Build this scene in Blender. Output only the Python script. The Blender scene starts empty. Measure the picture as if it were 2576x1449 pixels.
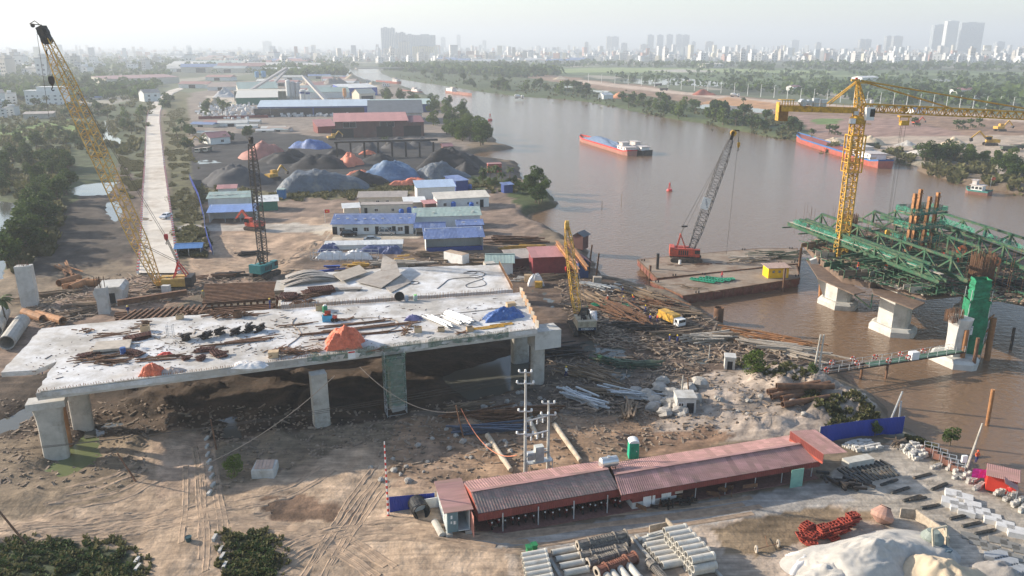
import bpy, math, random
import numpy as np
from mathutils import Vector as V, Matrix
R=math.radians;rnd=random.Random(7)
# ---------------- camera, world, sun, exposure ----------------
CAMZ=52.0;F=1950.0;PITCH=R(17.33);SP=math.sin(PITCH);CP=math.cos(PITCH)
SC=bpy.context.scene
cd=bpy.data.cameras.new('camera');cam=bpy.data.objects.new('camera',cd);SC.collection.objects.link(cam)
cam.location=(0,0,CAMZ);cam.rotation_euler=(R(90)-PITCH,0,0)
cd.sensor_width=36;cd.lens=36*F/2576;cd.clip_start=0.5;cd.clip_end=60000
SC.camera=cam
SUN_EL=22.0;SUN_AZ=(-0.963,0.27)          # direction towards the sun on the ground
w=bpy.data.worlds.new('World');SC.world=w;w.use_nodes=True
nt=w.node_tree;bgn=nt.nodes['Background'];sky=nt.nodes.new('ShaderNodeTexSky')
sky.sky_type='NISHITA';sky.sun_disc=False;sky.sun_elevation=R(SUN_EL)
sky.sun_rotation=math.atan2(SUN_AZ[0],SUN_AZ[1]);sky.dust_density=1.2;sky.air_density=1.0;sky.ozone_density=1.5;sky.altitude=0
nt.links.new(sky.outputs[0],bgn.inputs[0]);bgn.inputs[1].default_value=0.14
sl=bpy.data.lights.new('sun','SUN');so=bpy.data.objects.new('sun',sl);SC.collection.objects.link(so)
sl.energy=5.0;sl.angle=R(0.6);sl.color=(1.0,0.90,0.76)
ce=math.cos(R(SUN_EL));sd=V((SUN_AZ[0]*ce,SUN_AZ[1]*ce,math.sin(R(SUN_EL))))
so.rotation_euler=sd.to_track_quat('Z','Y').to_euler()
SC.view_settings.view_transform='Standard';SC.view_settings.look='None';SC.view_settings.gamma=1
SC.view_settings.exposure=0.8
SC.render.engine='CYCLES'
SC.cycles.volume_step_rate=4;SC.cycles.volume_max_steps=64
# ---------------- helpers ----------------
def g(u,v,z=2.0):
    "point of the place seen at overview pixel u,v when it lies at height z"
    a=(v-724.5)/F;dz=CAMZ-z
    y=dz*(CP-a*SP)/(SP+a*CP);zc=y*CP+dz*SP
    return V(((u-1288)*zc/F,y,z))
def ht(v,y):
    "height of something seen at row v and standing at distance y"
    a=math.atan((v-724.5)/F)+PITCH
    return CAMZ-y*math.tan(a)
def gy(u,v,y):
    z=ht(v,y);zc=y*CP+(CAMZ-z)*SP
    return V(((u-1288)*zc/F,y,z))
def topx(x,y,z=2.0):
    dz=CAMZ-z;zc=y*CP+dz*SP;return 1288+x*F/zc, 724.5+F*(dz*CP-y*SP)/zc
def _h(ix,iy,s):
    n=(ix.astype(np.int64)*374761393+iy.astype(np.int64)*668265263+s*1274126177)&0xffffffff
    n=((n^(n>>13))*1103515245)&0xffffffff;n=((n^(n>>16))*2246822519)&0xffffffff
    return ((n^(n>>15))&0xffff)/65535.0
def vn(x,y,s=0):
    x=np.asarray(x,float);y=np.asarray(y,float)
    ix=np.floor(x);iy=np.floor(y);fx=x-ix;fy=y-iy;fx=fx*fx*(3-2*fx);fy=fy*fy*(3-2*fy)
    a=_h(ix,iy,s);b=_h(ix+1,iy,s);c=_h(ix,iy+1,s);d=_h(ix+1,iy+1,s)
    return (a*(1-fx)+b*fx)*(1-fy)+(c*(1-fx)+d*fx)*fy
def fbm(x,y,s=0,o=4):
    t=0;a=.5;n=0
    for i in range(o):
        t=t+a*vn(x*2**i,y*2**i,s+i*17);n+=a;a*=.5
    return t/n
def pip(px,py,poly):
    ins=np.zeros(np.shape(px),bool);n=len(poly)
    for i in range(n):
        x1,y1=poly[i][:2];x2,y2=poly[(i+1)%n][:2]
        if y1==y2: continue
        c=((y1>py)!=(y2>py))&(px<(x2-x1)*(py-y1)/(y2-y1)+x1);ins^=c
    return ins
def pdist(px,py,poly):
    d=np.full(np.shape(px),1e9);n=len(poly)
    for i in range(n):
        x1,y1=poly[i][:2];x2,y2=poly[(i+1)%n][:2];dx=x2-x1;dy=y2-y1
        t=np.clip(((px-x1)*dx+(py-y1)*dy)/(dx*dx+dy*dy+1e-9),0,1)
        d=np.minimum(d,np.hypot(px-x1-t*dx,py-y1-t*dy))
    return d
COL=SC.collection.objects
class MB:
    def __init__(s): s.v=[];s.f=[];s.m=[];s.mi=0
    def add(s,vs,fs):
        b=len(s.v);s.v.extend([tuple(p) for p in vs]);s.f.extend([tuple(b+i for i in f) for f in fs]);s.m.extend([s.mi]*len(fs));return s
    def box(s,c,d,rz=0,tilt=None):
        x,y,z=d[0]/2,d[1]/2,d[2]/2;M=Matrix.Rotation(rz,3,'Z')
        if tilt is not None: M=M@tilt
        c=V(c);vs=[c+M@V((i*x,j*y,k*z)) for k in(-1,1) for j in(-1,1) for i in(-1,1)]
        return s.add(vs,[(0,2,3,1),(4,5,7,6),(0,1,5,4),(2,6,7,3),(0,4,6,2),(1,3,7,5)])
    def bx(s,x0,x1,y0,y1,z0,z1): return s.box(((x0+x1)/2,(y0+y1)/2,(z0+z1)/2),(abs(x1-x0),abs(y1-y0),abs(z1-z0)))
    def bar(s,a,b,w=.1,h=None):
        a=V(a);b=V(b);h=h or w;d=b-a
        if d.length<1e-5: return s
        d.normalize();up=V((0,0,1)) if abs(d.z)<.97 else V((1,0,0))
        r=d.cross(up).normalized()*w/2;q=r.cross(d).normalized()*h/2
        vs=[p+i*r+j*q for p in(a,b) for j in(-1,1) for i in(-1,1)]
        return s.add(vs,[(0,2,3,1),(4,5,7,6),(0,1,5,4),(2,6,7,3),(0,4,6,2),(1,3,7,5)])
    def ibeam(s,a,b,w=.3,h=.5,t=.04):
        a=V(a);b=V(b);u=V((0,0,1));
        s.bar(a+u*(h/2-t/2),b+u*(h/2-t/2),w,t);s.bar(a-u*(h/2-t/2),b-u*(h/2-t/2),w,t);return s.bar(a,b,t*1.2,h-2*t-.002)
    def tube(s,a,b,r0,r1=None,n=8,cap=True,inner=0):
        a=V(a);b=V(b);r1=r0 if r1 is None else r1;d=(b-a)
        if d.length<1e-5: return s
        d.normalize();up=V((0,0,1)) if abs(d.z)<.9 else V((1,0,0))
        e=d.cross(up).normalized();q=e.cross(d)
        def ring(p,r): return [p+(e*math.cos(2*math.pi*i/n)+q*math.sin(2*math.pi*i/n))*r for i in range(n)]
        if inner:
            vs=ring(a,r0)+ring(b,r1)+ring(a,inner)+ring(b,inner);fs=[]
            for i in range(n):
                j=(i+1)%n;fs+=[(i,n+i,n+j,j),(2*n+i,2*n+j,3*n+j,3*n+i),(i,j,2*n+j,2*n+i),(n+i,3*n+i,3*n+j,n+j)]
            return s.add(vs,fs)
        vs=ring(a,r0)+ring(b,r1);fs=[(i,n+i,n+(i+1)%n,(i+1)%n) for i in range(n)]
        if cap: fs+=[tuple(range(n)),tuple(range(2*n-1,n-1,-1))]
        return s.add(vs,fs)
    def path(s,pts,r,n=5):
        for a,b in zip(pts,pts[1:]): s.tube(a,b,r,r,n,False)
        return s
    def lathe(s,c,prof,n=16,sx=1,sy=1):
        c=V(c);vs=[];fs=[]
        for r,z in prof:
            for i in range(n):
                a=2*math.pi*(i+.5)/n;vs.append(c+V((r*sx*math.cos(a),r*sy*math.sin(a),z)))
        for k in range(len(prof)-1):
            for i in range(n):
                j=(i+1)%n;fs.append((k*n+i,k*n+j,k*n+n+j,k*n+n+i))
        if prof[0][0]>.01: fs.append(tuple(range(n-1,-1,-1)))
        if prof[-1][0]>.01: fs.append(tuple(range((len(prof)-1)*n,len(prof)*n)))
        return s.add(vs,fs)
    def loft(s,rings,cap=True):
        n=len(rings[0]);vs=[p for r in rings for p in r];fs=[]
        for k in range(len(rings)-1):
            for i in range(n):
                j=(i+1)%n;fs.append((k*n+i,k*n+j,k*n+n+j,k*n+n+i))
        if cap: fs+=[tuple(range(n-1,-1,-1)),tuple(range((len(rings)-1)*n,len(rings)*n))]
        return s.add(vs,fs)
    def prism(s,poly,z0,z1):
        n=len(poly);vs=[(p[0],p[1],z0) for p in poly]+[(p[0],p[1],z1) for p in poly]
        return s.add(vs,[tuple(range(n-1,-1,-1)),tuple(range(n,2*n))]+[(i,(i+1)%n,n+(i+1)%n,n+i) for i in range(n)])
    def quad(s,a,b,c,d): return s.add([a,b,c,d],[(0,1,2,3)])
    def slab(s,a,b,c,d,t=.05):
        a,b,c,d=map(V,(a,b,c,d));n=(b-a).cross(d-a).normalized()*t
        return s.add([a,b,c,d,a+n,b+n,c+n,d+n],[(0,3,2,1),(4,5,6,7),(0,1,5,4),(1,2,6,5),(2,3,7,6),(3,0,4,7)])
    def corr(s,a,b,c,d,pitch=.3,amp=.05,t=.03):
        "corrugated sheet a-b eave, d-c ridge;ridges run from eave to ridge"
        a,b,c,d=map(V,(a,b,c,d));n=(b-a).cross(d-a).normalized()
        k=max(2,int((b-a).length/pitch));vs=[];fs=[]
        for i in range(2*k+1):
            f=i/(2*k);o=n*(amp if i%2 else 0);p=a.lerp(b,f)+o;q=d.lerp(c,f)+o
            vs+=[p,q,p-n*t,q-n*t]
        for i in range(2*k):
            j=4*i;fs+=[(j,j+4,j+5,j+1),(j+2,j+3,j+7,j+6),(j,j+2,j+6,j+4),(j+1,j+5,j+7,j+3)]
        return s.add(vs,fs)
    def mesh(s,name,mats,smooth=False):
        me=bpy.data.meshes.new(name);me.from_pydata(s.v,[],s.f)
        for m in (mats if isinstance(mats,(list,tuple)) else [mats]): me.materials.append(m)
        if isinstance(mats,(list,tuple)) and len(mats)>1: me.polygons.foreach_set('material_index',s.m)
        if smooth: me.polygons.foreach_set('use_smooth',[True]*len(me.polygons))
        me.update();return me
    def obj(s,name,mats,parent=None,smooth=False,label=None,cat=None,group=None,kind=None,loc=None,rz=0):
        o=bpy.data.objects.new(name,s.mesh(name,mats,smooth));COL.link(o)
        if parent: o.parent=parent
        if loc is not None: o.location=loc
        if rz: o.rotation_euler=(0,0,rz)
        tag(o,label,cat,group,kind);return o
def tag(o,label=None,cat=None,group=None,kind=None):
    if label:o['label']=label
    if cat:o['category']=cat
    if group:o['group']=group
    if kind:o['kind']=kind
    return o
def T(name,label,cat,loc=(0,0,0),rz=0,group=None):
    o=bpy.data.objects.new(name,None);COL.link(o);o.location=loc;o.rotation_euler=(0,0,rz);o.empty_display_size=.3
    return tag(o,label,cat,group)
def mk(name,me,parent=None,loc=(0,0,0),rz=0,label=None,cat=None,group=None,kind=None,sc=None,rot=None):
    o=bpy.data.objects.new(name,me);COL.link(o);o.location=loc;o.rotation_euler=rot if rot else (0,0,rz)
    if parent:o.parent=parent
    if sc:o.scale=sc if isinstance(sc,(tuple,list)) else (sc,sc,sc)
    return tag(o,label,cat,group,kind)
KIDS={}
def dup(root,loc,rz=0,label=None,group=None,sc=None):
    kids=KIDS.get(root.name)
    if kids is None:
        kids=[(c,list(c.children)) for c in root.children];KIDS[root.name]=kids
    r=root.copy();COL.link(r);r.location=loc;r.rotation_euler=(0,0,rz)
    if sc: r.scale=sc if isinstance(sc,(tuple,list)) else (sc,sc,sc)
    if label:r['label']=label
    if group:r['group']=group
    for c,gs in kids:
        d=c.copy();COL.link(d);d.parent=r
        for q in gs:
            e=q.copy();COL.link(e);e.parent=d
    return r
class Rep:
    "first call places the prototype itself, later ones copies"
    def __init__(s,root): s.r=root;s.used=False;s.k=[(c,list(c.children)) for c in root.children];KIDS[root.name]=s.k
    def __call__(s,loc,rz=0,label=None,group=None,sc=None):
        if s.used: return dup(s.r,loc,rz,label,group,sc)
        s.used=True;r=s.r;r.location=loc;r.rotation_euler=(0,0,rz)
        if sc: r.scale=sc if isinstance(sc,(tuple,list)) else (sc,sc,sc)
        if label:r['label']=label
        if group:r['group']=group
        return r
# ---------------- materials ----------------
MATS={}
def hexc(h):
    r=[]
    for i in (0,2,4):
        c=int(h[i:i+2],16)/255;r.append(c/12.92 if c<=.04045 else ((c+.055)/1.055)**2.4)
    return tuple(r)
def mat(name,col,rough=.7,metal=0,var=.25,scale=1.5,dirt=None,dirtamt=.4,bump=0,bscale=8,stretch=(1,1,1),orand=.0,spec=.4,coord='Object',attr=None):
    if name in MATS: return MATS[name]
    if isinstance(col,str): col=hexc(col)
    m=bpy.data.materials.new(name);m.use_nodes=True;n=m.node_tree.nodes;l=m.node_tree.links;b=n['Principled BSDF']
    b.inputs['Roughness'].default_value=rough;b.inputs['Metallic'].default_value=metal;b.inputs['Specular IOR Level'].default_value=spec
    tc=n.new('ShaderNodeTexCoord');mp=n.new('ShaderNodeMapping');mp.inputs['Scale'].default_value=stretch;l.new(tc.outputs[coord],mp.inputs[0])
    oi=n.new('ShaderNodeObjectInfo');ad=n.new('ShaderNodeVectorMath');ad.operation='ADD';sc=n.new('ShaderNodeVectorMath');sc.operation='SCALE'
    cx=n.new('ShaderNodeCombineXYZ')
    for i in range(3): l.new(oi.outputs['Random'],cx.inputs[i])
    l.new(cx.outputs[0],sc.inputs[0]);sc.inputs['Scale'].default_value=37 if coord=='Object' else 0
    l.new(mp.outputs[0],ad.inputs[0]);l.new(sc.outputs[0],ad.inputs[1])
    no=n.new('ShaderNodeTexNoise');no.inputs['Scale'].default_value=scale;no.inputs['Detail'].default_value=5;no.inputs['Roughness'].default_value=.65;l.new(ad.outputs[0],no.inputs[0])
    mr=n.new('ShaderNodeMapRange');mr.inputs[1].default_value=.3;mr.inputs[2].default_value=.7;mr.inputs[3].default_value=1-var;mr.inputs[4].default_value=1+var;l.new(no.outputs[0],mr.inputs[0])
    hs=n.new('ShaderNodeMix');hs.data_type='RGBA';hs.blend_type='MULTIPLY';hs.inputs[0].default_value=1
    if attr:
        at=n.new('ShaderNodeAttribute');at.attribute_name=attr;l.new(at.outputs[0],hs.inputs[6])
    else: hs.inputs[6].default_value=(*col,1)
    v=mr.outputs[0]
    if orand:
        r2=n.new('ShaderNodeMapRange');r2.inputs[3].default_value=1-orand;r2.inputs[4].default_value=1+orand;l.new(oi.outputs['Random'],r2.inputs[0])
        mu=n.new('ShaderNodeMath');mu.operation='MULTIPLY';l.new(v,mu.inputs[0]);l.new(r2.outputs[0],mu.inputs[1]);v=mu.outputs[0]
    cc=n.new('ShaderNodeCombineColor')
    for i in range(3): l.new(v,cc.inputs[i])
    l.new(cc.outputs[0],hs.inputs[7]);out=hs.outputs[2]
    if dirt is not None:
        if isinstance(dirt,str): dirt=hexc(dirt)
        n2=n.new('ShaderNodeTexNoise');n2.inputs['Scale'].default_value=scale*.6;n2.inputs['Detail'].default_value=7;n2.inputs['Roughness'].default_value=.75;l.new(ad.outputs[0],n2.inputs[0])
        m2=n.new('ShaderNodeMapRange');m2.inputs[1].default_value=.62-dirtamt*.3;m2.inputs[2].default_value=.75-dirtamt*.15;m2.inputs[4].default_value=min(1,.5+dirtamt);l.new(n2.outputs[0],m2.inputs[0])
        mx=n.new('ShaderNodeMix');mx.data_type='RGBA';l.new(m2.outputs[0],mx.inputs[0]);l.new(out,mx.inputs[6]);mx.inputs[7].default_value=(*dirt,1);out=mx.outputs[2]
    l.new(out,b.inputs['Base Color'])
    if bump:
        n3=n.new('ShaderNodeTexNoise');n3.inputs['Scale'].default_value=bscale;n3.inputs['Detail'].default_value=6;l.new(ad.outputs[0],n3.inputs[0])
        bp=n.new('ShaderNodeBump');bp.inputs['Strength'].default_value=1;bp.inputs['Distance'].default_value=bump;l.new(n3.outputs[0],bp.inputs['Height']);l.new(bp.outputs[0],b.inputs['Normal'])
    MATS[name]=m;return m
CONC=mat('concrete',(.42,.39,.34),.85,var=.18,scale=.8,dirt=(.22,.19,.15),dirtamt=.35,bump=.01)
CONCN=mat('pale_concrete',(.52,.5,.46),.85,var=.15,scale=.5,dirt=(.3,.27,.22),dirtamt=.4,bump=.01)
DECKM=mat('deck_concrete',(.43,.395,.35),.9,var=.28,scale=.28,dirt=(.70,.69,.68),dirtamt=.62,bump=.01,bscale=2)
RUST=mat('rusty_steel',(.16,.085,.05),.8,.2,var=.45,scale=1.2,dirt=(.28,.14,.06),dirtamt=.4,orand=.25)
RUSTO=mat('orange_rust_steel',(.36,.17,.07),.75,.1,var=.35,scale=.8,dirt=(.16,.07,.03),dirtamt=.4,orand=.15)
DKST=mat('dark_steel',(.045,.04,.038),.6,.4,var=.4,scale=2,dirt=(.12,.08,.05),dirtamt=.35)
GALV=mat('galvanised_steel',(.55,.56,.56),.45,.5,var=.2,scale=2,orand=.15)
TIMB=mat('weathered_timber',(.20,.14,.09),.9,var=.45,scale=2.5,stretch=(.3,3,3),orand=.45,dirt=(.3,.24,.17),dirtamt=.3)
PLY=mat('pale_plywood',(.42,.36,.29),.85,var=.2,scale=.8,orand=.2,dirt=(.25,.19,.14),dirtamt=.3)
YEL=mat('yellow_paint',(.58,.33,.045),.5,.0,var=.3,scale=1.6,dirt=(.22,.13,.06),dirtamt=.45)
YELO=mat('ochre_boom_paint',(.55,.33,.07),.5,.0,var=.25,scale=.7,dirt=(.3,.17,.06),dirtamt=.35)
REDP=mat('red_paint',(.55,.035,.03),.45,var=.2,scale=1,dirt=(.2,.05,.03),dirtamt=.2)
REDO=mat('orange_red_paint',(.52,.075,.04),.5,var=.3,scale=1.5,dirt=(.2,.1,.07),dirtamt=.4)
BLUP=mat('blue_paint',(.03,.07,.32),.5,var=.2,scale=1,dirt=(.1,.12,.2),dirtamt=.2)
GREP=mat('green_steel_paint',(.018,.085,.042),.6,var=.4,scale=1.2,dirt=(.12,.12,.07),dirtamt=.55)
WHIP=mat('white_paint',(.74,.73,.70),.6,var=.1,scale=1,dirt=(.45,.41,.35),dirtamt=.25)
GLASS=mat('dark_window_glass',(.02,.025,.03),.08,.0,var=.2,spec=.8)
BLK=mat('black_rubber',(.02,.02,.02),.8,var=.3)
TREAD=mat('muddy_crawler_track',(.07,.055,.045),.9,var=.4,scale=3,dirt=(.2,.15,.1),dirtamt=.4)
TARPO=mat('orange_tarpaulin',(.66,.15,.07),.6,var=.3,scale=1.6,bump=.25,bscale=2.2)
TARPB=mat('blue_tarpaulin',(.05,.12,.33),.45,var=.4,scale=1.6,dirt=(.2,.3,.5),dirtamt=.3,bump=.3,bscale=2.2)
TARPG=mat('grey_blue_tarpaulin',(.095,.115,.14),.6,var=.35,scale=.3,dirt=(.2,.19,.16),dirtamt=.4,bump=.5,bscale=.8)
ROPE=mat('dark_wire_rope',(.05,.045,.04),.6,.3)
CABL=mat('pale_cable',(.4,.3,.22),.8)
# ---------------- terrain ----------------
LB=[(828,184),(870,192),(930,203),(1000,214),(1060,232),(1110,258),(1165,290),(1215,328),(1245,352),(1255,366),(1300,373),(1250,380),(1190,385),(1172,396),(1240,404),(1300,412),(1312,450),(1330,458),(1380,482),(1400,508),(1398,520),(1345,530),(1325,545),(1365,568),(1410,592),(1450,620),(1490,650),(1500,680),(1530,702),(1590,718),(1650,732),(1700,748),(1750,778),(1800,812),(1850,838),(1905,852),(1960,872),(2040,905),(2100,942),(2160,985),(2205,1018),(2250,1062),(2300,1090),(2340,1125),(2400,1172),(2480,1225),(2590,1285),(3000,1500)]
RB=[(4200,1500),(4200,1100),(3400,720),(2900,570),(2576,490),(2480,475),(2400,457),(2320,436),(2300,416),(2225,404),(2080,384),(2010,354),(1950,347),(1850,327),(1780,312),(1700,301),(1600,281),(1540,268),(1480,256),(1440,252),(1300,242),(1200,229),(1100,213),(1030,203),(985,195),(962,185),(958,177),(975,172.5),(900,173),(850,178)]
RIV=[g(u,v,0)[:2] for u,v in LB+RB]
PONDS={ # name: (poly px, water z)
 'left':([(-160,500),(20,508),(62,512),(72,530),(48,562),(26,590),(16,640),(8,700),(-160,740)],1.6),
 'roadside':([(180,478),(212,462),(250,459),(290,459),(282,474),(262,490),(225,493),(190,492)],1.6),
 'ditch':([(262,305),(285,300),(288,340),(302,350),(306,364),(255,362),(260,340)],1.6),
 'ditch2':([(268,508),(300,505),(304,540),(290,560),(266,530)],1.6),
 'far1':([(1555,200),(1730,197),(1855,212),(1800,218),(1640,213),(1558,207)],1.2),
 'far2':([(1742,265),(1790,260),(1960,277),(1915,285),(1750,272)],1.2),
 'far3':([(2452,228),(2500,229),(2562,241),(2520,247),(2470,239)],1.2),
 'far4':([(2337,199),(2380,198),(2430,205),(2370,206)],1.2),
 'far5':([(2185,262),(2260,262),(2300,268),(2210,270)],1.2),
 'far6':([(1380,216),(1450,217),(1440,221),(1390,221)],1.2),
 'far7':([(1480,226),(1540,228),(1530,235),(1490,231)],1.2),
 'bank':([(2245,386),(2300,384),(2345,388),(2300,395),(2250,394)],1.4),
 'pier':([(112,1180),(165,1140),(225,1090),(258,1095),(258,1125),(242,1160),(195,1190),(150,1196)],1.4),
 'mud1':([(1440,852),(1480,846),(1560,858),(1585,890),(1562,930),(1535,945),(1500,925),(1450,885)],1.88),
 'mud2':([(1645,905),(1700,878),(1765,885),(1745,915),(1700,915)],1.88),
 'mud3':([(1350,730),(1378,732),(1412,780),(1400,800),(1370,760)],1.88),
 'mud4':([(1112,548),(1190,542),(1192,552),(1160,558),(1120,556)],1.88),
 'pit':([(565,1058),(600,1052),(612,1075),(605,1098),(570,1095)],1.6),
 'pit2':([(330,1062),(300,1072),(262,1080),(255,1060)],1.5),
 'left2':([(-10,1060),(60,1030),(90,1035),(70,1062),(0,1085)],1.7),
 'shade':([(1100,950),(1240,905),(1330,880),(1345,960),(1290,985),(1180,1010)],1.2),
 'yard':([(480,404),(520,402),(545,408),(500,411)],1.85),
}
PW={k:([g(u,v,z)[:2] for u,v in p],z) for k,(p,z) in PONDS.items()}
MOUND=[] # u,v,r,h,  rough earth mounds in the ground itself
for u,v,r,h in [(1990,965,9,2.6),(2090,1000,8,2.2),(1900,1000,7,1.6),(1800,1010,7,1.0),(1850,1060,7,1.3),(1960,1080,7,1.2),(2080,1060,7,1.4),(2010,1030,6,1.5),(2165,1035,5,1.6),(1720,1050,4,.7),
  (1700,985,6,.8),(1240,1130,3,.5),(1130,1180,4,.5),(340,1110,3,.8),(700,1100,4,.8),(560,1120,3,.6),(430,1100,4,.9),(100,1250,5,.5),(60,820,5,.8),(120,700,8,.9),(60,720,6,.6),(800,620,8,.8),(560,600,8,.7),(740,660,7,.8),(470,690,4,.6),
  (330,560,10,.8),(250,620,12,.7),(390,1010,8,1.5),(520,980,8,1.4),(760,1010,7,1.4),(900,960,8,1.4),(1010,930,8,1.2),(700,960,8,1.4),(310,960,8,1.2),(640,1060,5,1.0),(450,1060,5,.8),(1060,1060,5,.6),(1180,1060,4,.5),(1380,1060,5,.7)]:
    p=g(u,v);MOUND.append((p.x,p.y,r,h))
FLAT=[[(1120,1250),(2000,1060),(2400,1120),(2800,1400),(2800,1600),(1250,1600),(1300,1370)],
      [(480,600),(800,600),(1210,660),(1250,560),(1240,460),(500,480)],[(355,300),(430,300),(450,700),(350,700)]]
FLW=[[g(u,v)[:2] for u,v in p] for p in FLAT]
def gh(x,y,fast=False):
    x=np.asarray(x,float);y=np.asarray(y,float)
    far=np.clip((y-300)/500,0,1)
    d=np.where(pip(x,y,RIV),-1,1)*pdist(x,y,RIV)
    bumpy=(fbm(x*.12,y*.12,3,4)-.5)*1.1+(fbm(x*.7,y*.7,9,3)-.5)*.32
    # wheel ruts: long ridges bending with the tracks
    q=x*.26+y*.965+6*vn(x*.03,y*.03,5);bumpy=bumpy+(vn(q*1.3,x*.02,6)-.5)*.28+(vn(q*3.1,x*.05,8)-.5)*.12
    for i,p in enumerate(FLW):
        m=pip(x,y,p);dd=pdist(x,y,p);s=np.where(m,np.clip(dd/3,0,1),0);bumpy=bumpy*(1-s*.93)
    h=2+bumpy*(1-far*.6)
    for mx,my,r,hh in MOUND:
        rr=np.hypot(x-mx,y-my)/r;k=np.clip(1-rr,0,1);k=k*k*(3-2*k)
        h=h+k*hh*(.25+1.5*np.abs(fbm(x*.3,y*.3,41,3)-.5)*1.6+.5*fbm(x*1.3,y*1.3,43,3)-.1)
    for poly,z in PW.values():
        xs=[p[0] for p in poly];ys=[p[1] for p in poly];m=(x>min(xs)-8)&(x<max(xs)+8)&(y>min(ys)-8)&(y<max(ys)+8)
        if not np.any(m): continue
        di=np.where(pip(x,y,poly),-1,1)*pdist(x,y,poly)
        sc=np.where(y>500,12,1.6 if z<1.8 else 1.1)
        k=np.clip(.5-di/sc/2+(fbm(x*.5,y*.5,77,3)-.5)*(1.2 if z>1.8 else .6),0,1)
        if z>1.8: tgt=z-.06+(fbm(x*.45+y*.15,y*.9,31,3)-.42)*.55
        else: tgt=z-.5
        h=np.where(m,h*(1-k)+tgt*k,h)
    sc=np.where(y>600,14,5.0)
    dn=d+(fbm(x*.15,y*.15,21,3)-.5)*np.where(y>600,10,4.5)
    k=np.clip(.5+dn/sc/1.6,0,1);k=k*k*(3-2*k)
    h=np.where(np.abs(d)<sc*3, h*k+(-1.6)*(1-k),np.where(d<0,-1.6,h))
    return h
def gg(u,v,dz=0.0):
    p=g(u,v);z=float(gh(np.array([p.x]),np.array([p.y]))[0])
    for _ in range(2):
        p=g(u,v,z);z=float(gh(np.array([p.x]),np.array([p.y]))[0])
    return V((p.x,p.y,z+dz))
def gz(x,y): return float(gh(np.array([x]),np.array([y]))[0])
NY=760;NX=430
ys=38*(22000/38)**(np.linspace(0,1,NY));tt=np.linspace(-1.25,1.25,NX)
Y,Tt=np.meshgrid(ys,tt,indexing='ij');X=Y*Tt
Z=gh(X,Y);Z=np.where(Y>3000,1.2,Z)
U,Vv=topx(X,Y,2.0)
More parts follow.
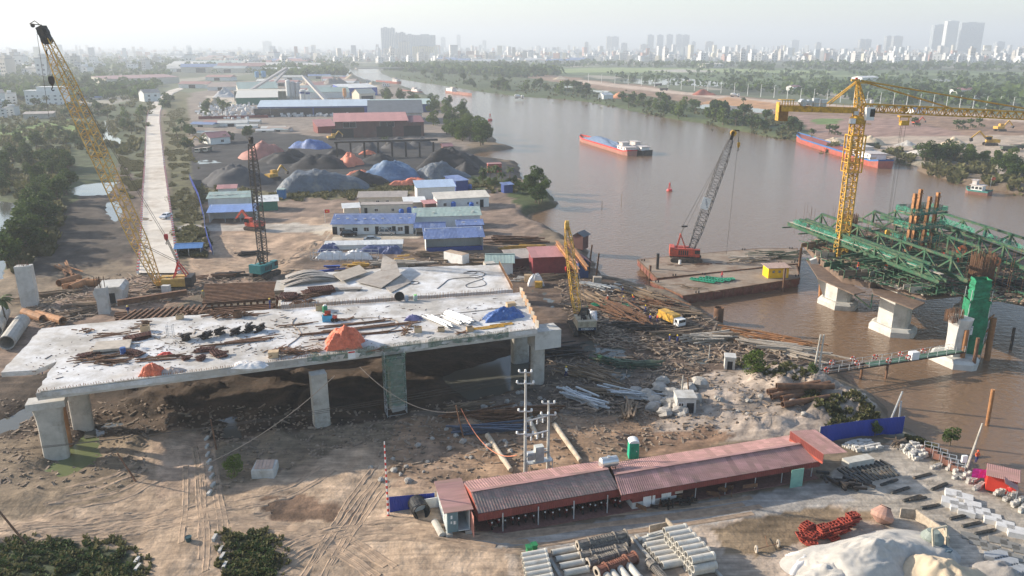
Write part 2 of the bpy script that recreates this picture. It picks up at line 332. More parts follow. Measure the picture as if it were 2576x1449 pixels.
# ground colour zones, later ones on top: (polygon px, colour, edge roughness px, mix noise)
TAN=(.36,.262,.18);MUD=(.155,.105,.073);BRN=(.27,.18,.125);DKB=(.095,.068,.05)
ZN=[
 ([(-900,128),(3600,128),(3600,420),(2300,410),(1300,240),(-900,330)],(.085,.095,.062),3,1),
 ([(-900,300),(380,250),(380,380),(300,470),(150,640),(-900,900)],(.07,.085,.035),14,1),
 ([(-100,330),(180,300),(230,330),(60,355),(-100,365)],(.15,.21,.05),4,1),
 ([(300,380),(360,360),(360,640),(330,660),(130,640),(190,500),(290,470)],(.115,.083,.062),14,1),
 ([(180,500),(290,500),(330,640),(110,700),(60,690),(120,600)],(.075,.058,.045),16,1),
 ([(440,225),(480,235),(470,330),(490,430),(512,560),(530,640),(440,650),(425,430),(408,300),(415,250)],(.12,.11,.05),5,1),
 ([(360,240),(400,235),(380,270),(365,330),(360,470),(300,400)],(.10,.105,.05),6,1),
 ([(470,235),(700,200),(1000,215),(1080,260),(1180,320),(1180,420),(480,420)],(.23,.185,.15),5,1),
 ([(520,240),(760,235),(740,262),(540,262)],(.42,.36,.29),4,1),
 ([(470,385),(520,345),(640,332),(860,345),(1120,360),(1180,385),(1290,412),(1312,425),(1300,470),(1200,462),(1050,450),(900,470),(690,490),(500,500)],(.04,.038,.038),7,1),
 ([(500,470),(700,485),(900,466),(1060,448),(1300,455),(1290,475),(1100,470),(900,505),(500,510)],(.14,.12,.06),5,1),
 ([(1180,440),(1400,470),(1400,520),(1300,530),(1200,480)],(.07,.09,.03),5,1),
 ([(520,505),(1000,495),(1260,470),(1325,545),(1380,570),(1300,620),(1210,640),(800,620),(520,600)],(.24,.17,.125),8,1),
 ([(520,590),(820,540),(830,620),(760,700),(500,700),(480,650)],(.36,.25,.17),8,1),
 ([(820,605),(1250,620),(1500,660),(1500,740),(1300,700),(700,700)],(.17,.12,.085),6,1),
 ([(760,575),(840,560),(1060,572),(1060,600),(840,606)],(.45,.38,.29),1.5,.4),
 ([(430,566),(760,562),(880,575),(760,585),(520,580),(430,576)],(.42,.37,.31),3,.8),
 ([(-100,830),(100,780),(300,700),(420,690),(700,690),(700,720),(500,740),(0,1000),(-100,1000)],(.26,.18,.13),8,1),
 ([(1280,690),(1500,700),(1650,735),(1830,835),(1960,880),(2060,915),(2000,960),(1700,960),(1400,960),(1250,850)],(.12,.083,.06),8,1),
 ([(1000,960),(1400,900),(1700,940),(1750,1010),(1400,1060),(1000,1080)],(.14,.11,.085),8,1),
 ([(-100,960),(1400,820),(1350,960),(1100,1040),(600,1100),(500,1100),(240,1100),(-100,1100)],(.065,.044,.03),8,1),  # brown mud under the deck, darkened further with the deck's shade painted in
 ([(380,1090),(520,1080),(530,1240),(900,1110),(1100,1180),(1100,1360),(2576,1260),(2700,1600),(-100,1600),(-100,1330),(300,1260)],TAN,14,1),
 ([(1000,1060),(1700,1040),(2000,1060),(1560,1180),(1160,1220),(960,1200)],(.29,.19,.12),10,1),
 ([(1690,960),(2000,900),(2200,1020),(2120,1080),(1900,1110),(1650,1100)],(.33,.265,.21),10,1),
 ([(1560,1080),(1780,1080),(1850,1100),(1600,1150),(1540,1130)],(.2,.125,.08),8,1),
 ([(650,1250),(760,1235),(900,1288),(880,1302),(700,1310),(640,1275)],(.15,.095,.062),12,1.3),
 ([(990,1230),(1060,1110),(1160,1120),(1120,1230)],(.27,.185,.125),12,1.5),
 ([(380,1105),(520,1085),(530,1230),(390,1260)],(.40,.285,.2),5,.6),
 ([(2100,1180),(2300,1060),(2420,1120),(2800,1330),(2800,1600),(2300,1600),(2060,1250)],(.36,.31,.25),3,.5),
 ([(1280,1380),(2100,1265),(2260,1310),(2100,1420),(1900,1600),(1260,1600)],(.37,.29,.22),5,.8),
 ([(1780,1330),(2080,1265),(2240,1300),(2080,1320),(1950,1400),(1820,1390)],(.20,.145,.09),10,1.3),
 ([(1150,1360),(1400,1330),(2100,1205),(2150,1260),(2060,1275),(1300,1395)],(.31,.28,.245),4,.5),
 ([(2130,1160),(2290,1060),(2360,1120),(2500,1190),(2600,1270),(2600,1300),(2250,1110)],(.23,.2,.14),6,1),
 ([(-100,1370),(60,1345),(260,1370),(350,1400),(350,1500),(-100,1600)],(.05,.06,.03),8,1),
 ([(590,1340),(640,1335),(690,1400),(690,1600),(570,1600)],(.12,.12,.05),8,1),
 # far bank
 ([(1290,168),(1700,168),(3200,190),(3200,290),(2200,240),(1900,215),(1500,190),(1280,185)],(.095,.13,.05),2,1),
 ([(1365,177),(1500,170),(1880,173),(2100,180),(2090,184),(1700,182),(1400,183)],(.23,.28,.11),1,.4),
 ([(1630,177),(1700,174),(1800,177),(1790,182),(1680,181)],(.40,.37,.31),1,.4),
 ([(1950,190),(2576,182),(2576,187),(1960,195)],(.18,.22,.10),1,.6),
 ([(1290,180),(1330,183),(1460,196),(1560,210),(1800,236),(2000,258),(2250,270),(2600,300),(3200,340),(3200,420),(2576,395),(2380,380),(2220,400),(2060,372),(2000,300),(1750,262),(1560,235),(1420,210),(1280,190)],(.26,.165,.11),6,1.2),
 ([(1450,200),(1580,215),(1900,250),(2300,275),(2700,310),(2700,318),(2300,284),(1900,258),(1580,223),(1440,206)],(.50,.38,.29),2,.5),
 ([(1830,244),(1960,262),(1990,268),(1900,280),(1740,262)],(.44,.24,.12),2,.5),
 ([(2000,290),(2260,300),(2400,330),(2500,360),(2300,370),(2050,350)],(.30,.19,.15),4,1),
 ([(2080,345),(2576,340),(2700,400),(2300,400),(2200,395)],(.42,.33,.25),4,.7),
 ([(2040,300),(2120,300),(2110,312),(2050,312)],(.14,.2,.06),3,.7),
 ([(1560,232),(1760,262),(2010,300),(2050,350),(1950,350),(1700,302),(1540,268),(1440,252),(1200,229),(1030,203),(960,180),(1100,175),(1300,190)],(.07,.09,.035),3,1),
]
nu=(fbm(X*.22,Y*.22,51,4)-.5)*2;nv=(fbm(X*.22,Y*.22,52,4)-.5)*2
nu2=(fbm(X*.03,Y*.012,53,4)-.5)*2;nv2=(fbm(X*.03,Y*.012,54,4)-.5)*2
farw=np.clip((Y-250)/400,0,1);nu=nu*(1-farw)+nu2*farw;nv=nv*(1-farw)+nv2*farw
C=np.zeros(X.shape+(3,));C[:]=(.2,.15,.1)
# default far country: mixed green plots, bare plots
f1=fbm(X*.010,Y*.005,61,4);f2=vn(X*.02,Y*.006,62)
gcol=np.where(f1[...,None]>.54,np.array((.125,.14,.08)),np.array((.08,.09,.055)));gcol=np.where((f2*f1>.42)[...,None],np.array((.30,.27,.21)),gcol)
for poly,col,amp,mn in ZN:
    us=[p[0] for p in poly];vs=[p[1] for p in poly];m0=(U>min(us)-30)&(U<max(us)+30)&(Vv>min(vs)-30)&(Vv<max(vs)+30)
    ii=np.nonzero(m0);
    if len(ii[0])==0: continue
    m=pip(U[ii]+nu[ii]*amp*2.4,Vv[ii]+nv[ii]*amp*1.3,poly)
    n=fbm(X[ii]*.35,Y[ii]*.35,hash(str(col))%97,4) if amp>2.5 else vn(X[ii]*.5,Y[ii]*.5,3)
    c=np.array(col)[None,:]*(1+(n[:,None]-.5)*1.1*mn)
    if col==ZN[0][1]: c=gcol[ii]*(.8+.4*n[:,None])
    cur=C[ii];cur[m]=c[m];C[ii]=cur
# soil mottling, damp hollows, dry ridges near the camera
near=(1-farw)[...,None];
mot=fbm(X*.9,Y*.9,71,3);sh=fbm(X*.18,Y*.18,72,3);q=X*.26+Y*.965+6*vn(X*.03,Y*.03,5)
tr=vn(q*2.2,X*.04,73)
C=C*(1+near*((mot-.5)*.45+(sh-.5)*.4+(tr-.5)*.6)[...,None])
damp=np.clip((.30-fbm(X*.12,Y*.12,3,4))*6,0,1)*np.clip((Y-60)/20,0,1)*(1-farw)
C=C*(1-.35*damp[...,None]);C=np.clip(C,.008,.8)
dr=pdist(X,Y,RIV)
wet=np.clip(1-(dr-1)/5,0,1)*(1-farw)*(Z<1.7);C=C*(1-wet[...,None]*.55)+np.array((.10,.062,.04))*wet[...,None]*.55
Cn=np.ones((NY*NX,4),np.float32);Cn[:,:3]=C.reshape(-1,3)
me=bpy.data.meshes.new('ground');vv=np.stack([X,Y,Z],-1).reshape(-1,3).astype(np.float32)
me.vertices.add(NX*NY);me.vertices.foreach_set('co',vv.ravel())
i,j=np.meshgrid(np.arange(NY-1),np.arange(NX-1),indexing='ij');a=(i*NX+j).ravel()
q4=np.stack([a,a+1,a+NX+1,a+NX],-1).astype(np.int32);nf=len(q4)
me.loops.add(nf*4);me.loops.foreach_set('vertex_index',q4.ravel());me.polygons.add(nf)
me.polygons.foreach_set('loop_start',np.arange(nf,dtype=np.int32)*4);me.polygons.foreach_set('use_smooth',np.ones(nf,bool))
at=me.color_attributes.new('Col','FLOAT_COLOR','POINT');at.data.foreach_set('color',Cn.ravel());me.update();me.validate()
GM=mat('earth_ground',(1,1,1),.93,var=.2,scale=1.3,bump=.12,bscale=2.0,attr='Col',spec=.25,coord='Object')
nn=GM.node_tree.nodes;ll=GM.node_tree.links;pb=nn['Principled BSDF'];src=pb.inputs['Base Color'].links[0].from_socket
tc=nn.new('ShaderNodeTexCoord')
for rot,scx,scy in((-.27,.05,1.5),(.5,.08,2.4),(-.16,.02,5.5)): # long wheel-track streaks, two directions
    mp=nn.new('ShaderNodeMapping');mp.inputs['Rotation'].default_value=(0,0,rot);mp.inputs['Scale'].default_value=(scx,scy,1);ll.new(tc.outputs['Object'],mp.inputs[0])
    n1=nn.new('ShaderNodeTexNoise');n1.inputs['Scale'].default_value=1;n1.inputs['Detail'].default_value=4;n1.inputs['Distortion'].default_value=.6;ll.new(mp.outputs[0],n1.inputs[0])
    mr=nn.new('ShaderNodeMapRange');mr.inputs[1].default_value=.3;mr.inputs[2].default_value=.7;mr.inputs[3].default_value=.87;mr.inputs[4].default_value=1.11;ll.new(n1.outputs[0],mr.inputs[0])
    mx=nn.new('ShaderNodeMix');mx.data_type='RGBA';mx.blend_type='MULTIPLY';mx.inputs[0].default_value=1;ll.new(src,mx.inputs[6]);ll.new(mr.outputs[0],mx.inputs[7]);src=mx.outputs[2]
ll.new(src,pb.inputs['Base Color'])
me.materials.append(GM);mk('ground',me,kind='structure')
# water
def watermat(name,col,rough=.12,bs=.5,bd=.05):
    m=bpy.data.materials.new(name);m.use_nodes=True;n=m.node_tree.nodes;l=m.node_tree.links;b=n['Principled BSDF']
    tc=n.new('ShaderNodeTexCoord');no=n.new('ShaderNodeTexNoise');no.inputs['Scale'].default_value=.012;no.inputs['Detail'].default_value=4
    mpp=n.new('ShaderNodeMapping');mpp.inputs['Scale'].default_value=(1.0,.35,1);mpp.inputs['Rotation'].default_value=(0,0,.6);l.new(tc.outputs['Object'],mpp.inputs[0]);l.new(mpp.outputs[0],no.inputs[0])
    mx=n.new('ShaderNodeMix');mx.data_type='RGBA';l.new(no.outputs[0],mx.inputs[0]);mx.inputs[6].default_value=(*[c*.85 for c in col],1);mx.inputs[7].default_value=(*[min(1,c*1.2) for c in col],1);l.new(mx.outputs[2],b.inputs['Base Color'])
    mr=n.new('ShaderNodeMapRange');mr.inputs[1].default_value=.35;mr.inputs[2].default_value=.65;mr.inputs[3].default_value=rough*.8;mr.inputs[4].default_value=rough*1.5;l.new(no.outputs[0],mr.inputs[0]);l.new(mr.outputs[0],b.inputs['Roughness'])
    b.inputs['IOR'].default_value=1.33
    n2=n.new('ShaderNodeTexNoise');n2.inputs['Scale'].default_value=bs;n2.inputs['Detail'].default_value=4;n2.inputs['Roughness'].default_value=.6
    mp=n.new('ShaderNodeMapping');mp.inputs['Scale'].default_value=(1,1.6,1);mp.inputs['Rotation'].default_value=(0,0,.4);l.new(tc.outputs['Object'],mp.inputs[0]);l.new(mp.outputs[0],n2.inputs[0])
    bp=n.new('ShaderNodeBump');bp.inputs['Distance'].default_value=bd;bp.inputs['Strength'].default_value=1;l.new(n2.outputs[0],bp.inputs['Height']);l.new(bp.outputs[0],b.inputs['Normal'])
    return m
WM=watermat('river_water',(.185,.115,.068),.12,.55,.2)
m=MB();m.quad((-900,30,0),(1800,30,0),(1800,2300,0),(-900,2300,0));m.obj('river_water',WM,kind='structure')
PM=watermat('pond_water',(.10,.10,.085),.05,1.5,.012);PG=watermat('green_pond_water',(.15,.17,.075),.2,1.5,.01)
for k,(poly,z) in PW.items():
    cx=sum(p[0] for p in poly)/len(poly);cy=sum(p[1] for p in poly)/len(poly);m=MB()
    e=3.0 if cy<500 else 14
    n=len(poly);ps=[]
    for p in poly:
        d=V((p[0]-cx,p[1]-cy));L=d.length;d=d*(1+e/L) if L>0 else d;ps.append((cx+d.x,cy+d.y,z))
    m.add(ps,[tuple(range(n))]);m.obj('puddle_water' if z>1.8 else 'pond_water',PG if k=='pier' else PM,kind='structure')
# road of pale concrete with kerb-side joints
RL=[(452,221),(425,228),(402,243),(384,262),(374,285),(370,310),(369,350),(367,420),(363,480),(360,560),(357,640),(352,690)]
RRt=[(462,224),(438,234),(420,248),(408,265),(402,285),(401,310),(405,350),(412,420),(420,480),(430,560),(440,640),(447,690)]
def dens(ps,n):
    P=[g(u,v) for u,v in ps];out=[]
    for a,b in zip(P,P[1:]):
        for k in range(n): out.append(a.lerp(b,k/n))
    return out+[P[-1]]
A=dens(RL,8);B=dens(RRt,8)
ROADM=mat('road_concrete',(.58,.52,.44),.9,var=.16,scale=.15,dirt=(.36,.28,.2),dirtamt=.45,bump=.01)
m=MB()
for i in range(len(A)-1):
    z=2.32;a,b,c,d=[V((p.x,p.y,z)) for p in (A[i],B[i],B[i+1],A[i+1])];m.quad(d,c,b,a)
    for p,q,s in((a,d,-1),(b,c,1)):
        m.quad(p,q,q+V((s*2.0,0,-1.6)),p+V((s*2.0,0,-1.6)))
m.obj('road',ROADM,kind='structure')
ROADL,ROADR=A,B
# wheel ruts pressed into the haul roads, real shallow troughs
m=MB();rr_=random.Random(31)
for ps,k in [([(-60,1335),(200,1302),(420,1272),(640,1288),(900,1335),(1080,1470)],2),([(-60,1350),(250,1318),(480,1285),(700,1250),(860,1165)],2),([(420,1470),(440,1350),(452,1250),(445,1120)],1),([(500,1470),(500,1350),(482,1250),(470,1110)],2),([(700,1470),(820,1385),(1000,1362),(1300,1400),(1420,1370)],2),([(820,1470),(900,1340),(960,1240),(1030,1150)],2),([(100,1262),(300,1212),(400,1150)],2),([(1100,1400),(1400,1360),(1800,1310),(2130,1245)],2),([(560,600),(650,645),(760,640),(830,570)],2),([(480,668),(700,668),(800,620),(850,600)],2),([(440,640),(520,680),(700,676),(900,690)],2)]:
    P=[g(u,v) for u,v in ps];C_=[]
    for i in range(len(P)-1):
        p0=P[max(0,i-1)];p1=P[i];p2=P[i+1];p3=P[min(len(P)-1,i+2)];n_=max(4,int((p2-p1).length/.7))
        for j in range(n_): t=j/n_;C_.append(.5*((2*p1)+(p2-p0)*t+(2*p0-5*p1+4*p2-p3)*t*t+(3*p1-p0-3*p2+p3)*t**3))
    for q in range(k):
        off=rr_.uniform(-2.6,2.6);ph=rr_.random()*9;i0=int(rr_.random()*.25*len(C_));i1=int(len(C_)*rr_.uniform(.75,1))
        for s in(-.95,.95):
            V_=[]
            for i in range(i0,i1-1):
                d=(C_[i+1]-C_[i]).normalized();nn_=V((-d.y,d.x,0));c=C_[i]+nn_*(off+s+.5*math.sin(i*.07+ph))
                for w_,h_ in((-.42,-.02),(-.25,.05),(-.14,.01),(.14,.01),(.25,.05),(.42,-.02)): V_.append((c.x+nn_.x*w_,c.y+nn_.y*w_,h_+(.02 if i%2 and abs(w_)<.2 else 0)))
            if len(V_)<12: continue
            A_=np.array(V_);A_[:,2]+=gh(A_[:,0],A_[:,1])+.01;n6=len(A_)//6
            m.add(A_.tolist(),[(a*6+b,a*6+b+1,a*6+b+7,a*6+b+6) for a in range(n6-1) for b in range(5)])
m.obj('wheel_ruts',mat('rut_soil',(.33,.235,.16),.95,var=.3,scale=1.2),label='wheel ruts pressed into the dirt haul roads',kind='stuff')
m=MB();m.bx(-15500,15500,-60,17000,-6,290)
hm=bpy.data.materials.new('haze_air');hm.use_nodes=True;n=hm.node_tree.nodes;n.remove(n['Principled BSDF']);pv=n.new('ShaderNodeVolumePrincipled')
pv.inputs['Color'].default_value=(.88,.94,1,1);pv.inputs['Density'].default_value=.00026;pv.inputs['Anisotropy'].default_value=.15
hm.node_tree.links.new(pv.outputs[0],n['Material Output'].inputs['Volume'])
m.obj('haze',hm,label='pale haze over the river plain',kind='stuff')
# ---------------- finished bridge deck on the left ----------------
ZD=11.7
def gd(u,v,dz=0): return g(u,v,ZD)+V((0,0,dz))
def inset(poly,k):
    cx=sum(p[0] for p in poly)/len(poly);cy=sum(p[1] for p in poly)/len(poly)
    return [(cx+(p[0]-cx)*k,cy+(p[1]-cy)*k) for p in poly]
D1=[gd(u,v) for u,v in [(90,990),(1352,829),(1308,735),(704,777),(300,806),(105,826),(2,937),(88,931),(143,909)]]
ex=(D1[1]-D1[0]);ex.z=0;ex.normalize();ey=V((-ex.y,ex.x,0));DANG=math.atan2(ex.y,ex.x)
deck=T('bridge_deck','long near deck of the unfinished bridge, strewn with formwork and tarpaulins','bridge deck',(D1[0].x,D1[0].y,2))
def rel(root,ps): return [V(p)-V(root.location) for p in ps]
def chip(poly,amp=.18,step=1.2,seed=3):
    r=random.Random(seed);out=[]
    for a,b in zip(poly,poly[1:]+poly[:1]):
        a=V((a[0],a[1]));b=V((b[0],b[1]));k=max(1,int((b-a).length/step))
        for i in range(k): p=a.lerp(b,i/k);out.append((p.x+r.uniform(-amp,amp)*(i>0),p.y+r.uniform(-amp,amp)*(i>0)))
    return out
m=MB();m.prism([(p[0]-deck.location.x,p[1]-deck.location.y) for p in chip([(q.x,q.y,0) for q in D1])],9.05,9.7);m.obj('deck_slab',DECKM,deck)
def girder(root,p0,p1,w,zb,zt,name='box_girder',wb=None):
    p0=V(p0)-V(root.location);p1=V(p1)-V(root.location);d=(p1-p0);d.z=0;d.normalize();s=V((-d.y,d.x,0));wb=wb or w*.75;mm=MB();rs=[]
    for p in (p0,p1):
        rs.append([V((p.x,p.y,0))+s*x+V((0,0,z)) for x,z in ((-wb/2,zb),(wb/2,zb),(w/2,zt),(-w/2,zt))])
    mm.loft(rs);mm.obj(name,CONC,root)
A0,B0=D1[0],D1[1]
girder(deck,A0+ey*5.5+ex*1.5,B0+ey*5.5-ex*.3,6.5,8.05,9.04);girder(deck,A0+ey*15+ex*4,B0+ey*15-ex*.5,6.5,8.05,9.04)
m=MB();m.bar(rel(deck,[A0+ex*.5+ey*.18])[0]+V((0,0,0)) ,rel(deck,[B0-ex*.3+ey*.18])[0],.3,.16);m.obj('edge_kerb',CONC,deck).location.z=.08
# edge cantilever beam seen as a lighter fascia band below the slab
m=MB();a,b=rel(deck,[A0+ey*.55,B0+ey*.55]);m.bar(a+V((0,0,-.85)),b+V((0,0,-.85)),.5,.45);m.obj('fascia_beam',CONCN,deck)
# protruding rebar starters along the edges
m=MB()
for p,q,k in ((A0,B0,230),(D1[3],D1[2],150)):
    for i in range(k):
        f=(i+rnd.random()*.3)/k;c=rel(deck,[p.lerp(q,f)+ey*(.25 if p is A0 else -.3)])[0];h=rnd.uniform(.25,.55) if p is A0 else rnd.uniform(.7,1.15)
        m.bar(c-V((0,0,.05)),c+V((rnd.uniform(-.1,.1),rnd.uniform(-.1,.1),h)),.05)
o=m.obj('starter_bars',RUSTO,deck,kind='stuff')
D2=[gd(u,v) for u,v in [(706,768),(1290,729),(1256,666),(985,674),(722,692)]]
deck2=T('bridge_deck','second whitish deck behind the near one, with a long black hose on it','bridge deck',(D2[0].x,D2[0].y,2))
m=MB();m.prism([(p[0]-deck2.location.x,p[1]-deck2.location.y) for p in chip([(q.x,q.y,0) for q in D2],seed=5)],9.05,9.72);m.obj('deck_slab',DECKM,deck2)
girder(deck2,D2[0]+ey*5,D2[1]+ey*5-ex*.5,6.5,8.05,9.04);girder(deck2,D2[0]+ey*14,D2[1]+ey*14-ex*2,6.5,8.05,9.04)
m=MB()
for i in range(34):
    c=rel(deck2,[D2[1].lerp(D2[2],(i+.5)/34)])[0];m.bx(c.x-.06,c.x+.06,c.y-.2,c.y+.2,c.z-.02,c.z+.75)
m.obj('edge_formwork',mat('formwork_board',(.45,.27,.15),.85,var=.3),deck2)
for i in range(9):
    p=D1[1].lerp(D1[2],(i+.5)/9)
    b=MB();b.box((0,0,.55),(.08,.95,1.15));b.obj('formwork_panel',MATS['formwork_board'] if i%2 else PLY,label='upright formwork panel at the river end of the near deck',cat='panel',group='formwork panels along the river end of the near deck',loc=(p.x+.1,p.y,p.z),rz=DANG+.25)
# piers
def pier(label,base,ang,w,d,ztop,cap=None,flare=None,name='bridge_pier',rounded=True,extra=1.5):
    t=T(name,label,'pier',(base.x,base.y,base.z),ang);h=ztop-base.z;m=MB();n=14
    def ring(ww,dd,z):
        if not rounded: return [V((x*ww/2,y*dd/2,z)) for x,y in((-1,-1),(1,-1),(1,1),(-1,1))]
        return [V((math.copysign(abs(math.cos(a))**.55,math.cos(a))*ww/2,math.copysign(abs(math.sin(a))**.55,math.sin(a))*dd/2,z)) for a in [2*math.pi*(i+.5)/n for i in range(n)]]
    hc=h-(cap[2] if cap else 0)
    secs=[(w,-extra),(w,hc*.55 if flare else hc)]
    if flare:
        for i in range(1,7): f=i/6;secs.append((w+(flare-w)*(1-math.cos(f*math.pi/2)),hc*(.55+.45*math.sin(f*math.pi/2) )))
    m.loft([ring(a,d,z) for a,z in secs]);m.obj('pier_shaft',CONC,t)
    if cap: m=MB();m.bx(-cap[0]/2,cap[0]/2,-cap[1]/2,cap[1]/2,hc,h);m.obj('pier_cap',CONCN,t)
    return t
p=g(140,1160,1.5)+ey*1.2;pier('flared round-edged concrete pier standing in the green pond at the near left deck corner',p,DANG,2.9,1.9,9.6,cap=(4.3,2.2,.9),flare=3.9)
p=g(212,1080,1.5);pier('grey concrete column behind the flared pier at the green pond',p,DANG,2.6,1.8,9.6,flare=3.2)
m=MB();q=g(172,1120,1.5);m.tube((q.x,q.y,0),(q.x,q.y,9),.55,n=14);m.obj('steel_pile_casing',RUSTO,label='orange rusty steel pile casing between the two left piers',cat='pile')
p=g(812,1078)+ey*1;pier('single slim rectangular concrete pier under the middle of the near deck',p,DANG+.1,2.1,1.7,9.9,rounded=False)
p=g(1003,1035)+ey*1;netp=pier('middle deck pier wrapped in scaffold and green netting',p,DANG+.1,1.9,1.6,9.9,rounded=False)
p=g(1357,962,2)+ey*.9;rp=pier('tall blunt concrete pier with a squared cap at the river end of the near deck',p,DANG+1.15,2.8,2.2,8.4,rounded=True)
m=MB();a=g(1371,873,8.0);m=MB();m.box((0,0,1.35),(4.3,3.2,2.9));m.obj('pier_cap',CONCN,label='blocky pale concrete cap beam above the river end pier',cat='cap beam',loc=(p.x+1.0,p.y+.2,7.9),rz=DANG)
p=g(1308,898);pier('shaded pier behind the river end pier',p,DANG,3,2,9.9,flare=4)
for u,v,l in ((600,960,'left'),(930,905,'middle'),(1130,870,'right')):
    p=g(u,v)+ey*3;pier('shadowed inner pier deep below the deck, %s one of three'%l,p,DANG,2.2,1.8,9.9,rounded=False)
for u,v,l in ((760,800,'left'),(1010,780,'middle'),(1240,760,'right')):
    p=g(u,v)+ey*2;pier('pier hidden beneath the second deck, %s one of three'%l,p,DANG,2.2,1.8,9.9,rounded=False)
# scaffold with netting round the middle pier
t=T('scaffold_tower','tall scaffold with green netting on the middle pier','scaffold',(netp.location.x,netp.location.y-1.2,netp.location.z),DANG)
for sx in(-1.4,1.4):
    for sy in(-.9,.9):
        m=MB();m.tube((sx,sy,-.2),(sx,sy,9.6),.05,n=6);m.obj('scaffold_post',GALV,t)
m=MB()
for k in range(9):
    for a,b in(((-1.4,-.9),(1.4,-.9)),((-1.4,-.9),(-1.4,.9)),((1.4,-.9),(1.4,.9))): m.bar((a[0],a[1],k*1.1),(b[0],b[1],k*1.1),.05);
    m.bar((-1.4,-.9,k*1.1),(-1.4,.9,k*1.1+1.1),.04);m.bar((1.4,-.9,k*1.1),(1.4,.9,k*1.1+1.1),.04)
m.obj('scaffold_brace',GALV,t)
def net(m,a,b,z0,z1,n=14,sag=.12,seed=1):
    r=random.Random(seed);a=V(a);b=V(b);d=(b-a).normalized();s=V((-d.y,d.x,0));rows=4;vs=[];fs=[]
    for i in range(n+1):
        for k in range(rows+1):
            p=a.lerp(b,i/n)+s*r.uniform(-sag,sag);p.z=z0+(z1-z0)*k/rows+(r.uniform(-sag,sag) if k in(0,rows) else 0)+(a.z+(b.z-a.z)*i/n);vs.append(p)
    for i in range(n):
        for k in range(rows): q=i*(rows+1)+k;fs.append((q,q+rows+1,q+rows+2,q+1))
    m.add(vs,fs)
def netmat(name,col,dens=.6,sc=18):
    m=bpy.data.materials.new(name);m.use_nodes=True;n=m.node_tree.nodes;l=m.node_tree.links;b=n['Principled BSDF'];b.inputs['Roughness'].default_value=.8
    tr=n.new('ShaderNodeBsdfTransparent');mx=n.new('ShaderNodeMixShader');no=n.new('ShaderNodeTexNoise');tc=n.new('ShaderNodeTexCoord');no.inputs['Scale'].default_value=1.2;l.new(tc.outputs['Object'],no.inputs[0])
    mr=n.new('ShaderNodeMapRange');mr.inputs[1].default_value=.35;mr.inputs[2].default_value=.65;mr.inputs[3].default_value=dens-.25;mr.inputs[4].default_value=dens+.25;l.new(no.outputs[0],mr.inputs[0]);l.new(mr.outputs[0],mx.inputs[0])
    l.new(tr.outputs[0],mx.inputs[1]);l.new(b.outputs[0],mx.inputs[2]);l.new(mx.outputs[0],n['Material Output'].inputs['Surface'])
    b.inputs['Base Color'].default_value=(*col,1);return m
NETT=netmat('open_green_mesh',(.03,.2,.13),.6);NETD=netmat('dusty_green_mesh',(.10,.17,.12),.5)
m=MB();net(m,(-1.45,-1,0),(1.45,-1,0),1.5,9.3,6,.1,2);net(m,(1.45,-1,0),(1.6,.9,0),1.0,9.5,4,.15,3);net(m,(-1.45,.9,0),(-1.45,-1,0),3,9.5,4,.1,4);m.obj('safety_net',NETD,t)
# green edge netting along the deck front
for i,(f0,f1) in enumerate(((.49,.63),(.64,.73),(.745,.93))):
    m=MB();net(m,A0.lerp(B0,f0)-ey*.1,A0.lerp(B0,f1)-ey*.1,-.5,.75,22,.14,i+5);m.obj('safety_net',NETD,label='dusty green edge net on the near deck, %s stretch'%('left','middle','right')[i],cat='net',group='edge nets of the near deck')
# beams laid beside the deck (falsework)
IB={}
def ibm(L,w=.3,h=.5):
    k=(round(L,1),w,h)
    if k not in IB: m=MB();m.ibeam((-L/2,0,0),(L/2,0,0),w,h);IB[k]=m.mesh('steel_beam',RUST)
    return IB[k]
ZB=9.8
def gb(u,v): return g(u,v,ZB)
P0,P1,P2,P3=gb(508,765),gb(692,752),gb(700,712),gb(512,718)
for i in range(14):
    f=i/13;a=P0.lerp(P3,f);b=P1.lerp(P2,f);c=(a+b)/2;d=b-a
    mk('steel_beam',ibm(round(d.length,0)),None,(c.x,c.y,ZB),math.atan2(d.y,d.x),'long rusty steel beam of the falsework beside the crane','steel beam','long falsework beams left of the second deck')
P0,P1,P2,P3=gb(282,812),gb(690,782),gb(690,757),gb(290,779)
for i in range(7):
    f=i/6;a=P0.lerp(P3,f);b=P1.lerp(P2,f);c=(a+b)/2;d=b-a
    mk('steel_beam',ibm(round(d.length,0)),None,(c.x,c.y,ZB-.7),math.atan2(d.y,d.x),'lower rusty falsework beam running along the near deck','steel beam','lower falsework beams along the near deck')
for i in range(13):
    f=(i+.3)/13.5;a=gb(288+f*232,812-f*22);b=gb(340+f*196,779-f*14);c=(a+b)/2;d=b-a
    mk('cross_beam',ibm(round(d.length,0),.35,.35),None,(c.x,c.y,ZB-.02),math.atan2(d.y,d.x),'pale slanting cross beam on top of the falsework','steel beam','slanting cross beams on the falsework')
for i in range(12):
    f=i/11;p=gb(290+f*400,800-f*22);m=MB();m.tube((p.x,p.y,1.5),(p.x,p.y,ZB-.95),.22,n=8);m.obj('falsework_post',RUST,label='steel post holding up the falsework beams',cat='post',group='posts under the falsework')
    p=gb(515+f*180,752-f*12);m=MB();m.tube((p.x,p.y,1.5),(p.x,p.y,ZB-.25),.22,n=8);m.obj('falsework_post',RUST,label='steel post holding up the falsework beams',cat='post',group='posts under the falsework')
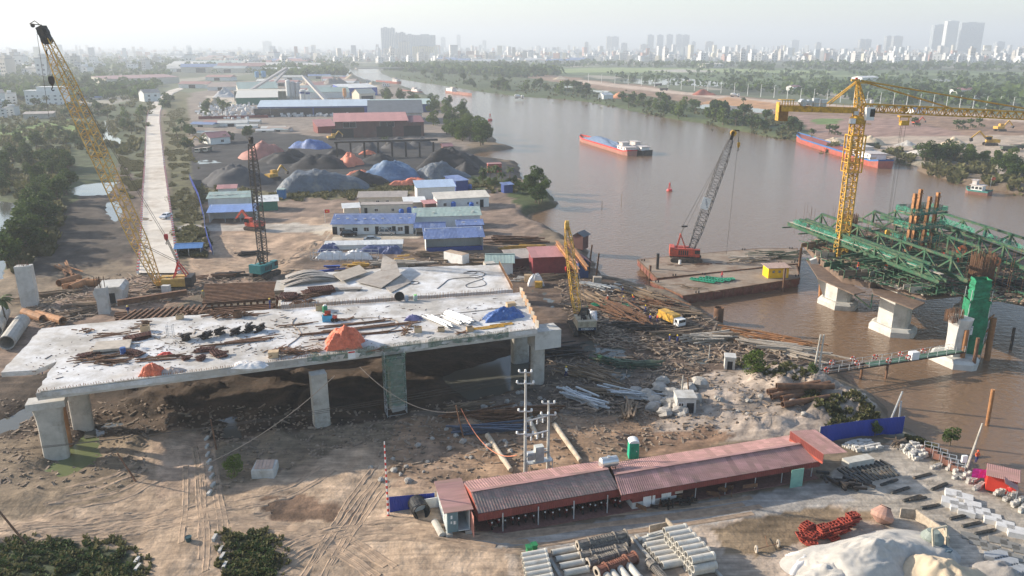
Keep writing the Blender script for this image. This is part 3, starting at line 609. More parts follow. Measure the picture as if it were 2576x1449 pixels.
# --- clutter on the decks ---
def jitterpile(name,c,n,L,w,h,matr,lab,cat,grp,ang=0,spread=(1,1),angj=.3,zr=.5,seed=0,proto=None,parent=None,tiltj=.12):
    r=random.Random(seed);me=[]
    for k in range(3):
        q=MB();l=L*(.75+.25*k)
        if proto=='tube': q.tube((-l/2,0,0),(l/2,0,0),w/2,n=8)
        elif proto=='i': q.ibeam((-l/2,0,0),(l/2,0,0),w,h,.03)
        elif proto=='grid':
            q.bx(-l/2,l/2,-w/2,w/2,-h/2,-h/2+.02);kx=max(2,int(l/.35));ky=max(2,int(w/.35))
            for i in range(kx+1): x=-l/2+l*i/kx;q.bx(x-.03,x+.03,-w/2,w/2,-h/2+.02,h/2)
            for i in range(ky+1): y=-w/2+w*i/ky;q.bx(-l/2,l/2,y-.03,y+.03,-h/2+.021,h/2-.004)
        else: q.box((0,0,0),(l,w,h))
        me.append(q.mesh(name,matr))
    for i in range(n):
        z=h/2+zr*(i/n);lb=lab+(', low in the pile',', midway up the pile',', on top of the pile')[3*i//n] if n>4 and len(lab.split())<12 else lab
        x=r.gauss(0,.45)*spread[0];y=r.gauss(0,.45)*spread[1];ca,sa=math.cos(ang),math.sin(ang)
        mk(name,me[i%3],parent,(c.x+x*ca-y*sa,c.y+x*sa+y*ca,c.z+z),rot=(r.uniform(-tiltj,tiltj)*.5,r.uniform(-tiltj,tiltj)*min(1,2/L),ang+r.uniform(-angj,angj)),label=lb,cat=cat,group=grp)
def tarp(name,c,sx,sy,sz,matr,label,cat='tarpaulin',rz=0,seed=1,rag=.2,n=26):
    "draped sheet over a heap: folded, with a ragged skirt"
    vs=[];fs=[]
    for i in range(n+1):
        for j in range(n+1):
            a=(i/n*2-1);b=(j/n*2-1);rr=max(abs(a),abs(b));th=math.atan2(b,a)
            edge=1+rag*(float(vn(th*2.2+9,seed*1.7,seed))-.5)*2
            x=a*sx*edge;y=b*sy*edge
            hgt=(1-rr**2.5)*(.45+.95*float(fbm(a*1.9+seed,b*1.9,seed,3)))
            z=sz*hgt+ .10*sz*math.sin(th*11+seed)*rr*(1-rr)*3+.45*sz*(1-rr)*abs(float(fbm(a*3.4+3,b*3.4,seed+3,3))-.5)*2
            vs.append((x,y,max(.02,z)))
    for i in range(n):
        for j in range(n): q=i*(n+1)+j;fs.append((q,q+n+1,q+n+2,q+1))
    m=MB();m.add(vs,fs);return m.obj(name,matr,label=label,cat=cat,loc=c,rz=rz,smooth=True)
NETW=mat('dirty_white_sheet',(.62,.6,.58),.8,var=.12,scale=1,bump=.05,bscale=3)
tarp('tarpaulin',gd(868,868),2.5,1.9,2.3,TARPO,'big crumpled orange tarpaulin draped over a heap on the near deck',rz=.2,seed=3)
tarp('tarpaulin',gd(836,876),1.0,.7,.8,TARPO,'small red-orange tarpaulin fold at the left foot of the big orange one',seed=8)
tarp('tarpaulin',gd(382,940),1.35,1.0,1.2,TARPO,'orange tarpaulin heap near the left front edge of the deck',seed=5)
tarp('tarpaulin',gd(416,895),1.1,.55,.5,mat('red_tarpaulin',(.62,.06,.04),.6,var=.2),'flat red tarpaulin beside a wooden box on the deck',seed=6)
tarp('tarpaulin',gd(1266,798),3.2,1.5,1.3,TARPB,'large crumpled blue tarpaulin near the river end of the deck',rz=.35,seed=7)
tarp('tarpaulin',gd(1040,804),1.3,.6,.7,mat('violet_tarpaulin',(.17,.16,.3),.6,var=.3),'small violet wrapped bundle with an orange end on the deck',seed=9)
tarp('crumpled_sheet',gd(630,920),2.1,1.0,.5,NETW,'crumpled white sheeting heap by the deck edge','sheeting',seed=10)
tarp('crumpled_sheet',gd(345,885-5),1.6,.6,.25,NETW,'thin crumpled white sheeting left of the plywood slabs','sheeting',seed=12)
tarp('sack_heap',gd(432,935),1.5,.9,.5,mat('pinkish_sacks',(.42,.34,.29),.9,var=.3,bump=.05,bscale=4),'heap of dull sacks right of the orange tarpaulin','heap',seed=13)
for u,v,l,wd,h_,az in [(285,878,4.5,3.4,.35,.35),(300,890,4.6,2.4,.12,.3),(262,880,3.2,2.4,.1,.55)]:
    p=gd(u,v,.05+rnd.random()*.1+(.4 if h_>.3 else 0));m=MB();m.box((0,0,0),(l,wd,h_),0);o=m.obj('plywood_slab',PLY,label='large pale plywood form panel lying on the left half of the deck',cat='panel',group='pale plywood form panels on the left of the deck',loc=p,rz=az);o.rotation_euler.y=rnd.uniform(-.12,.1)
RG='rust brown formwork panels scattered over the near deck'
MR=mat('red_brown_formwork',(.13,.055,.04),.75,.2,var=.4,scale=1.5,dirt=(.25,.17,.12),dirtamt=.35,orand=.25)
for s,(u,v,n,L,wd,a) in enumerate([(345,852,9,2.2,1.3,.6),(330,892,7,2.6,1.1,-.3),(285,868,3,2.6,.4,.4),(545,893,5,2.0,1.1,-.8),(515,885,6,1.6,.8,.4),(505,905,6,1.0,.7,1.2),(560,895,3,1.4,.7,.3),(470,905,3,1.1,.5,.8),(240,892,10,1.8,.5,.5),(215,900,6,1.4,.4,.3)]):
    jitterpile('formwork_panel',gd(u,v),n,L,wd,.1,MR,'rust brown gridded formwork panel on the near deck',"panel",RG,a,(L*.45,wd*.6),.35,.5,seed=s,proto='grid')
for s,(u,v,n,L,a,sp,zr) in enumerate([(250,905,16,2.6,.4,(2,1),.5),(400,905,8,5,.25,(2,.6),.3),(290,912,12,3.0,.2,(3,.8),.4),(905,810+5,6,9,.30,(1.5,.4),.15),(905,828,10,14,.29,(.8,1.0),.25),(900,845,4,12,.29,(1,.3),.15),(640,850+5,4,6,.3,(1,.5),.2),(600,872-8,6,8,.3,(1,.3),.25),(740,820,3,5,.3,(1,.5),.2),(560,790,8,4,.3,(2,.6),.3),(620,795,6,3,.3,(2,.6),.3),(300,842,6,4,.1,(1.5,.5),.2)]):
    jitterpile('steel_bar',gd(u,v),n,L,.12,.12,RUST,'thin rusty steel section lying on the near deck','steel bar','rusty steel bars lying on the near deck',a,sp,.08 if L>4 else .5,zr,seed=40+s)
for s,(u,v,n,L,a,sp,zr) in enumerate([(738,890,40,2.6,.3,(2.6,1.0),.7),(700,882,14,1.8,.9,(1.2,.6),.4),(790,885,14,1.6,.2,(1.2,.6),.3),(1020,840,16,1.6,1.4,(.3,.5),1.1),(1030,822,10,1.2,.8,(.5,.4),.4),(345,830-4,10,1.4,.3,(1,.4),.3),(870,805,10,2,.3,(1.2,.6),.3),(950,880,8,2.2,.35,(1,.3),.2),(1160,840-2,8,1.8,.4,(1,.3),.2)]):
    jitterpile('scrap_strip',gd(u,v),n,L,.1,.05,RUST,'rusty scrap strip in the tangled heaps on the deck','scrap','tangled rusty scrap on the near deck',a,sp,.9 if L<3 else .4,zr,seed=70+s)
for s,(u,v) in enumerate([(520,852),(552,842),(590,842),(625,835),(655,832),(470,856)]):
    jitterpile('dark_clamp',gd(u,v),16,1.0,.22,.22,DKST,'dark steel clamp in a neat bundle on the deck','clamp','bundles of dark clamps in the middle of the deck',1.2,(.8,.5),.15,.9,seed=90+s)
for s,(u,v) in enumerate([(480,788),(530,788),(575,795),(600,790),(215,835),(560,800),(365,815),(745,765),(780,760)]):
    jitterpile('clamp',gd(u,v),9,.9,.15,.15,RUST,'rusty clamp in the heaps along the back of the deck','clamp','rusty clamps along the back of the deck',.3,(1.2,.5),1.0,.5,seed=110+s)
# galvanised tubes, blue tarp surroundings
for blk,(u,v,n) in enumerate([(1108,812,22),(1148,805,24)]):
    jitterpile('galvanised_tube',gd(u,v),n,5.2,.17,.17,GALV,'bright galvanised tube in the bundles beside the blue tarpaulin','tube','bundles of bright galvanised tubes on the deck',DANG+1.95,(.15,1.3),.04,.55,seed=130+blk,proto='tube',tiltj=.02)
BOXM=mat('box_plywood',(.48,.34,.2),.8,var=.2,orand=.2)
def crate(c,sx,sy,sz,label,matr=None,rz=0,open_=True,group=None,cat='box',name='wooden_crate'):
    t=T(name,label,cat,c,rz,group);matr=matr or BOXM
    m=MB();m.bx(-sx/2,sx/2,-sy/2,sy/2,0,.05);m.bx(-sx/2,-sx/2+.05,-sy/2,sy/2,.051,sz);m.bx(sx/2-.05,sx/2,-sy/2,sy/2,.051,sz);m.bx(-sx/2+.051,sx/2-.051,-sy/2,-sy/2+.05,.051,sz);m.bx(-sx/2+.051,sx/2-.051,sy/2-.05,sy/2,.051,sz);m.obj('crate_wall',matr,t)
    m=MB()
    if open_:
        for k in range(5): m.box((rnd.uniform(-.25,.25)*sx,rnd.uniform(-.2,.2)*sy,sz*.6+rnd.random()*.2),(sx*.6,.12,.12),rnd.random()*3)
        m.obj('crate_contents',DKST,t)
    else: m.bx(-sx/2-.03,sx/2+.03,-sy/2-.03,sy/2+.03,sz+.002,sz+.06);m.obj('crate_lid',matr,t)
    return t
crate(gd(689,898),1.3,1.0,.8,'pale plywood box beside the flat red tarpaulin on the deck',rz=.2,open_=False)
crate(gd(366,845-12),1.1,.9,.9,'plywood box near the back edge at the left of the deck',rz=.1)
crate(gd(1182,833),1.0,.8,.7,'plywood box left of the yellow frames on the deck edge',rz=.3)
crate(gd(1334-49,772),1.4,1.0,.7,'pale crate with boards behind the blue tarpaulin',rz=.3,open_=False)
crate(gd(1052,835),1.1,.9,.8,'plywood box with a yellow case inside, right of the scrap bundle',rz=.1)
crate(gd(1110,833),1.0,.8,.6,'small plywood box in front of the galvanised tubes',rz=.1)
crate(gd(735,888),1.2,.8,.5,'open steel bin among scrap by the deck edge',RUST,rz=.3)
crate(gd(598,798),1.2,1.0,1.1,'tall rusty bin with white lid near the falsework',RUST,rz=.2)
crate(gd(453,802),1.0,.8,.7,'plywood box full of fittings beside the falsework',rz=.1)
crate(gd(808,780),1.6,.9,.9,'wooden box behind the generator on the deck',rz=.2)
# blue generator set, drum, frames
t=T('generator','blue and red boxed generator in the middle of the deck','generator',gd(824,808),.2)
m=MB();m.box((0,0,.5),(1.5,.9,.9));m.obj('tank',mat('light_blue_paint',(.05,.32,.5),.5),t)
m=MB();m.box((.1,.3,1.25),(.9,.08,.7));m.box((-.2,.1,1.0),(.4,.5,.12));m.obj('raised_lid',REDO,t);m=MB();m.box((0,0,.98),(1.2,.6,.1));m.obj('engine',DKST,t)
t=T('oil_drum','blue steel drum standing on the left half of the deck','drum',gd(311,893));m=MB();m.lathe((0,0,0),[(.38,0),(.38,.3),(.4,.32),(.38,.34),(.38,.65),(.4,.67),(.38,.7),(.38,1.1)],14);m.obj('drum_body',mat('drum_blue',(.04,.1,.28),.5),t);m=MB();m.lathe((0,0,1.05),[(.33,0),(.33,.03)],14);m.obj('drum_lid',DKST,t)
for (u,v,l,cc) in ((1063,760,'grey plastic barrel next to the green one by the starter bars',(.3,.33,.38)),(1085,758,'barrel with a lime green lid by the starter bars',(.35,.42,.38)),(320+.0,0,None,None)):
    if not l: continue
    t=T('barrel',l,'barrel',gd(u-40,v-2));m=MB();m.lathe((0,0,0),[(.28,0),(.34,.2),(.34,.75),(.28,.95)],12);m.obj('barrel_body',mat('barrel%d'%u if False else ('barrel_grey' if 'grey' in l else 'barrel_green'),cc,.6),t);m=MB();m.lathe((0,0,.95),[(.28,0),(.26,.06)],12);m.obj('barrel_lid',mat('lime_plastic',(.2,.6,.1),.5) if 'lime' in l else GALV,t)
t=T('green_tank','green water cooler beside the wooden box on the deck','tank',gd(818,785));m=MB();m.lathe((0,0,0),[(.4,0),(.4,.9),(.3,1.1)],12);m.obj('tank_body',mat('green_plastic',(.02,.2,.09),.5),t);m=MB();m.lathe((0,0,1.1),[(.3,0),(.2,.15)],12);m.obj('tank_lid',WHIP,t)
t=T('welding_cart','small orange and black hand cart beside the generator','cart',gd(843,808));
for x in(-.3,.3): m=MB();m.tube((x,-.35,.3),(x,-.28,.3),.3,n=12);m.obj('wheel',BLK,t)
m=MB();m.box((0,0,.6),(.6,.6,.6));m.obj('cart_body',REDO,t)
t=T('scaffold_cage','upright galvanised scaffold frame standing alone on the deck','scaffold',gd(430,848),.1);m=MB()
for x in(-.4,.4):
    for y in(-.3,.3): m.bar((x,y,0),(x,y,1.9),.06)
for k in range(7): m.bar((-.4,-.3,.1+.28*k),(.4,-.3,.1+.28*k),.05)
m.obj('ladder_rungs',GALV,t)
for i,(u,v) in enumerate([(1215,826),(1240,824),(1262,818)]):
    t=T('yellow_frame','yellow tubular frame lying at the deck edge','frame',gd(u,v,.1),DANG,'yellow frames lying at the deck edge');m=MB()
    for y in(-.35,0,.35): m.bar((-1.8,y,0),(1.8,y,0),.1)
    for x in(-1.6,-.5,.5,1.6): m.bar((x,-.35,0),(x,.35,.0),.07)
    m.obj('frame_tubes',YEL,t)
m=MB();m.add([(-.5,0,0),(.5,0,0),(.5,0,1.1),(-.5,0,1.1),(-.5,.04,0),(.5,.04,0),(.5,.04,1.1),(-.5,.04,1.1)],[(0,1,2,3),(7,6,5,4),(3,2,6,7),(0,3,7,4),(1,5,6,2)]);m.obj('notice_board',WHIP,label='small white notice board with a red header hung on the deck edge',cat='notice board',loc=gd(884,893,-.4)-ey*.35,rz=DANG)
m=MB();m.box((0,-.02,.95),(.9,.02,.22));m.obj('red_header',REDP,bpy.data.objects['notice_board'])
# formwork sheets on second deck
def sheetpile(u0,v0,pts,label,matr=PLY,dz=0,t_=.12,name='plywood_sheet',group=None):
    c=gd(u0,v0);P=[gd(u,v,z) -c for u,v,z in pts];m=MB();m.slab(*P,t=t_);return m.obj(name,matr,label=label,cat='panel',group=group,loc=c)
GPL=mat('grey_plywood',(.34,.30,.26),.85,var=.2,scale=.8,dirt=(.22,.17,.13),dirtamt=.35)
sheetpile(920,705,[(895,713,.3),(960,728,.2),(1012,705,1.1),(955,695,1.0)],'grey plywood panel tilted against another on the second deck',GPL)
sheetpile(975,690,[(958,694,1.0),(1010,708,.6),(998,684,1.9),(965,668,2.2)],'leaning grey plywood panel, its top edge raised, on the second deck',GPL)
sheetpile(1000,705,[(965,722,.1),(985,738,.1),(1035,712,.1),(1010,704,1.0)],'low grey panel at the foot of the tilted plywood',GPL)
sheetpile(880,695,[(838,700,.7),(860,715,.5),(925,695,.7),(905,680,1.0)],'brown plywood box panel left of the tilted plywood',PLY)
r=random.Random(5)
for i in range(10):
    m=MB();L=9-i*.3;
    for k in range(10):
        a=L*(k/10-.5);b=L*((k+1)/10-.5);za=.7*math.sin(math.pi*k/10)+0;zb_=.7*math.sin(math.pi*(k+1)/10);m.slab((a,-.9,za),(b,-.9,zb_),(b,.9,zb_),(a,.9,za),.06)
    c=gd(778+r.uniform(-12,12),712-i*1.1);m.obj('bent_sheet',GPL,label='long bowed grey form sheet in the pile left of the tilted plywood',cat='sheet',group='bowed grey form sheets piled on the second deck',loc=(c.x,c.y,c.z+.09*i),rz=DANG+r.uniform(-.12,.12))
jitterpile('formwork_panel',gd(800,737),12,3.4,2.2,.12,MR,'rust brown gridded form panel in the stack behind the starter bars','panel','rust brown form panels behind the starter bars',DANG,(1.6,.9),.15,.8,seed=150,proto='grid')
jitterpile('formwork_panel',gd(735,752),8,2.2,1.6,.12,MR,'rust brown gridded form panel in the stack behind the starter bars','panel','rust brown form panels behind the starter bars',DANG,(1.4,.9),.5,.9,seed=151,proto='grid')
jitterpile('form_board',gd(880,730),9,4,.9,.07,GPL,'grey form board fanned out behind the starter bars','board','grey form boards behind the starter bars',DANG-.4,(.8,.6),.15,.4,seed=152)
jitterpile('scrap_strip',gd(770,748),26,2.4,.12,.08,RUST,'rusty strip among the form panels at the left end of the second deck','scrap','rusty strips among the form panels',DANG,(3.5,.9),.7,.6,seed=153)
# hoses and coils
def hose(name,pts,r_,matr,label,cat='hose',zf=None,n=5,kids=None):
    P=[V(p) for p in pts];out=[]
    for i in range(len(P)-1):
        p0=P[max(0,i-1)];p1=P[i];p2=P[i+1];p3=P[min(len(P)-1,i+2)]
        for k in range(6):
            t=k/6;out.append(.5*((2*p1)+(p2-p0)*t+(2*p0-5*p1+4*p2-p3)*t*t+(3*p1-p0-3*p2+p3)*t**3))
    out.append(P[-1]);c=out[0].copy();m=MB();m.path([p-c for p in out],r_,n);return m.obj(name,matr,label=label,cat=cat,loc=c)
def dz(ps,z=.06): return [gd(u,v,z) for u,v in ps]
hose('hose',dz([(1100,727),(1115,715),(1130,704),(1160,700),(1205,698),(1220,690),(1205,684),(1175,683)]),.07,ROPE,'dark hose lying in a long bend over the second deck')
hose('hose',dz([(1195,700),(1215,706),(1222,716),(1205,722),(1180,724),(1172,718),(1190,710),(1215,702),(1200,694),(1180,695)]),.05,ROPE,'thin looped hose beside the long dark hose')
hose('hose',dz([(1165,688),(1185,684),(1200,686),(1190,690),(1165,688)]),.05,ROPE,'small oval loop of hose at the back of the second deck')
hose('hose',dz([(1010,712),(1040,716),(1055,712),(1040,709),(1012,713)]),.08,ROPE,'black coiled hose right of the tilted plywood')
hose('hose',dz([(745,800),(735,815),(750,830),(757,842),(745,855),(725,870),(722,880),(733,893),(770,888),(800,893),(825,898)]),.06,CABL,'long brown hose winding over the middle of the deck')
hose('hose',dz([(905,840-2),(950,812+25),(985,830),(1000,822),(1003,815),(990,805),(940,800),(860,804),(830,800)]),.06,CABL,'brown hose curving behind the generator')
hose('cable',dz([(1010,800),(1100,793),(1180,785),(1260,775),(1300,765)]),.05,CABL,'pale cable running along the back of the deck to the river end',cat='cable')
m=MB()
for k in range(8): m.lathe((0,0,.06*k),[(.75,0),(.8,.05),(.7,.06),(.75,0)],20)
o=m.obj('cable_coil',ROPE,label='upright coil of grey cable against the starter bars',cat='coil',loc=gd(1005,757,.8));o.rotation_euler=(1.3,0,.2)
def debris(name,poly,n,z,matr,label,smin,smax,seed=1,long=.35):
    r=random.Random(seed);us=[p[0] for p in poly];vs=[p[1] for p in poly];m=MB();k=0
    while k<n:
        u=r.uniform(min(us),max(us));v=r.uniform(min(vs),max(vs))
        if not pip(np.array([u]),np.array([v]),poly)[0]: continue
        k+=1;s_=r.uniform(smin,smax);L=s_*(r.uniform(4,14) if r.random()<long else 1.5);p=g(u,v,z or 2);m.box((p.x,p.y,0 if z is None else z+s_*.35),(L,s_,s_*.7),r.gauss(.2,.9),Matrix.Rotation(r.uniform(-.15,.15),3,'Y'))
    if z is None: V_=np.array(m.v).reshape(-1,8,3);c=V_.mean(1);V_[:,:,2]+=(gh(c[:,0],c[:,1])+np.array([r.uniform(.05,.5) for _ in c]))[:,None];m.v=[tuple(p) for p in V_.reshape(-1,3)]
    m.obj(name,matr,label=label,cat='debris',kind='stuff')
MIXD=mat('mixed_debris',(.24,.18,.13),.9,var=.75,scale=.9)
debris('deck_debris',[(110,960),(1330,820),(1300,745),(710,785),(160,835),(60,920)],520,ZD,mat('deck_litter',(.13,.09,.07),.9,var=.7,scale=.9),'small scattered offcuts and litter on the decks',.05,.11,5)
debris('deck_debris',[(180,915),(680,885),(900,880),(880,840),(700,800),(300,850)],260,ZD,MIXD,'small scattered offcuts and litter on the left half of the deck',.06,.14,6)
# ---------------- lattice work ----------------
def lattice(root,name,a,b,wa,wb,n,matr,up=None,ch=.14,br=.08,sec=1,tri=False,wmid=None,zig=True):
    "lattice from a to b (local), square of width wa..wb, n bays, split into sec parts"
    a=V(a);b=V(b);d=(b-a).normalized();up=V(up) if up else V((0,1,0))
    e=d.cross(up).normalized();q=e.cross(d).normalized()
    cs=[(-1,-1),(1,-1),(1,1),(-1,1)] if not tri else [(-1,-1),(1,-1),(0,1)]
    def W(f):
        if wmid is None: return wa+(wb-wa)*f
        k=.18;return wa+(wmid-wa)*min(1,f/k) if f<.5 else wb+(wmid-wb)*min(1,(1-f)/k)
    def P(f,c): w_=W(f)/2;return a.lerp(b,f)+e*c[0]*w_+q*c[1]*w_
    per=n//sec
    for s in range(sec):
        m=MB()
        for i in range(s*per,(s+1)*per if s<sec-1 else n):
            f0=i/n;f1=(i+1)/n
            for c in cs: m.bar(P(f0,c),P(f1,c),ch)
            for k in range(len(cs)):
                c1=cs[k];c2=cs[(k+1)%len(cs)]
                if i%2==0: m.bar(P(f0,c1),P(f1,c2),br)
                else: m.bar(P(f0,c2),P(f1,c1),br)
                if not zig or i%per==0: m.bar(P(f0,c1),P(f0,c2),br)
        m.obj(name,matr,root)
def ropes(root,name,prs,r_=.04,matr=None):
    m=MB()
    for a,b in prs: m.tube(a,b,r_,n=4,cap=False)
    return m.obj(name,matr or ROPE,root)
def track(root,x0,x1,y,w=.9,h=1.1,name='crawler_track'):
    m=MB();ps=[];n=8;r_=h/2
    for i in range(n+1): a=math.pi/2+math.pi*i/n;ps.append((x0+r_+math.cos(a)*r_,r_+math.sin(a)*r_))
    for i in range(n+1): a=-math.pi/2+math.pi*i/n;ps.append((x1-r_+math.cos(a)*r_,r_+math.sin(a)*r_))
    m.loft([[V((x,y-w/2,z)) for x,z in ps],[V((x,y+w/2,z)) for x,z in ps]])
    k=int((x1-x0)/.45)
    for i in range(k): x=x0+r_+(x1-x0-2*r_)*i/(k-1);m.bx(x-.07,x+.07,y-w/2-.02,y+w/2+.02,h-.001,h+.05)
    o=m.obj(name,TREAD,root);m=MB()
    for i in range(5): x=x0+r_+(x1-x0-2*r_)*i/4;m.tube((x,y-w/2-.05,r_*.8),(x,y+w/2+.05,r_*.8),r_*.5,n=10)
    m.obj('road_wheel',DKST,o);return o
def crawler(name,label,loc,rz,body,L=6.5,W=3.2,H=1.6,cabmat=None,gantry=None,tl=7,gh_=4):
    t=T(name,label,'crane',loc,rz)
    track(t,-tl/2,tl/2,-W*.62);track(t,-tl/2,tl/2,W*.62)
    m=MB();m.bx(-1.2,1.2,-W*.62+.46,W*.62-.46,.45,1.0);m.lathe((0,0,1.0),[(1.1,0),(1.1,.35)],16);m.obj('carbody',DKST,t)
    m=MB();m.bx(-L*.45,L*.25,-W/2,-.45,1.36,1.36+H);m.bx(-L*.45,L*.15,.45,W/2,1.36,1.36+H);m.bx(-L*.45,L*.35,-.449,.449,1.36,1.36+H*.55);m.obj('machine_housing',body,t)
    m=MB();
    for k in range(5): m.bx(-L*.3+k*.5,-L*.3+k*.5+.3,-W/2-.02,-W/2+.01,1.7,1.36+H*.8)
    m.obj('vent_grille',DKST,t)
    m=MB();m.bx(-L*.62,-L*.45-.01,-W/2-.1,W/2+.1,1.4,1.36+H*1.15);m.obj('counterweight',body if gantry!='dark' else DKST,t)
    m=MB();m.bx(L*.26,L*.26+1.4,-W/2,-W/2+1.1,1.3,3.2);m.obj('cab',cabmat or body,t);c=t.children[-1]
    m=MB();m.bx(L*.26+.2,L*.26+1.42,-W/2-.02,-W/2+.9,2.1,3.0);m.obj('cab_window',GLASS,c)
    m=MB();m.tube((-.6,-.4,1.36+H*.55+.4),(-.6,.4,1.36+H*.55+.4),.4,n=12);m.tube((.6,-.4,1.36+H*.55+.4),(.6,.4,1.36+H*.55+.4),.4,n=12);m.obj('winch_drum',DKST,t)
    return t
def gant(t,ax,az,bx_,bz,w,matr,fx):
    m=MB()
    for s in(-w/2,w/2):
        m.bar((bx_,s,bz),(ax,s*.6,az),.2);m.bar((fx,s,bz),(ax,s*.6,az),.2)
    for k in range(5):
        f=(k+.5)/5;m.bar(V((fx,-w/2,bz)).lerp(V((ax,-w*.3,az)),f),V((fx,w/2,bz)).lerp(V((ax,w*.3,az)),f),.14)
    m.bar((ax,-w*.35,az),(ax,w*.35,az),.4);m.obj('gantry_frame',matr,t)
def hook(t,p,matr,s=1.0,name='hook_block'):
    p=V(p);m=MB();m.loft([[p+V((x*s,y*s,z*s)) for x,y in((-a,-b),(a,-b),(a,b),(-a,b))] for a,b,z in((.3,.2,.9),(.45,.28,.6),(.4,.25,-.2),(.15,.12,-.7))]);o=m.obj(name,matr,t)
    m=MB();m.path([p+V((x*s,0,z*s)) for x,z in((0,-.7),(0,-1.0),(.25,-1.3),(.1,-1.6),(-.2,-1.45))],.09*s,6);m.obj('hook',DKST,o)
# 1. big yellow boom crane on the left
L1=gg(430,731);t=crawler('crawler_crane','huge crawler crane with ochre lattice boom leaning left and red gantry, beside the concrete road',L1,.18,YELO,8,3.6,1.7,cabmat=WHIP,gantry='dark',tl=8.5)
t.rotation_euler.z=math.pi+.15
Mi=t.matrix_basis.inverted() if False else (Matrix.Translation(t.location)@Matrix.Rotation(math.pi+.15,4,'Z')).inverted()
def loc1(p): return Mi@V(p)
tip=gy(118,100,163.0);foot=gy(398,712,L1.y-.5)
cy=(tip-foot).normalized()
lattice(t,'boom_section',loc1(foot),loc1(tip),1.0,1.5,44,YELO,up=V((.25,1,.1)),ch=.17,br=.1,sec=11,wmid=2.5)
tipL=loc1(tip);m=MB();h=(loc1(tip+cy*2.2)-tipL)
m.loft([[tipL+h*f+V((x,y,z)) for x,z in((-a,-b),(a,-b),(a,b),(-a,b)) for y in(0,)][:4] for f,a,b,y in((0,.8,.8,0),)]*1+[[tipL+h*1.0+V((x,0,z)) for x,z in((-.9,-.9),(.9,-.9),(.9,.9),(-.9,.9))]])
m.v=[];m.f=[];m.m=[]
m.tube(tipL+V((0,-.9,0)),tipL+V((0,.9,0)),.9,n=12);q=tipL+h*.7;m.tube(q+V((0,-.8,0)),q+V((0,.8,0)),.95,n=12);m.bar(tipL-h*.2,tipL+h*1.2,1.6,1.4);q=tipL+h*1.35
m.bar(q+V((-.3,0,0)),q+V((1.9,0,.2)),.16);m.bar(q+V((.9,0,.8)),q+V((1.9,0,.2)),.12);m.bar(q,q+V((.9,0,.8)),.12);m.tube(q+V((1.4,-.1,-.1)),q+V((1.4,.1,-.1)),.4,n=10);m.obj('boom_head',DKST,t)
gant(t,-2.2,6.2,-4.0,2.9,1.8,REDP,-1.0);bpy.data.objects['gantry_frame'].location.z=0
ga=loc1(gy(440,655,L1.y));
sp=gy(418,598,L1.y+1);m=MB();
hook(t,loc1(sp),REDP,.9,'equalizer_block')
G=V((-2.2,0,6.3))
ropes(t,'pendant_rope',[(loc1(sp)+V((0,s,0)),loc1(tip-cy*1.0)+V((0,s,0))) for s in(-.5,.5)]+[(G+V((0,s,0)),loc1(sp)+V((0,s,0))) for s in(-.6,-.2,.2,.6)]+[(G+V((0,s,0)),loc1(foot+cy*9)+V((0,s,0))) for s in(-.5,.5)],.05)
hb=gy(130,205,162);hook(t,loc1(hb),DKST,1.15)
ropes(t,'hoist_rope',[(loc1(hb)+V((x,0,.9)),loc1(gy(112+x*3,100,162))) for x in(-.4,-.1,.2,.5)]+[(loc1(gy(93,85,162)),loc1(gy(124,300,162)))],.045)
# 2. black boom crane with teal body
L2=gg(668,694);t=crawler('crawler_crane','teal crawler crane with a slim black lattice boom standing almost upright behind the falsework',L2,1.2,mat('teal_paint',(.03,.18,.18),.5,var=.2),5.5,3,1.7,gantry='x',tl=5.5)
M2=(Matrix.Translation(t.location)@Matrix.Rotation(1.2,4,'Z')).inverted()
f2=gy(665,675,L2.y);t2=gy(632,362,L2.y+4);lattice(t,'boom_section',M2@f2,M2@t2,1.1,.9,40,DKST,up=(0,1,0),ch=.15,br=.1,sec=8,wmid=1.5)
m=MB();q=M2@t2;m.bar(q,q+V((0,0,1.6)),.7);m.tube(q+V((0,-.3,1)),q+V((0,.3,1)),.55,n=10);m.obj('boom_head',DKST,t);gant(t,-1.5,5,-2.4,2.9,1.4,DKST,-.6)
ropes(t,'hoist_rope',[(q,q+V((0,0,-14))),(V((-1.5,.3,5)),q),(V((-1.5,-.3,5)),q)],.05);hook(t,q+V((0,0,-14.5)),DKST,.7)
# 3. yellow boom crane on the mud quay, seen from behind
L3=gg(1466,832);t=crawler('crawler_crane','mud-splashed crawler crane seen from behind with upright yellow lattice boom by the quay',L3,math.pi/2+.12,mat('cream_machine_paint',(.40,.34,.24),.6,var=.3,dirt=(.2,.14,.09),dirtamt=.4),6,3.2,1.5,gantry='x',tl=6.5)
M3=(Matrix.Translation(t.location)@Matrix.Rotation(math.pi/2+.12,4,'Z')).inverted()
f3=gy(1452,785,L3.y+1.5);t3=gy(1426,572,L3.y+14);lattice(t,'boom_section',M3@f3,M3@t3,1.0,.7,22,YEL,up=(0,1,0.1),ch=.15,br=.08,sec=6,wmid=1.35)
q=M3@t3;m=MB();m.bar(q-V((0,0,.4)),q+V((0,0,1.0)),.8);m.tube(q+V((0,-.3,.9)),q+V((0,.3,.9)),.5,n=10);m.obj('boom_head',YELO,t);gant(t,-1.2,4.6,-2.6,2.9,1.8,DKST,.2)
ropes(t,'pendant_rope',[(V((-1.2,s,4.6)),q) for s in(-.5,.5)]+[(q,q+V((0,0,-8)))],.05)
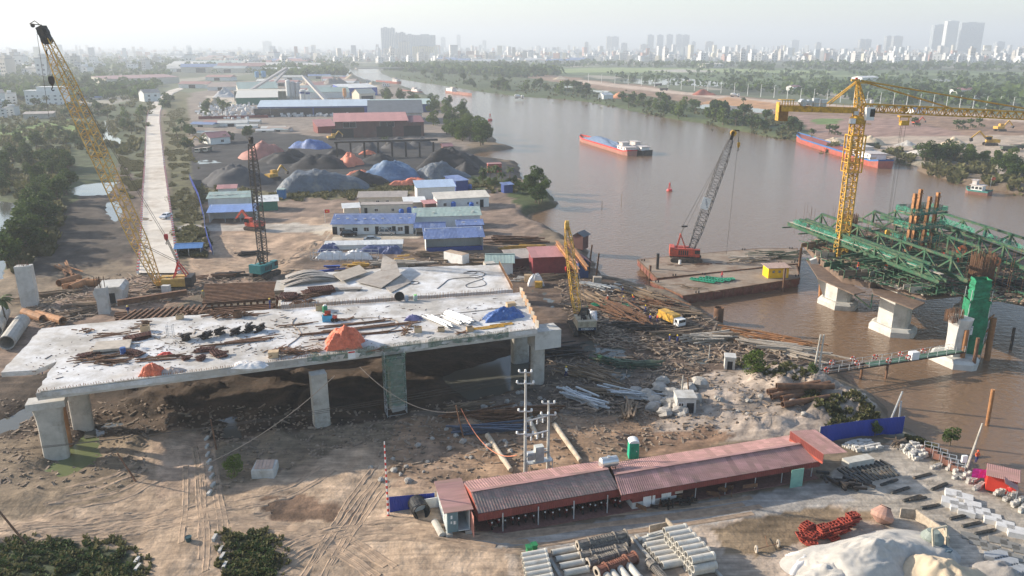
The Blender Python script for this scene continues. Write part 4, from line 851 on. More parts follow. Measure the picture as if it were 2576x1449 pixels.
def text(s,size,matr,parent,loc,rot,name='lettering',label=None):
    cu=bpy.data.curves.new('t','FONT');cu.body=s;cu.size=size;cu.extrude=.012;cu.align_x='CENTER';cu.align_y='CENTER';o=bpy.data.objects.new('t',cu);COL.link(o)
    me=bpy.data.meshes.new_from_object(o.evaluated_get(bpy.context.evaluated_depsgraph_get()));bpy.data.objects.remove(o);bpy.data.curves.remove(cu);me.name=name;me.materials.clear();me.materials.append(matr)
    n=mk(name,me,parent,loc,rot=rot);return n
cw=[c for c in t.children if c.name.startswith('counterweight')][0]
m=MB();m.bx(-6*.62-.03,-6*.62-.002,-1.65,1.65,1.38,1.95);m.obj('rear_panel',mat('slate_paint',(.04,.05,.08),.6),cw)
text('KOBELCO',.5,WHIP,cw,(-6*.62-.05,0,1.66),(R(90),0,-R(90)))
hook(t,(q+V((0,0,-8.5))),REDP,.6)
# 4. barges
def barge(name,label,pts,z0,z1,hull,deckm):
    P=[g(u,v,z1) for u,v in pts];c=sum(P,V())/len(P);t=T(name,label,'barge',(c.x,c.y,0));loc=[(p.x-c.x,p.y-c.y) for p in P]
    m=MB();m.loft([[V((x*s,y*s,z)) for x,y in loc] for s,z in((.96,-.6),(.97,z0),(1,z0+.5),(1,z1-.02))]);m.obj('hull',hull,t)
    m=MB();m.prism([(x*.992,y*.992) for x,y in loc],z1-.018,z1+.03);m.obj('barge_deck',deckm,t)
    m=MB();n=len(loc)
    for i in range(n): a=loc[i];b=loc[(i+1)%n];m.bar((a[0],a[1],z1-.05),(b[0],b[1],z1-.05),.22,.24)
    for i in range(n):
        a=V(loc[i]);b=V(loc[(i+1)%n]);k=max(1,int((b-a).length/2.5))
        for j in range(1,k): p=a.lerp(b,j/k);m.bx(p.x-.07,p.x+.07,p.y-.09,p.y+.09,.2,z1-.18)
    m.obj('rub_rail',RUST,t)
    m=MB()
    for i in range(n):
        a=V(loc[i]).lerp(V(loc[(i+1)%n]),.1)*.96;m.tube((a.x-.3,a.y,z1),(a.x-.3,a.y,z1+.5),.14,n=8);m.tube((a.x+.3,a.y,z1),(a.x+.3,a.y,z1+.5),.14,n=8)
    m.obj('bollard_pair',DKST,t);return t,c
DECKR=mat('barge_deck_plate',(.28,.22,.165),.85,var=.25,scale=.35,dirt=(.17,.10,.06),dirtamt=.5,bump=.01)
HULL=mat('rusty_barge_hull',(.16,.05,.035),.8,var=.35,scale=.8,dirt=(.25,.15,.1),dirtamt=.4);HULLP=mat('faded_pink_hull',(.36,.16,.12),.8,var=.25,scale=.8,dirt=(.3,.2,.15),dirtamt=.35)
b1,c1=barge('crane_barge','flat work barge carrying the red crane, moored beyond the other barge',[(1604,653),(1652,700),(2010,663),(2006,625),(1900,626)],.2,2.2,HULL,DECKR)
b2,c2=barge('work_barge','flat barge nearer the quay with the yellow deckhouse and green frames',[(1636,708),(1718,744),(2012,700),(2002,662),(1985,659),(1780,690)],.2,2.0,HULL,DECKR)
t=T('deckhouse','small bright yellow deckhouse with rusty flat roof on the nearer barge','deckhouse',g(1950,695,2.03),.12)
m=MB();
for a in ((-2.4,2.4,-1.5,-1.4),(-2.4,2.4,1.4,1.5),(-2.4,-2.3,-1.399,1.399),(2.3,2.4,-1.399,1.399)): m.bx(*a,0,2.4)
m.obj('wall',mat('bright_yellow_paint',(.8,.5,.01),.5,var=.1),t);m=MB();m.slab((-2.8,-1.9,2.41),(2.8,-1.9,2.41),(2.8,1.9,2.6),(-2.8,1.9,2.6),.08);m.obj('roof',mat('pinkish_rust_roof',(.42,.3,.25),.8),t)
for x in(-1.2,.2): m=MB();m.bx(x-.3,x+.3,-1.53,-1.48,1.2,1.8);m.obj('window',GLASS,t)
m=MB();m.bx(1.1,1.8,-1.53,-1.48,.1,2.0);m.obj('door',WHIP,t)
# red crane on the barge
L4=g(1725,655,2.23);t=crawler('crawler_crane','orange-red crawler crane on the barge with tall grey lattice boom leaning right over the river',L4,-.15,REDO,6.5,3.3,1.9,cabmat=REDO,gantry='x',tl=7.6)
M4=(Matrix.Translation(t.location)@Matrix.Rotation(-.15,4,'Z')).inverted()
f4=gy(1737,633,L4.y-.3);t4=gy(1838,352,L4.y+2);lattice(t,'boom_section',M4@f4,M4@t4,1.1,1.0,34,mat('grey_boom_paint',(.09,.085,.085),.6,var=.3),up=(0,1,.1),ch=.15,br=.09,sec=8,wmid=1.9)
q=M4@t4;m=MB();m.bar(q,q+V((.5,0,2.0)),1.0,.7);m.bar(q+V((.4,0,2.2)),q+V((1.8,0,2.2)),.3);m.obj('boom_head',DKST,t);m=MB();m.tube(q+V((.5,-.5,1.6)),q+V((.5,.5,1.6)),.7,n=10);m.obj('head_sheave',YEL,t)
gant(t,-1.6,6.4,-2.3,3.2,1.9,REDO,-.3)
Gp=V((-1.6,0,6.5));sp=M4@gy(1722,570,L4.y);m=MB();m.bar(sp+V((-.7,0,0)),sp+V((.7,0,.1)),.35);m.obj('equalizer_bar',DKST,t)
ropes(t,'pendant_rope',[(Gp+V((0,s,0)),sp+V((0,s*.5,0))) for s in(-.8,-.4,0,.4,.8)]+[(sp+V((s,s*.4,0)),q+V((0,s*.5,.6))) for s in(-.5,.5)],.045)
hk=q+V((1.9,0,-1.2));hook(t,hk,YEL,.8);ropes(t,'hoist_rope',[(hk+V((0,0,.6)),q+V((1.7,0,2.2))),(q+V((1.8,0,2.2)),M4@g(1827,640,2.4))],.04)
bo=M4@gy(1775,512,L4.y-.8);m=MB();m.box(bo,(1.9,.08,2.8),0,Matrix.Rotation(.25,3,'Y'));bb=m.obj('banner',WHIP,t)
m=MB();
for k in range(6): m.box(bo+V((.05+k*.075,-.06,.9-k*.36+0)),(.42,.02,.16),0,Matrix.Rotation(.25,3,'Y'))
m.obj('banner_writing',mat('banner_grey',(.2,.2,.25),.6),bb)
m=MB();m.lathe(M4@g(1708,668,2.23),[(.3,0),(.3,.9)],10);m.v=[tuple(V(v)+V(M4.inverted()@V((0,0,0)))*0) for v in m.v]
t_=T('white_drum','white drum standing beside the crawler track on the barge','drum',g(1710,664,2.23));m=MB();m.lathe((0,0,0),[(.32,0),(.32,.95)],12);m.obj('drum_body',WHIP,t_);m=MB();m.lathe((0,0,.95),[(.28,0),(.28,.05)],12);m.obj('drum_lid',GALV,t_)
TG=mat('green_form_steel',(.03,.30,.17),.6,var=.3,scale=2)
for i,(u,v,a) in enumerate([(1768,705,-.55),(1790,703,-.5),(1806,701,-.45),(1825,702,.15)]):
    c=g(u,v,2.35);m=MB();L=5.5 if i<3 else 4
    for y in(-.6,.6): m.bar((-L/2,y,0),(L/2,y,0),.22)
    for k in range(9): x=-L/2+L*k/8;m.bar((x,-.6,.1),(x,.6,.1),.14)
    m.bx(-L/2,L/2,-.55,.55,-.12,-.08);m.obj('green_grating',TG,label='green steel form frame lying on the nearer barge',cat='frame',group='green form frames on the nearer barge',loc=c,rz=a)
jitterpile('scrap_beam',g(1960,648,2.3),46,5,.22,.14,mat('mossy_scrap',(.10,.12,.075),.85,var=.5,orand=.5,dirt=(.22,.17,.12),dirtamt=.4),'dull green and brown beam in the scrap heap at the far end of the barge','beam','scrap beams heaped on the crane barge',.15,(9,2.4),.5,1.3,seed=200,proto='i')
jitterpile('scrap_beam',g(1905,655,2.3),14,6,.3,.14,PLY,'pale board in the scrap heap on the crane barge','board','pale boards on the crane barge',.1,(6,1.6),.5,1.3,seed=201)
jitterpile('scrap_bar',g(1770,665,2.25),14,2.2,.1,.1,RUST,'short bar scattered on the barge near the crane','bar','short bars near the barge crane',.1,(9,1.2),.6,.2,seed=203)
jitterpile('scrap_bar',g(1740,725,2.05),18,2.0,.14,.1,TIMB,'timber scrap on the near end of the nearer barge','timber','timber scraps on the nearer barge',-.4,(4,1.2),.7,.3,seed=204)
for i,(u,v,hh,rr,mm) in enumerate([(1652,700,6,.35,DKST),(1634,705,3.6,.3,RUST),(2008,690,6.5,.3,RUST),(1969,735,5.5,.22,RUST)]):
    p=g(u,v,0);m=MB();m.tube((0,0,-2),(0,0,hh),rr,n=10);m.obj('mooring_pile',mm,label=['black mooring pile at the near corner of the crane barge','short brown mooring pile left of the black one','rusty mooring pile at the far right end of the barges','thin rusty pile in front of the yellow deckhouse barge'][i],cat='pile',loc=p)
p=g(1806,812,0);m=MB();m.tube((0,0,-2),(0,0,3.2),.95,n=18,inner=.85);m.obj('steel_caisson',RUST,label='stout brown open steel tube standing in the water by the quay tip',cat='pile',loc=p)
# 5. tower crane
B5=g(2100,735,0);B5=gy(2106,700,158);B5.z=0;t=T('tower_crane','tall yellow tower crane with long jib reaching out of the picture to the right','tower crane',B5)
def tz(v): return ht(v,B5.y)
zt=tz(312);lattice(t,'mast_section',(0,0,0),(0,0,zt),2.0,2.0,32,YEL,up=(0,1,0),ch=.26,br=.13,sec=16,zig=False)
m=MB()
for k in range(20):
    z=zt*k/20;m.bar((-.3,.3,z),(-.3,.3,z+zt/20),.05);m.bar((.3,.3,z),(.3,.3,z+zt/20),.05)
    for j in range(4): m.bar((-.3,.3,z+j*.5),(.3,.3,z+j*.5),.04)
m.obj('ladder',YEL,t)
m=MB();zc_=tz(395);m.bx(-1.5,1.5,-1.5,1.5,zc_-3.0,zc_-2.85);
for s in(-1.45,1.45):
    for q_ in(-1.45,1.45): m.bar((s,q_,zc_-3),(s,q_,zc_+4.5),.22)
for z in(zc_-1,zc_+1.5,zc_+4.4):
    m.bar((-1.45,-1.45,z),(1.45,-1.45,z),.2);m.bar((-1.45,1.45,z),(1.45,1.45,z),.2);m.bar((-1.45,-1.45,z),(-1.45,1.45,z),.2);m.bar((1.45,-1.45,z),(1.45,1.45,z),.2)
m.bar((1.4,-1.5,zc_),(4.0,-1.5,zc_),.15);m.bx(-1.8,3.6,-1.9,-1.3,zc_-.05,zc_+.05);m.obj('climbing_frame',YEL,t)
m=MB();m.lathe((0,0,zt),[(1.4,0),(1.6,.3),(1.6,1.2),(1.2,1.6)],14);m.bx(-2.4,2.0,-1.8,-1.2,zt+.1,zt+.2);m.obj('slewing_ring',YEL,t)
zj=tz(275);x0=.3
lattice(t,'slewing_column',(0,0,zt+1.5),(0,0,zj+1.0),1.5,1.4,4,YEL,ch=.28,br=.16)
top=gy(2158,203,B5.y)-B5;top.y=0
lattice(t,'tower_head',(0,0,zj+1),(top.x,0,top.z),1.6,.35,8,YEL,ch=.2,br=.1)
m=MB();m.box((top.x-.5,0,top.z+.1),(1.6,.5,.4));m.box((top.x+.8,0,top.z-.4),(1.6,.5,.3));m.obj('head_pulley',YELO,t);m=MB();m.box((top.x-.3,0,top.z+.45),(.4,.3,.3));m.obj('red_beacon',REDP,t)
m=MB();m.bx(.6,2.2,-2.2,-.9,zt+.9,zt+3.4);cb=m.obj('cab',WHIP,t);m=MB();m.bx(1.3,2.24,-2.24,-1.0,zt+1.6,zt+3.1);m.obj('cab_window',GLASS,cb)
m=MB();m.bx(-2.2,-1.2,-1.9,-1.1,zt+.25,zt+1.2);m.obj('white_box',WHIP,t);m=MB();m.bx(-1.5,-.7,-1.6,-1.1,zt+1.9,zt+2.6);m.obj('air_unit',GALV,t)
# jib to the right (out of frame), counter-jib to the left;both slew with the same heading
je=gy(2576,292,B5.y)-B5;jv=(V((je.x,0,je.z))-V((0,0,zj)));L=jv.x;je2=V((0,0,zj))+jv*1.25
lattice(t,'jib_section',(1.0,0,zj+.3),je2,1.5,1.4,50,YEL,up=(0,0,-1),ch=.27,br=.14,sec=10,tri=True)
ce_=gy(1962,272,B5.y)-B5;ce_.y=0
m=MB();
for s in(-.8,.8): m.bar((-.9,s,zj-.2),(ce_.x,s,ce_.z),.4,1.1)
for k in range(12): f=k/11;p=V((-.9,0,zj-.2)).lerp(V((ce_.x,0,ce_.z)),f);m.bar(p+V((0,-.8,0)),p+V((0,.8,0)),.12)
for k in range(12):
    f=k/11;p=V((-.9,0,zj)).lerp(V((ce_.x,0,ce_.z+.2)),f);m.bar(p+V((0,-.8,0)),p+V((0,-.8,1.0)),.04)
m.bar((-.9,-.8,zj+1),(ce_.x,-.8,ce_.z+1.2),.05);m.obj('counter_jib',YEL,t)
m=MB();m.bx(ce_.x-.2,ce_.x+1.5,-.8,.8,ce_.z-2.5,ce_.z-.6);m.obj('counterweight_block',mat('brown_counterweight',(.28,.15,.06),.8),t)
m=MB();m.bx(ce_.x-.5,ce_.x-.3,-.9,.9,ce_.z-2.4,ce_.z+1.2);
for k in range(5): m.bx(ce_.x+k*.55,ce_.x+k*.55+.14,-.9,-.8,ce_.z+.3,ce_.z+1.6)
m.bx(ce_.x-.3,ce_.x+2.6,-.95,.95,ce_.z+1.601,ce_.z+1.7);m.obj('counterweight_frame',YEL,t)
m=MB();m.tube((ce_.x+4.4,-.8,ce_.z+1.1),(ce_.x+4.4,.8,ce_.z+1.1),.7,n=12);m.tube((ce_.x+5.6,-.8,ce_.z+1.1),(ce_.x+5.6,.8,ce_.z+1.1),.55,n=12);m.obj('hoist_winch',GALV,t);m=MB();m.bx(ce_.x+6.4,ce_.x+7.6,-.5,.5,ce_.z+.3,ce_.z+1.9);m.bx(ce_.x+8,ce_.x+9,-.5,.5,ce_.z+.3,ce_.z+1.7);m.obj('electric_cabinet',GALV,t)
ropes(t,'tie_rod',[(top+V((0,s,0)),(ce_.x+9.5,s*2,ce_.z+.8)) for s in(-.35,.35)]+[((top.x+.8,s,top.z-.1),V((0,0,zj+1.0))+jv*.55+V((0,s,0))) for s in(-.1,.1)]+[((top.x+.8,s,top.z),V((0,0,zj+1.0))+jv*1.12+V((0,s,0))) for s in(-.1,.1)],.15,YELO)
tr=V((0,0,zj-1.3))+jv*.28;m=MB();m.box(tr+V((0,0,.3)),(2.2,1.4,.35));m.box(tr+V((-.3,0,1.6)),(1.2,.9,.6));m.box(tr+V((.1,0,-1.0)),(1.6,.9,.9));m.bar(tr+V((-.9,0,.3)),tr+V((-.9,0,-.8)),.15);m.bar(tr+V((.9,0,.3)),tr+V((.9,0,-.8)),.15);m.obj('trolley',YEL,t)
hk=gy(2224,570,B5.y)-B5;hk.y=0;hk=V((tr.x,0,14.5));ropes(t,'hoist_rope',[((tr.x-.5,0,tr.z-1),(hk.x-.3,0,hk.z)),((tr.x+.5,0,tr.z-1),(hk.x+.3,0,hk.z)),((tr.x-.2,0,tr.z-1),(hk.x-.1,0,hk.z))],.03);hook(t,hk,YEL,1.0)
# ---------------- bridge table under construction over the river ----------------
def wpier(label,base,w,d,ztop,bw,flare=None):
    t=T('river_pier',label,'pier',(base.x,base.y,0),DANG-math.pi/2);m=MB();n=8
    def rg(ww,dd,z):
        k=.6;return [V((x*ww/2,y*dd/2,z)) for x,y in((-1,-k*.3),(-k,-1),(k,-1),(1,-k*.3),(1,k*.3),(k,1),(-k,1),(-1,k*.3))]
    m.loft([rg(bw,bw*.72,-2),rg(bw,bw*.72,1.0),rg(bw*.86,bw*.62,1.5)]);m.obj('pile_cap',CONCN,t)
    m=MB();s=[(w,1.49),(w,ztop*.6),(w*1.1,ztop*.8),((flare or w*1.2),ztop)];m.loft([rg(a,d,z) for a,z in s]);m.obj('pier_shaft',CONCN,t);return t
ZP=9.2
wpier('pale river pier nearest the barges, under the left corner of the green trusses',g(2108,758,.8),5.6,4.2,ZP,8.6,7.2)
m=MB();a=g(2075,715,4)-V((0,0,0));
p0=g(2100,748,1.2);m=MB();m.bar(p0+V((-1.5,0,0)),p0+V((-5.2,1,8.2)),1.1,1.4);m.obj('inclined_strut',CONCN,label='slanting concrete strut left of the nearest river pier',cat='strut')
wpier('middle river pier with broad hexagonal footing beneath the green trusses',g(2246,822,.8),6.0,4.6,ZP,9.0,6.4)
t=wpier('slender curved river pier left of the green wrapped column',g(2400,900,.8),3.0,3.0,ZP-1,8.2,4.2)
wpier('shaded river pier behind the green trusses on the far side',g(2440,790,0),4,3.5,ZP,7)
MUDP=mat('wet_formwork_floor',(.15,.10,.07),.8,var=.35,scale=.8,dirt=(.12,.08,.06),dirtamt=.45)
def gp(u,v,z=ZP+.4): return g(u,v,z)
t=T('bridge_table','cluttered brown working platform of the river bridge with segments of fresh deck','bridge',(g(2240,720,0).x,g(2240,720,0).y,0))
for i,(ps,z0,z1) in enumerate([([(2040,600),(2090,645),(2180,700),(2330,744),(2440,733),(2610,765),(2630,660),(2330,572),(2150,575)],8.75,9.15),([(2022,608),(2060,618),(2130,610),(2170,640),(2230,700),(2190,710),(2120,695),(2050,640)],8.4,9.5),([(2105,655),(2190,700),(2260,690),(2180,650)],9.2,9.9),([(2236,672),(2290,712),(2380,735),(2450,700),(2380,650),(2300,655)],8.4,9.9),([(2090,600),(2300,610),(2480,680),(2560,760),(2420,735),(2230,690),(2110,640)],9.3,9.7),([(2300,560),(2620,650),(2620,760),(2500,720),(2330,640)],9.0,9.8),([(2200,560),(2330,575),(2420,640),(2300,640)],9.4,9.75),([(2030,640),(2060,650),(2120,688),(2180,718),(2150,724),(2060,685)],8.2,8.38),([(2190,695),(2260,722),(2330,745),(2300,760),(2200,722)],8.2,8.38)]):
    m=MB();m.prism([(gp(u,v).x-t.location.x,gp(u,v).y-t.location.y) for u,v in ps],z0,z1);m.obj('work_platform' if i>6 or i<1 else 'deck_segment',MUDP if i not in(3,) else mat('raw_segment',(.3,.24,.19),.85),t)
m=MB()
for (u,v,u2,v2) in [(2020,612,2090,700),(2235,675,2300,735)]:
    a=gp(u,v,8.8);b=gp(u2,v2,8.8)
def rail(m,ps,z,h=1.1,step=1.6,r_=.05):
    P=[gp(u,v,z) for u,v in ps]
    for a,b in zip(P,P[1:]):
        k=max(1,int((b-a).length/step))
        for i in range(k+1): p=a.lerp(b,i/k);m.bar(p,p+V((0,0,h)),r_)
        m.bar(a+V((0,0,h)),b+V((0,0,h)),r_);m.bar(a+V((0,0,h*.5)),b+V((0,0,h*.5)),r_)
# green trusses: ends in plan taken from the place, peaks on the top chord
def truss(label,a,b,n,h=2.9,two=1.5,netside=None):
    A_=g(*a,12.6);B_=g(*b,12.6);d=B_-A_;L=d.length;t=T('green_truss',label,'truss',A_,math.atan2(d.y,d.x),'green form traveller trusses on the river bridge')
    for k,y in enumerate((0,two) if '4'<label[0] and 'front green' in label else (0,)):
        m=MB();m.ibeam((-1.5,y,0),(L+1,y,0),.5,.7,.07);m.obj('bottom_chord',GREP,t)
        m=MB();m.ibeam((L/n*.5,y,h),(L-L/n*.5,y,h),.42,.46,.06);m.obj('top_chord',GREP,t)
        for i in range(n):
            xa=L*i/n;xm=L*(i+.5)/n;xb=L*(i+1)/n
            m=MB();m.bar((xa,y,.3),(xm,y,h-.1),.32,.32);m.obj('diagonal',GREP,t);m=MB();m.bar((xm,y,h-.2),(xb,y,.3),.24,.24);m.obj('diagonal',GREP,t);m=MB();m.bar((xm,y,.3),(xm,y,h-.18),.42,.42);m.obj('upright',GREP,t)
    for i in range(n): m=MB();m.bar((L*i/n,-2.2,-.5),(L*i/n,2.2,-.5),.2,.25);m.obj('cross_tie',GREP,t)
    return t,L
TS=[('front green truss along the river bridge platform, nearest the pale piers',(1990,566),(2352,705),7,2.0),
 ('second green truss from the front, with the tallest peaks',(2042,563),(2424,703),7,3.0),
 ('third green truss, running in front of the rusty column tower',(2168,553),(2500,676),5,3.0),
 ('fourth green truss, passing behind the rusty column tower',(2330,585),(2620,690),5,3.0),
 ('far right green truss with orange hoses hung on it',(2340,560),(2640,660),5,3.0),
 ('short green truss stub at the back left of the column tower',(2224,548),(2330,585),2,2.6)]
for l,a,b,n,h in TS: truss(l,a,b,n,h)
m=MB()
def plank(a,b,w=1.0,dz_=0,z=13.6,name='plank_walkway',label='',matr=None):
    A_=g(*a,z);B_=g(*b,z);c=(A_+B_)/2;d=B_-A_;m=MB();m.box((0,0,0),(d.length,w,.1));o=m.obj(name,matr or PLY,label=label,cat='walkway',loc=c);o.rotation_euler=(0,0,math.atan2(d.y,d.x));return A_,B_
A_,B_=plank((1990,558),(2370,690),.9,label='narrow plank walkway along the front of the green trusses')
for i,(f0,f1) in enumerate(((.02,.13),(.16,.36),(.40,.93))):
    m=MB();net(m,A_.lerp(B_,f0)+V((-.2,-.4,0)),A_.lerp(B_,f1)+V((-.2,-.4,0)),-.3,.95,24,.1,i+30);m.obj('safety_net',NETT,label=['short torn green net at the left end of the front walkway','middle green net of the front walkway','long green net at the right of the front walkway'][i],cat='net')
A_,B_=plank((2402,575),(2660,668),.9,label='narrow plank walkway along the far side of the trusses')
for i,(f0,f1) in enumerate(((-.15,.22),(.3,1.0))):
    m=MB();net(m,A_.lerp(B_,f0),A_.lerp(B_,f1),0,1.5,24,.1,i+40);m.obj('safety_net',NETT,label=['green net behind the column tower','long translucent green net on the far right walkway'][i],cat='net')
m=MB();a=gp(2048,652,8.6);b=gp(2150,700,8.6);net(m,a,b,-.3,.9,16,.12,61);m.obj('safety_net',NETT,label='green net along the lower left ledge of the bridge table',cat='net')
m=MB();a=gp(2232,700+14,8.4);b=gp(2300,748,8.4);net(m,a,b,-.4,.9,16,.12,62);m.obj('safety_net',NETT,label='green net below the middle segment of the bridge table',cat='net')
r=random.Random(8)
for i in range(26):
    k_=r.random();c=g(2120+k_*380,615+k_*60+r.uniform(-25,25),12.3+r.random()*.9);L=r.uniform(5,10);me=ibm(L);o=mk('cross_girder',me,None,c,DANG+r.uniform(-.12,.12),'dark green cross girder lying across the truss bottom chords','girder','cross girders of the green form trusses');o.material_slots[0].link='OBJECT';o.material_slots[0].material=GREP
P_=[(2050,600),(2180,570),(2420,590),(2600,680),(2600,770),(2400,745),(2200,700)]
debris('platform_debris',P_,1500,9.95,MIXD,'litter of boards and steel scraps on the river bridge platform',.12,.3,9,.6);debris('platform_debris',P_,700,10.6,GREP,'small green steel pieces among the river bridge trusses',.12,.28,10,.7)
P2_=[(2020,607),(2052,642),(2120,694),(2200,712),(2330,744),(2440,730),(2300,690),(2180,640),(2090,605)]
debris('ledge_debris',P2_,420,9.75,PLY,'pale boards and formwork strewn over the front ledge of the river bridge',.1,.26,31,.7);debris('ledge_debris',P2_,420,10.1,GREP,'green props and clamps along the front ledge of the river bridge',.1,.24,32,.7)
for i,(u,v) in enumerate([(2045,622),(2075,645),(2105,672),(2145,695),(2190,690),(2235,700),(2270,716),(2310,730),(2360,735),(2140,640),(2200,665),(2260,690)]):
    c=gp(u,v,9.9);t=T('form_box','half-built box form on the front ledge, %s of twelve from the barge side'%['first','second','third','fourth','fifth','sixth','seventh','eighth','ninth','tenth','eleventh','twelfth'][i],'formwork',c,DANG+rnd.uniform(-.3,.3));L=rnd.uniform(1.6,2.8)
    m=MB();m.bx(-L,L,-.9,-.8,0,1.0);m.bx(-L,L,.8,.9,0,1.0);m.obj('side_board',[TIMB,PLY,GREP][i%3],t);m=MB()
    for x in(-L,0,L): m.bar((x,-1,0),(x,-1,1.6),.12);m.bar((x,-1,1.5),(x,1.6,1.5),.1)
    m.obj('yoke',GREP,t)
# slanted struts and ledges below
for i,(a,b,z0,z1) in enumerate([((2030,650),(2105,722),8.0,4.5),((2105,722),(2150,700),4.5,8),((2145,738),(2190,775),8.0,5.6),((2190,775),(2195,740),5.6,8)]):
    m=MB();m.bar(g(*a,z0),g(*b,z1),.22);m.obj('ledge_strut',GREP,label='thin green strut under the platform ledge, %s'%['long one on the left','short one on the left','long one by the middle pier','short one by the middle pier'][i],cat='strut')
m=MB()
for i in range(90):
    u=2010+i*6.1;v=590+i*1.7;p=gp(u,v,10)+V((rnd.uniform(-3,3),rnd.uniform(-3,3),0));m.bar(p,p+V((0,0,rnd.uniform(5,8.5))),.045)
m.obj('hanger_rods',RUST,label='many thin vertical hanger rods sticking up through the green trusses',cat='rods',kind='stuff')
# column tower with rusty H piles, nets and platforms
tc=gp(2300,640,9.9);t=T('column_tower','tower of rusty steel columns with green nets rising from the middle of the river bridge','scaffold tower',tc,DANG)
zt_=[ht(v,tc.y) for v in(482,490,480,486)]
for i,(x,y) in enumerate([(-3.4,-1.0),(-.3,-1.9),(.9,1.7),(3.6,-.3)]):
    m=MB();m.ibeam((x,y,0),(x,y,1),.55,.5,.08);m=MB();
    top_=zt_[i]-tc.z;m.bx(x-.32,x-.26,y-.3,y+.3,0,top_);m.bx(x+.26,x+.32,y-.3,y+.3,0,top_);m.bx(x-.259,x+.259,y-.05,y+.05,0,top_)
    for k in range(3): m.bx(x-.6,x+.6,y-.36,y-.31,top_-1-2.6*k,top_-.8-2.6*k)
    m.obj('steel_column',RUSTO,t)
for k,z in enumerate((3.2,6.2,9.2)):
    m=MB();
    for y in(-2.4,2.4): m.bar((-4.6,y,z),(4.6,y,z),.22)
    for x in(-4.2,-1.4,1.4,4.2): m.bar((x,-2.8,z+.15),(x,2.8,z+.15),.18)
    m.bx(-4.4,4.4,-2.6,-1.9,z+.26,z+.32);m.obj('platform',TIMB,t)
    m=MB();net(m,(-4.3,-2.6,0),(4.3,-2.6,0),z-.1,z+1.3,14,.12,70+k);net(m,(-4.3,-2.6,0),(-4.3,2.6,0),z-.1,z+1.3,8,.12,80+k);net(m,(4.3,-2.6,0),(4.3,2.6,0),z-.1,z+1.3,8,.12,90+k);net(m,(-4.3,2.6,0),(4.3,2.6,0),z-.1,z+1.3,12,.12,95+k);m.obj('safety_net',NETT,t)
m=MB();net(m,(2.0,-2.7,0),(4.6,-2.4,0),-.5,3.6,5,.15,5);m.obj('safety_net',NETT,t)
def rebar(label,u,v,wd,dp,vt,n=80,z=9.8):
    p=g(u,v,z);h=ht(vt,p.y)-z;m=MB();r=random.Random(u)
    for i in range(n):
        s=i/n*2*(wd+dp)
        if s<wd:x,y=s-wd/2,-dp/2
        elif s<wd+dp:x,y=wd/2,s-wd-dp/2
        elif s<2*wd+dp:x,y=wd/2-(s-wd-dp),dp/2
        else:x,y=-wd/2,dp/2-(s-2*wd-dp)
        m.bar((x,y,0),(x+r.uniform(-.08,.08),y+r.uniform(-.08,.08),h*r.uniform(.86,1.04)),.07)
    for k in range(int(h/.8)): m.bx(-wd/2,wd/2,-dp/2-.02,-dp/2+.02,k*.8,k*.8+.05)
    m.obj('rebar_cage',RUST,label=label,cat='rebar',loc=p,rz=DANG)
rebar('dark rebar cage rising beside the tower crane mast',2128,600,3.6,2.2,537)
rebar('stout rusty rebar cage above the green wrapped column',2462,725,3.4,2.4,636,90)
rebar('rebar cage inside the column tower',2302,600,2.4,1.6,520,50)
rebar('small rebar tuft on the curved river pier',2398,808,2.4,1.6,778,40,7.6)
# green wrapped column and its scaffold
gc=g(2434,890,1.0);t=T('wrapped_column','tall stair tower wrapped in bright green netting at the end of the gangway','scaffold tower',gc,DANG-.5)
NETS=mat('solid_green_net',(.015,.17,.08),.75,var=.45,scale=1.2,bump=.08,bscale=2)
def wrap(w,d,z0,z1,seed):
    m=MB();r=random.Random(seed);rs=[]
    for k in range(12):
        z=z0+(z1-z0)*k/11;ring=[]
        for a,b in((-1,-1),(-.3,-1),(.3,-1),(1,-1),(1,-.3),(1,.3),(1,1),(0,1),(-1,1),(-1,0)): ring.append(V((a*w/2+r.uniform(-.1,.1),b*d/2+r.uniform(-.1,.1),z)))
        rs.append(ring)
    m.loft(rs,False);return m.obj('net_wrap',NETS,t)
hh=ht(740,gc.y);wrap(3.3,2.6,.4,ht(752,gc.y)-1,1);wrap(2.5,2.2,ht(752,gc.y)-1.2,ht(700,gc.y)-1,2)
for x in(-1.6,1.6):
    for y in(-1.25,1.25): m=MB();m.tube((x,y,-2.5),(x,y,hh),.06,n=6);m.obj('scaffold_post',GALV,t)
m=MB();m.bx(-1.35,-.5,-1.44,-1.42,4,5.6);sg=m.obj('safety_sign',WHIP,t);m=MB();m.bx(-1.25,-.6,-1.46,-1.445,5.35,5.5);m.bx(-1.0,-.85,-1.46,-1.445,4.2,4.9);m.add([(-1.2,-1.455,4.85),(-.65,-1.455,4.85),(-.92,-1.455,5.2)],[(0,1,2)]);m.obj('arrow_print',mat('sign_navy',(.03,.06,.2),.5),sg)
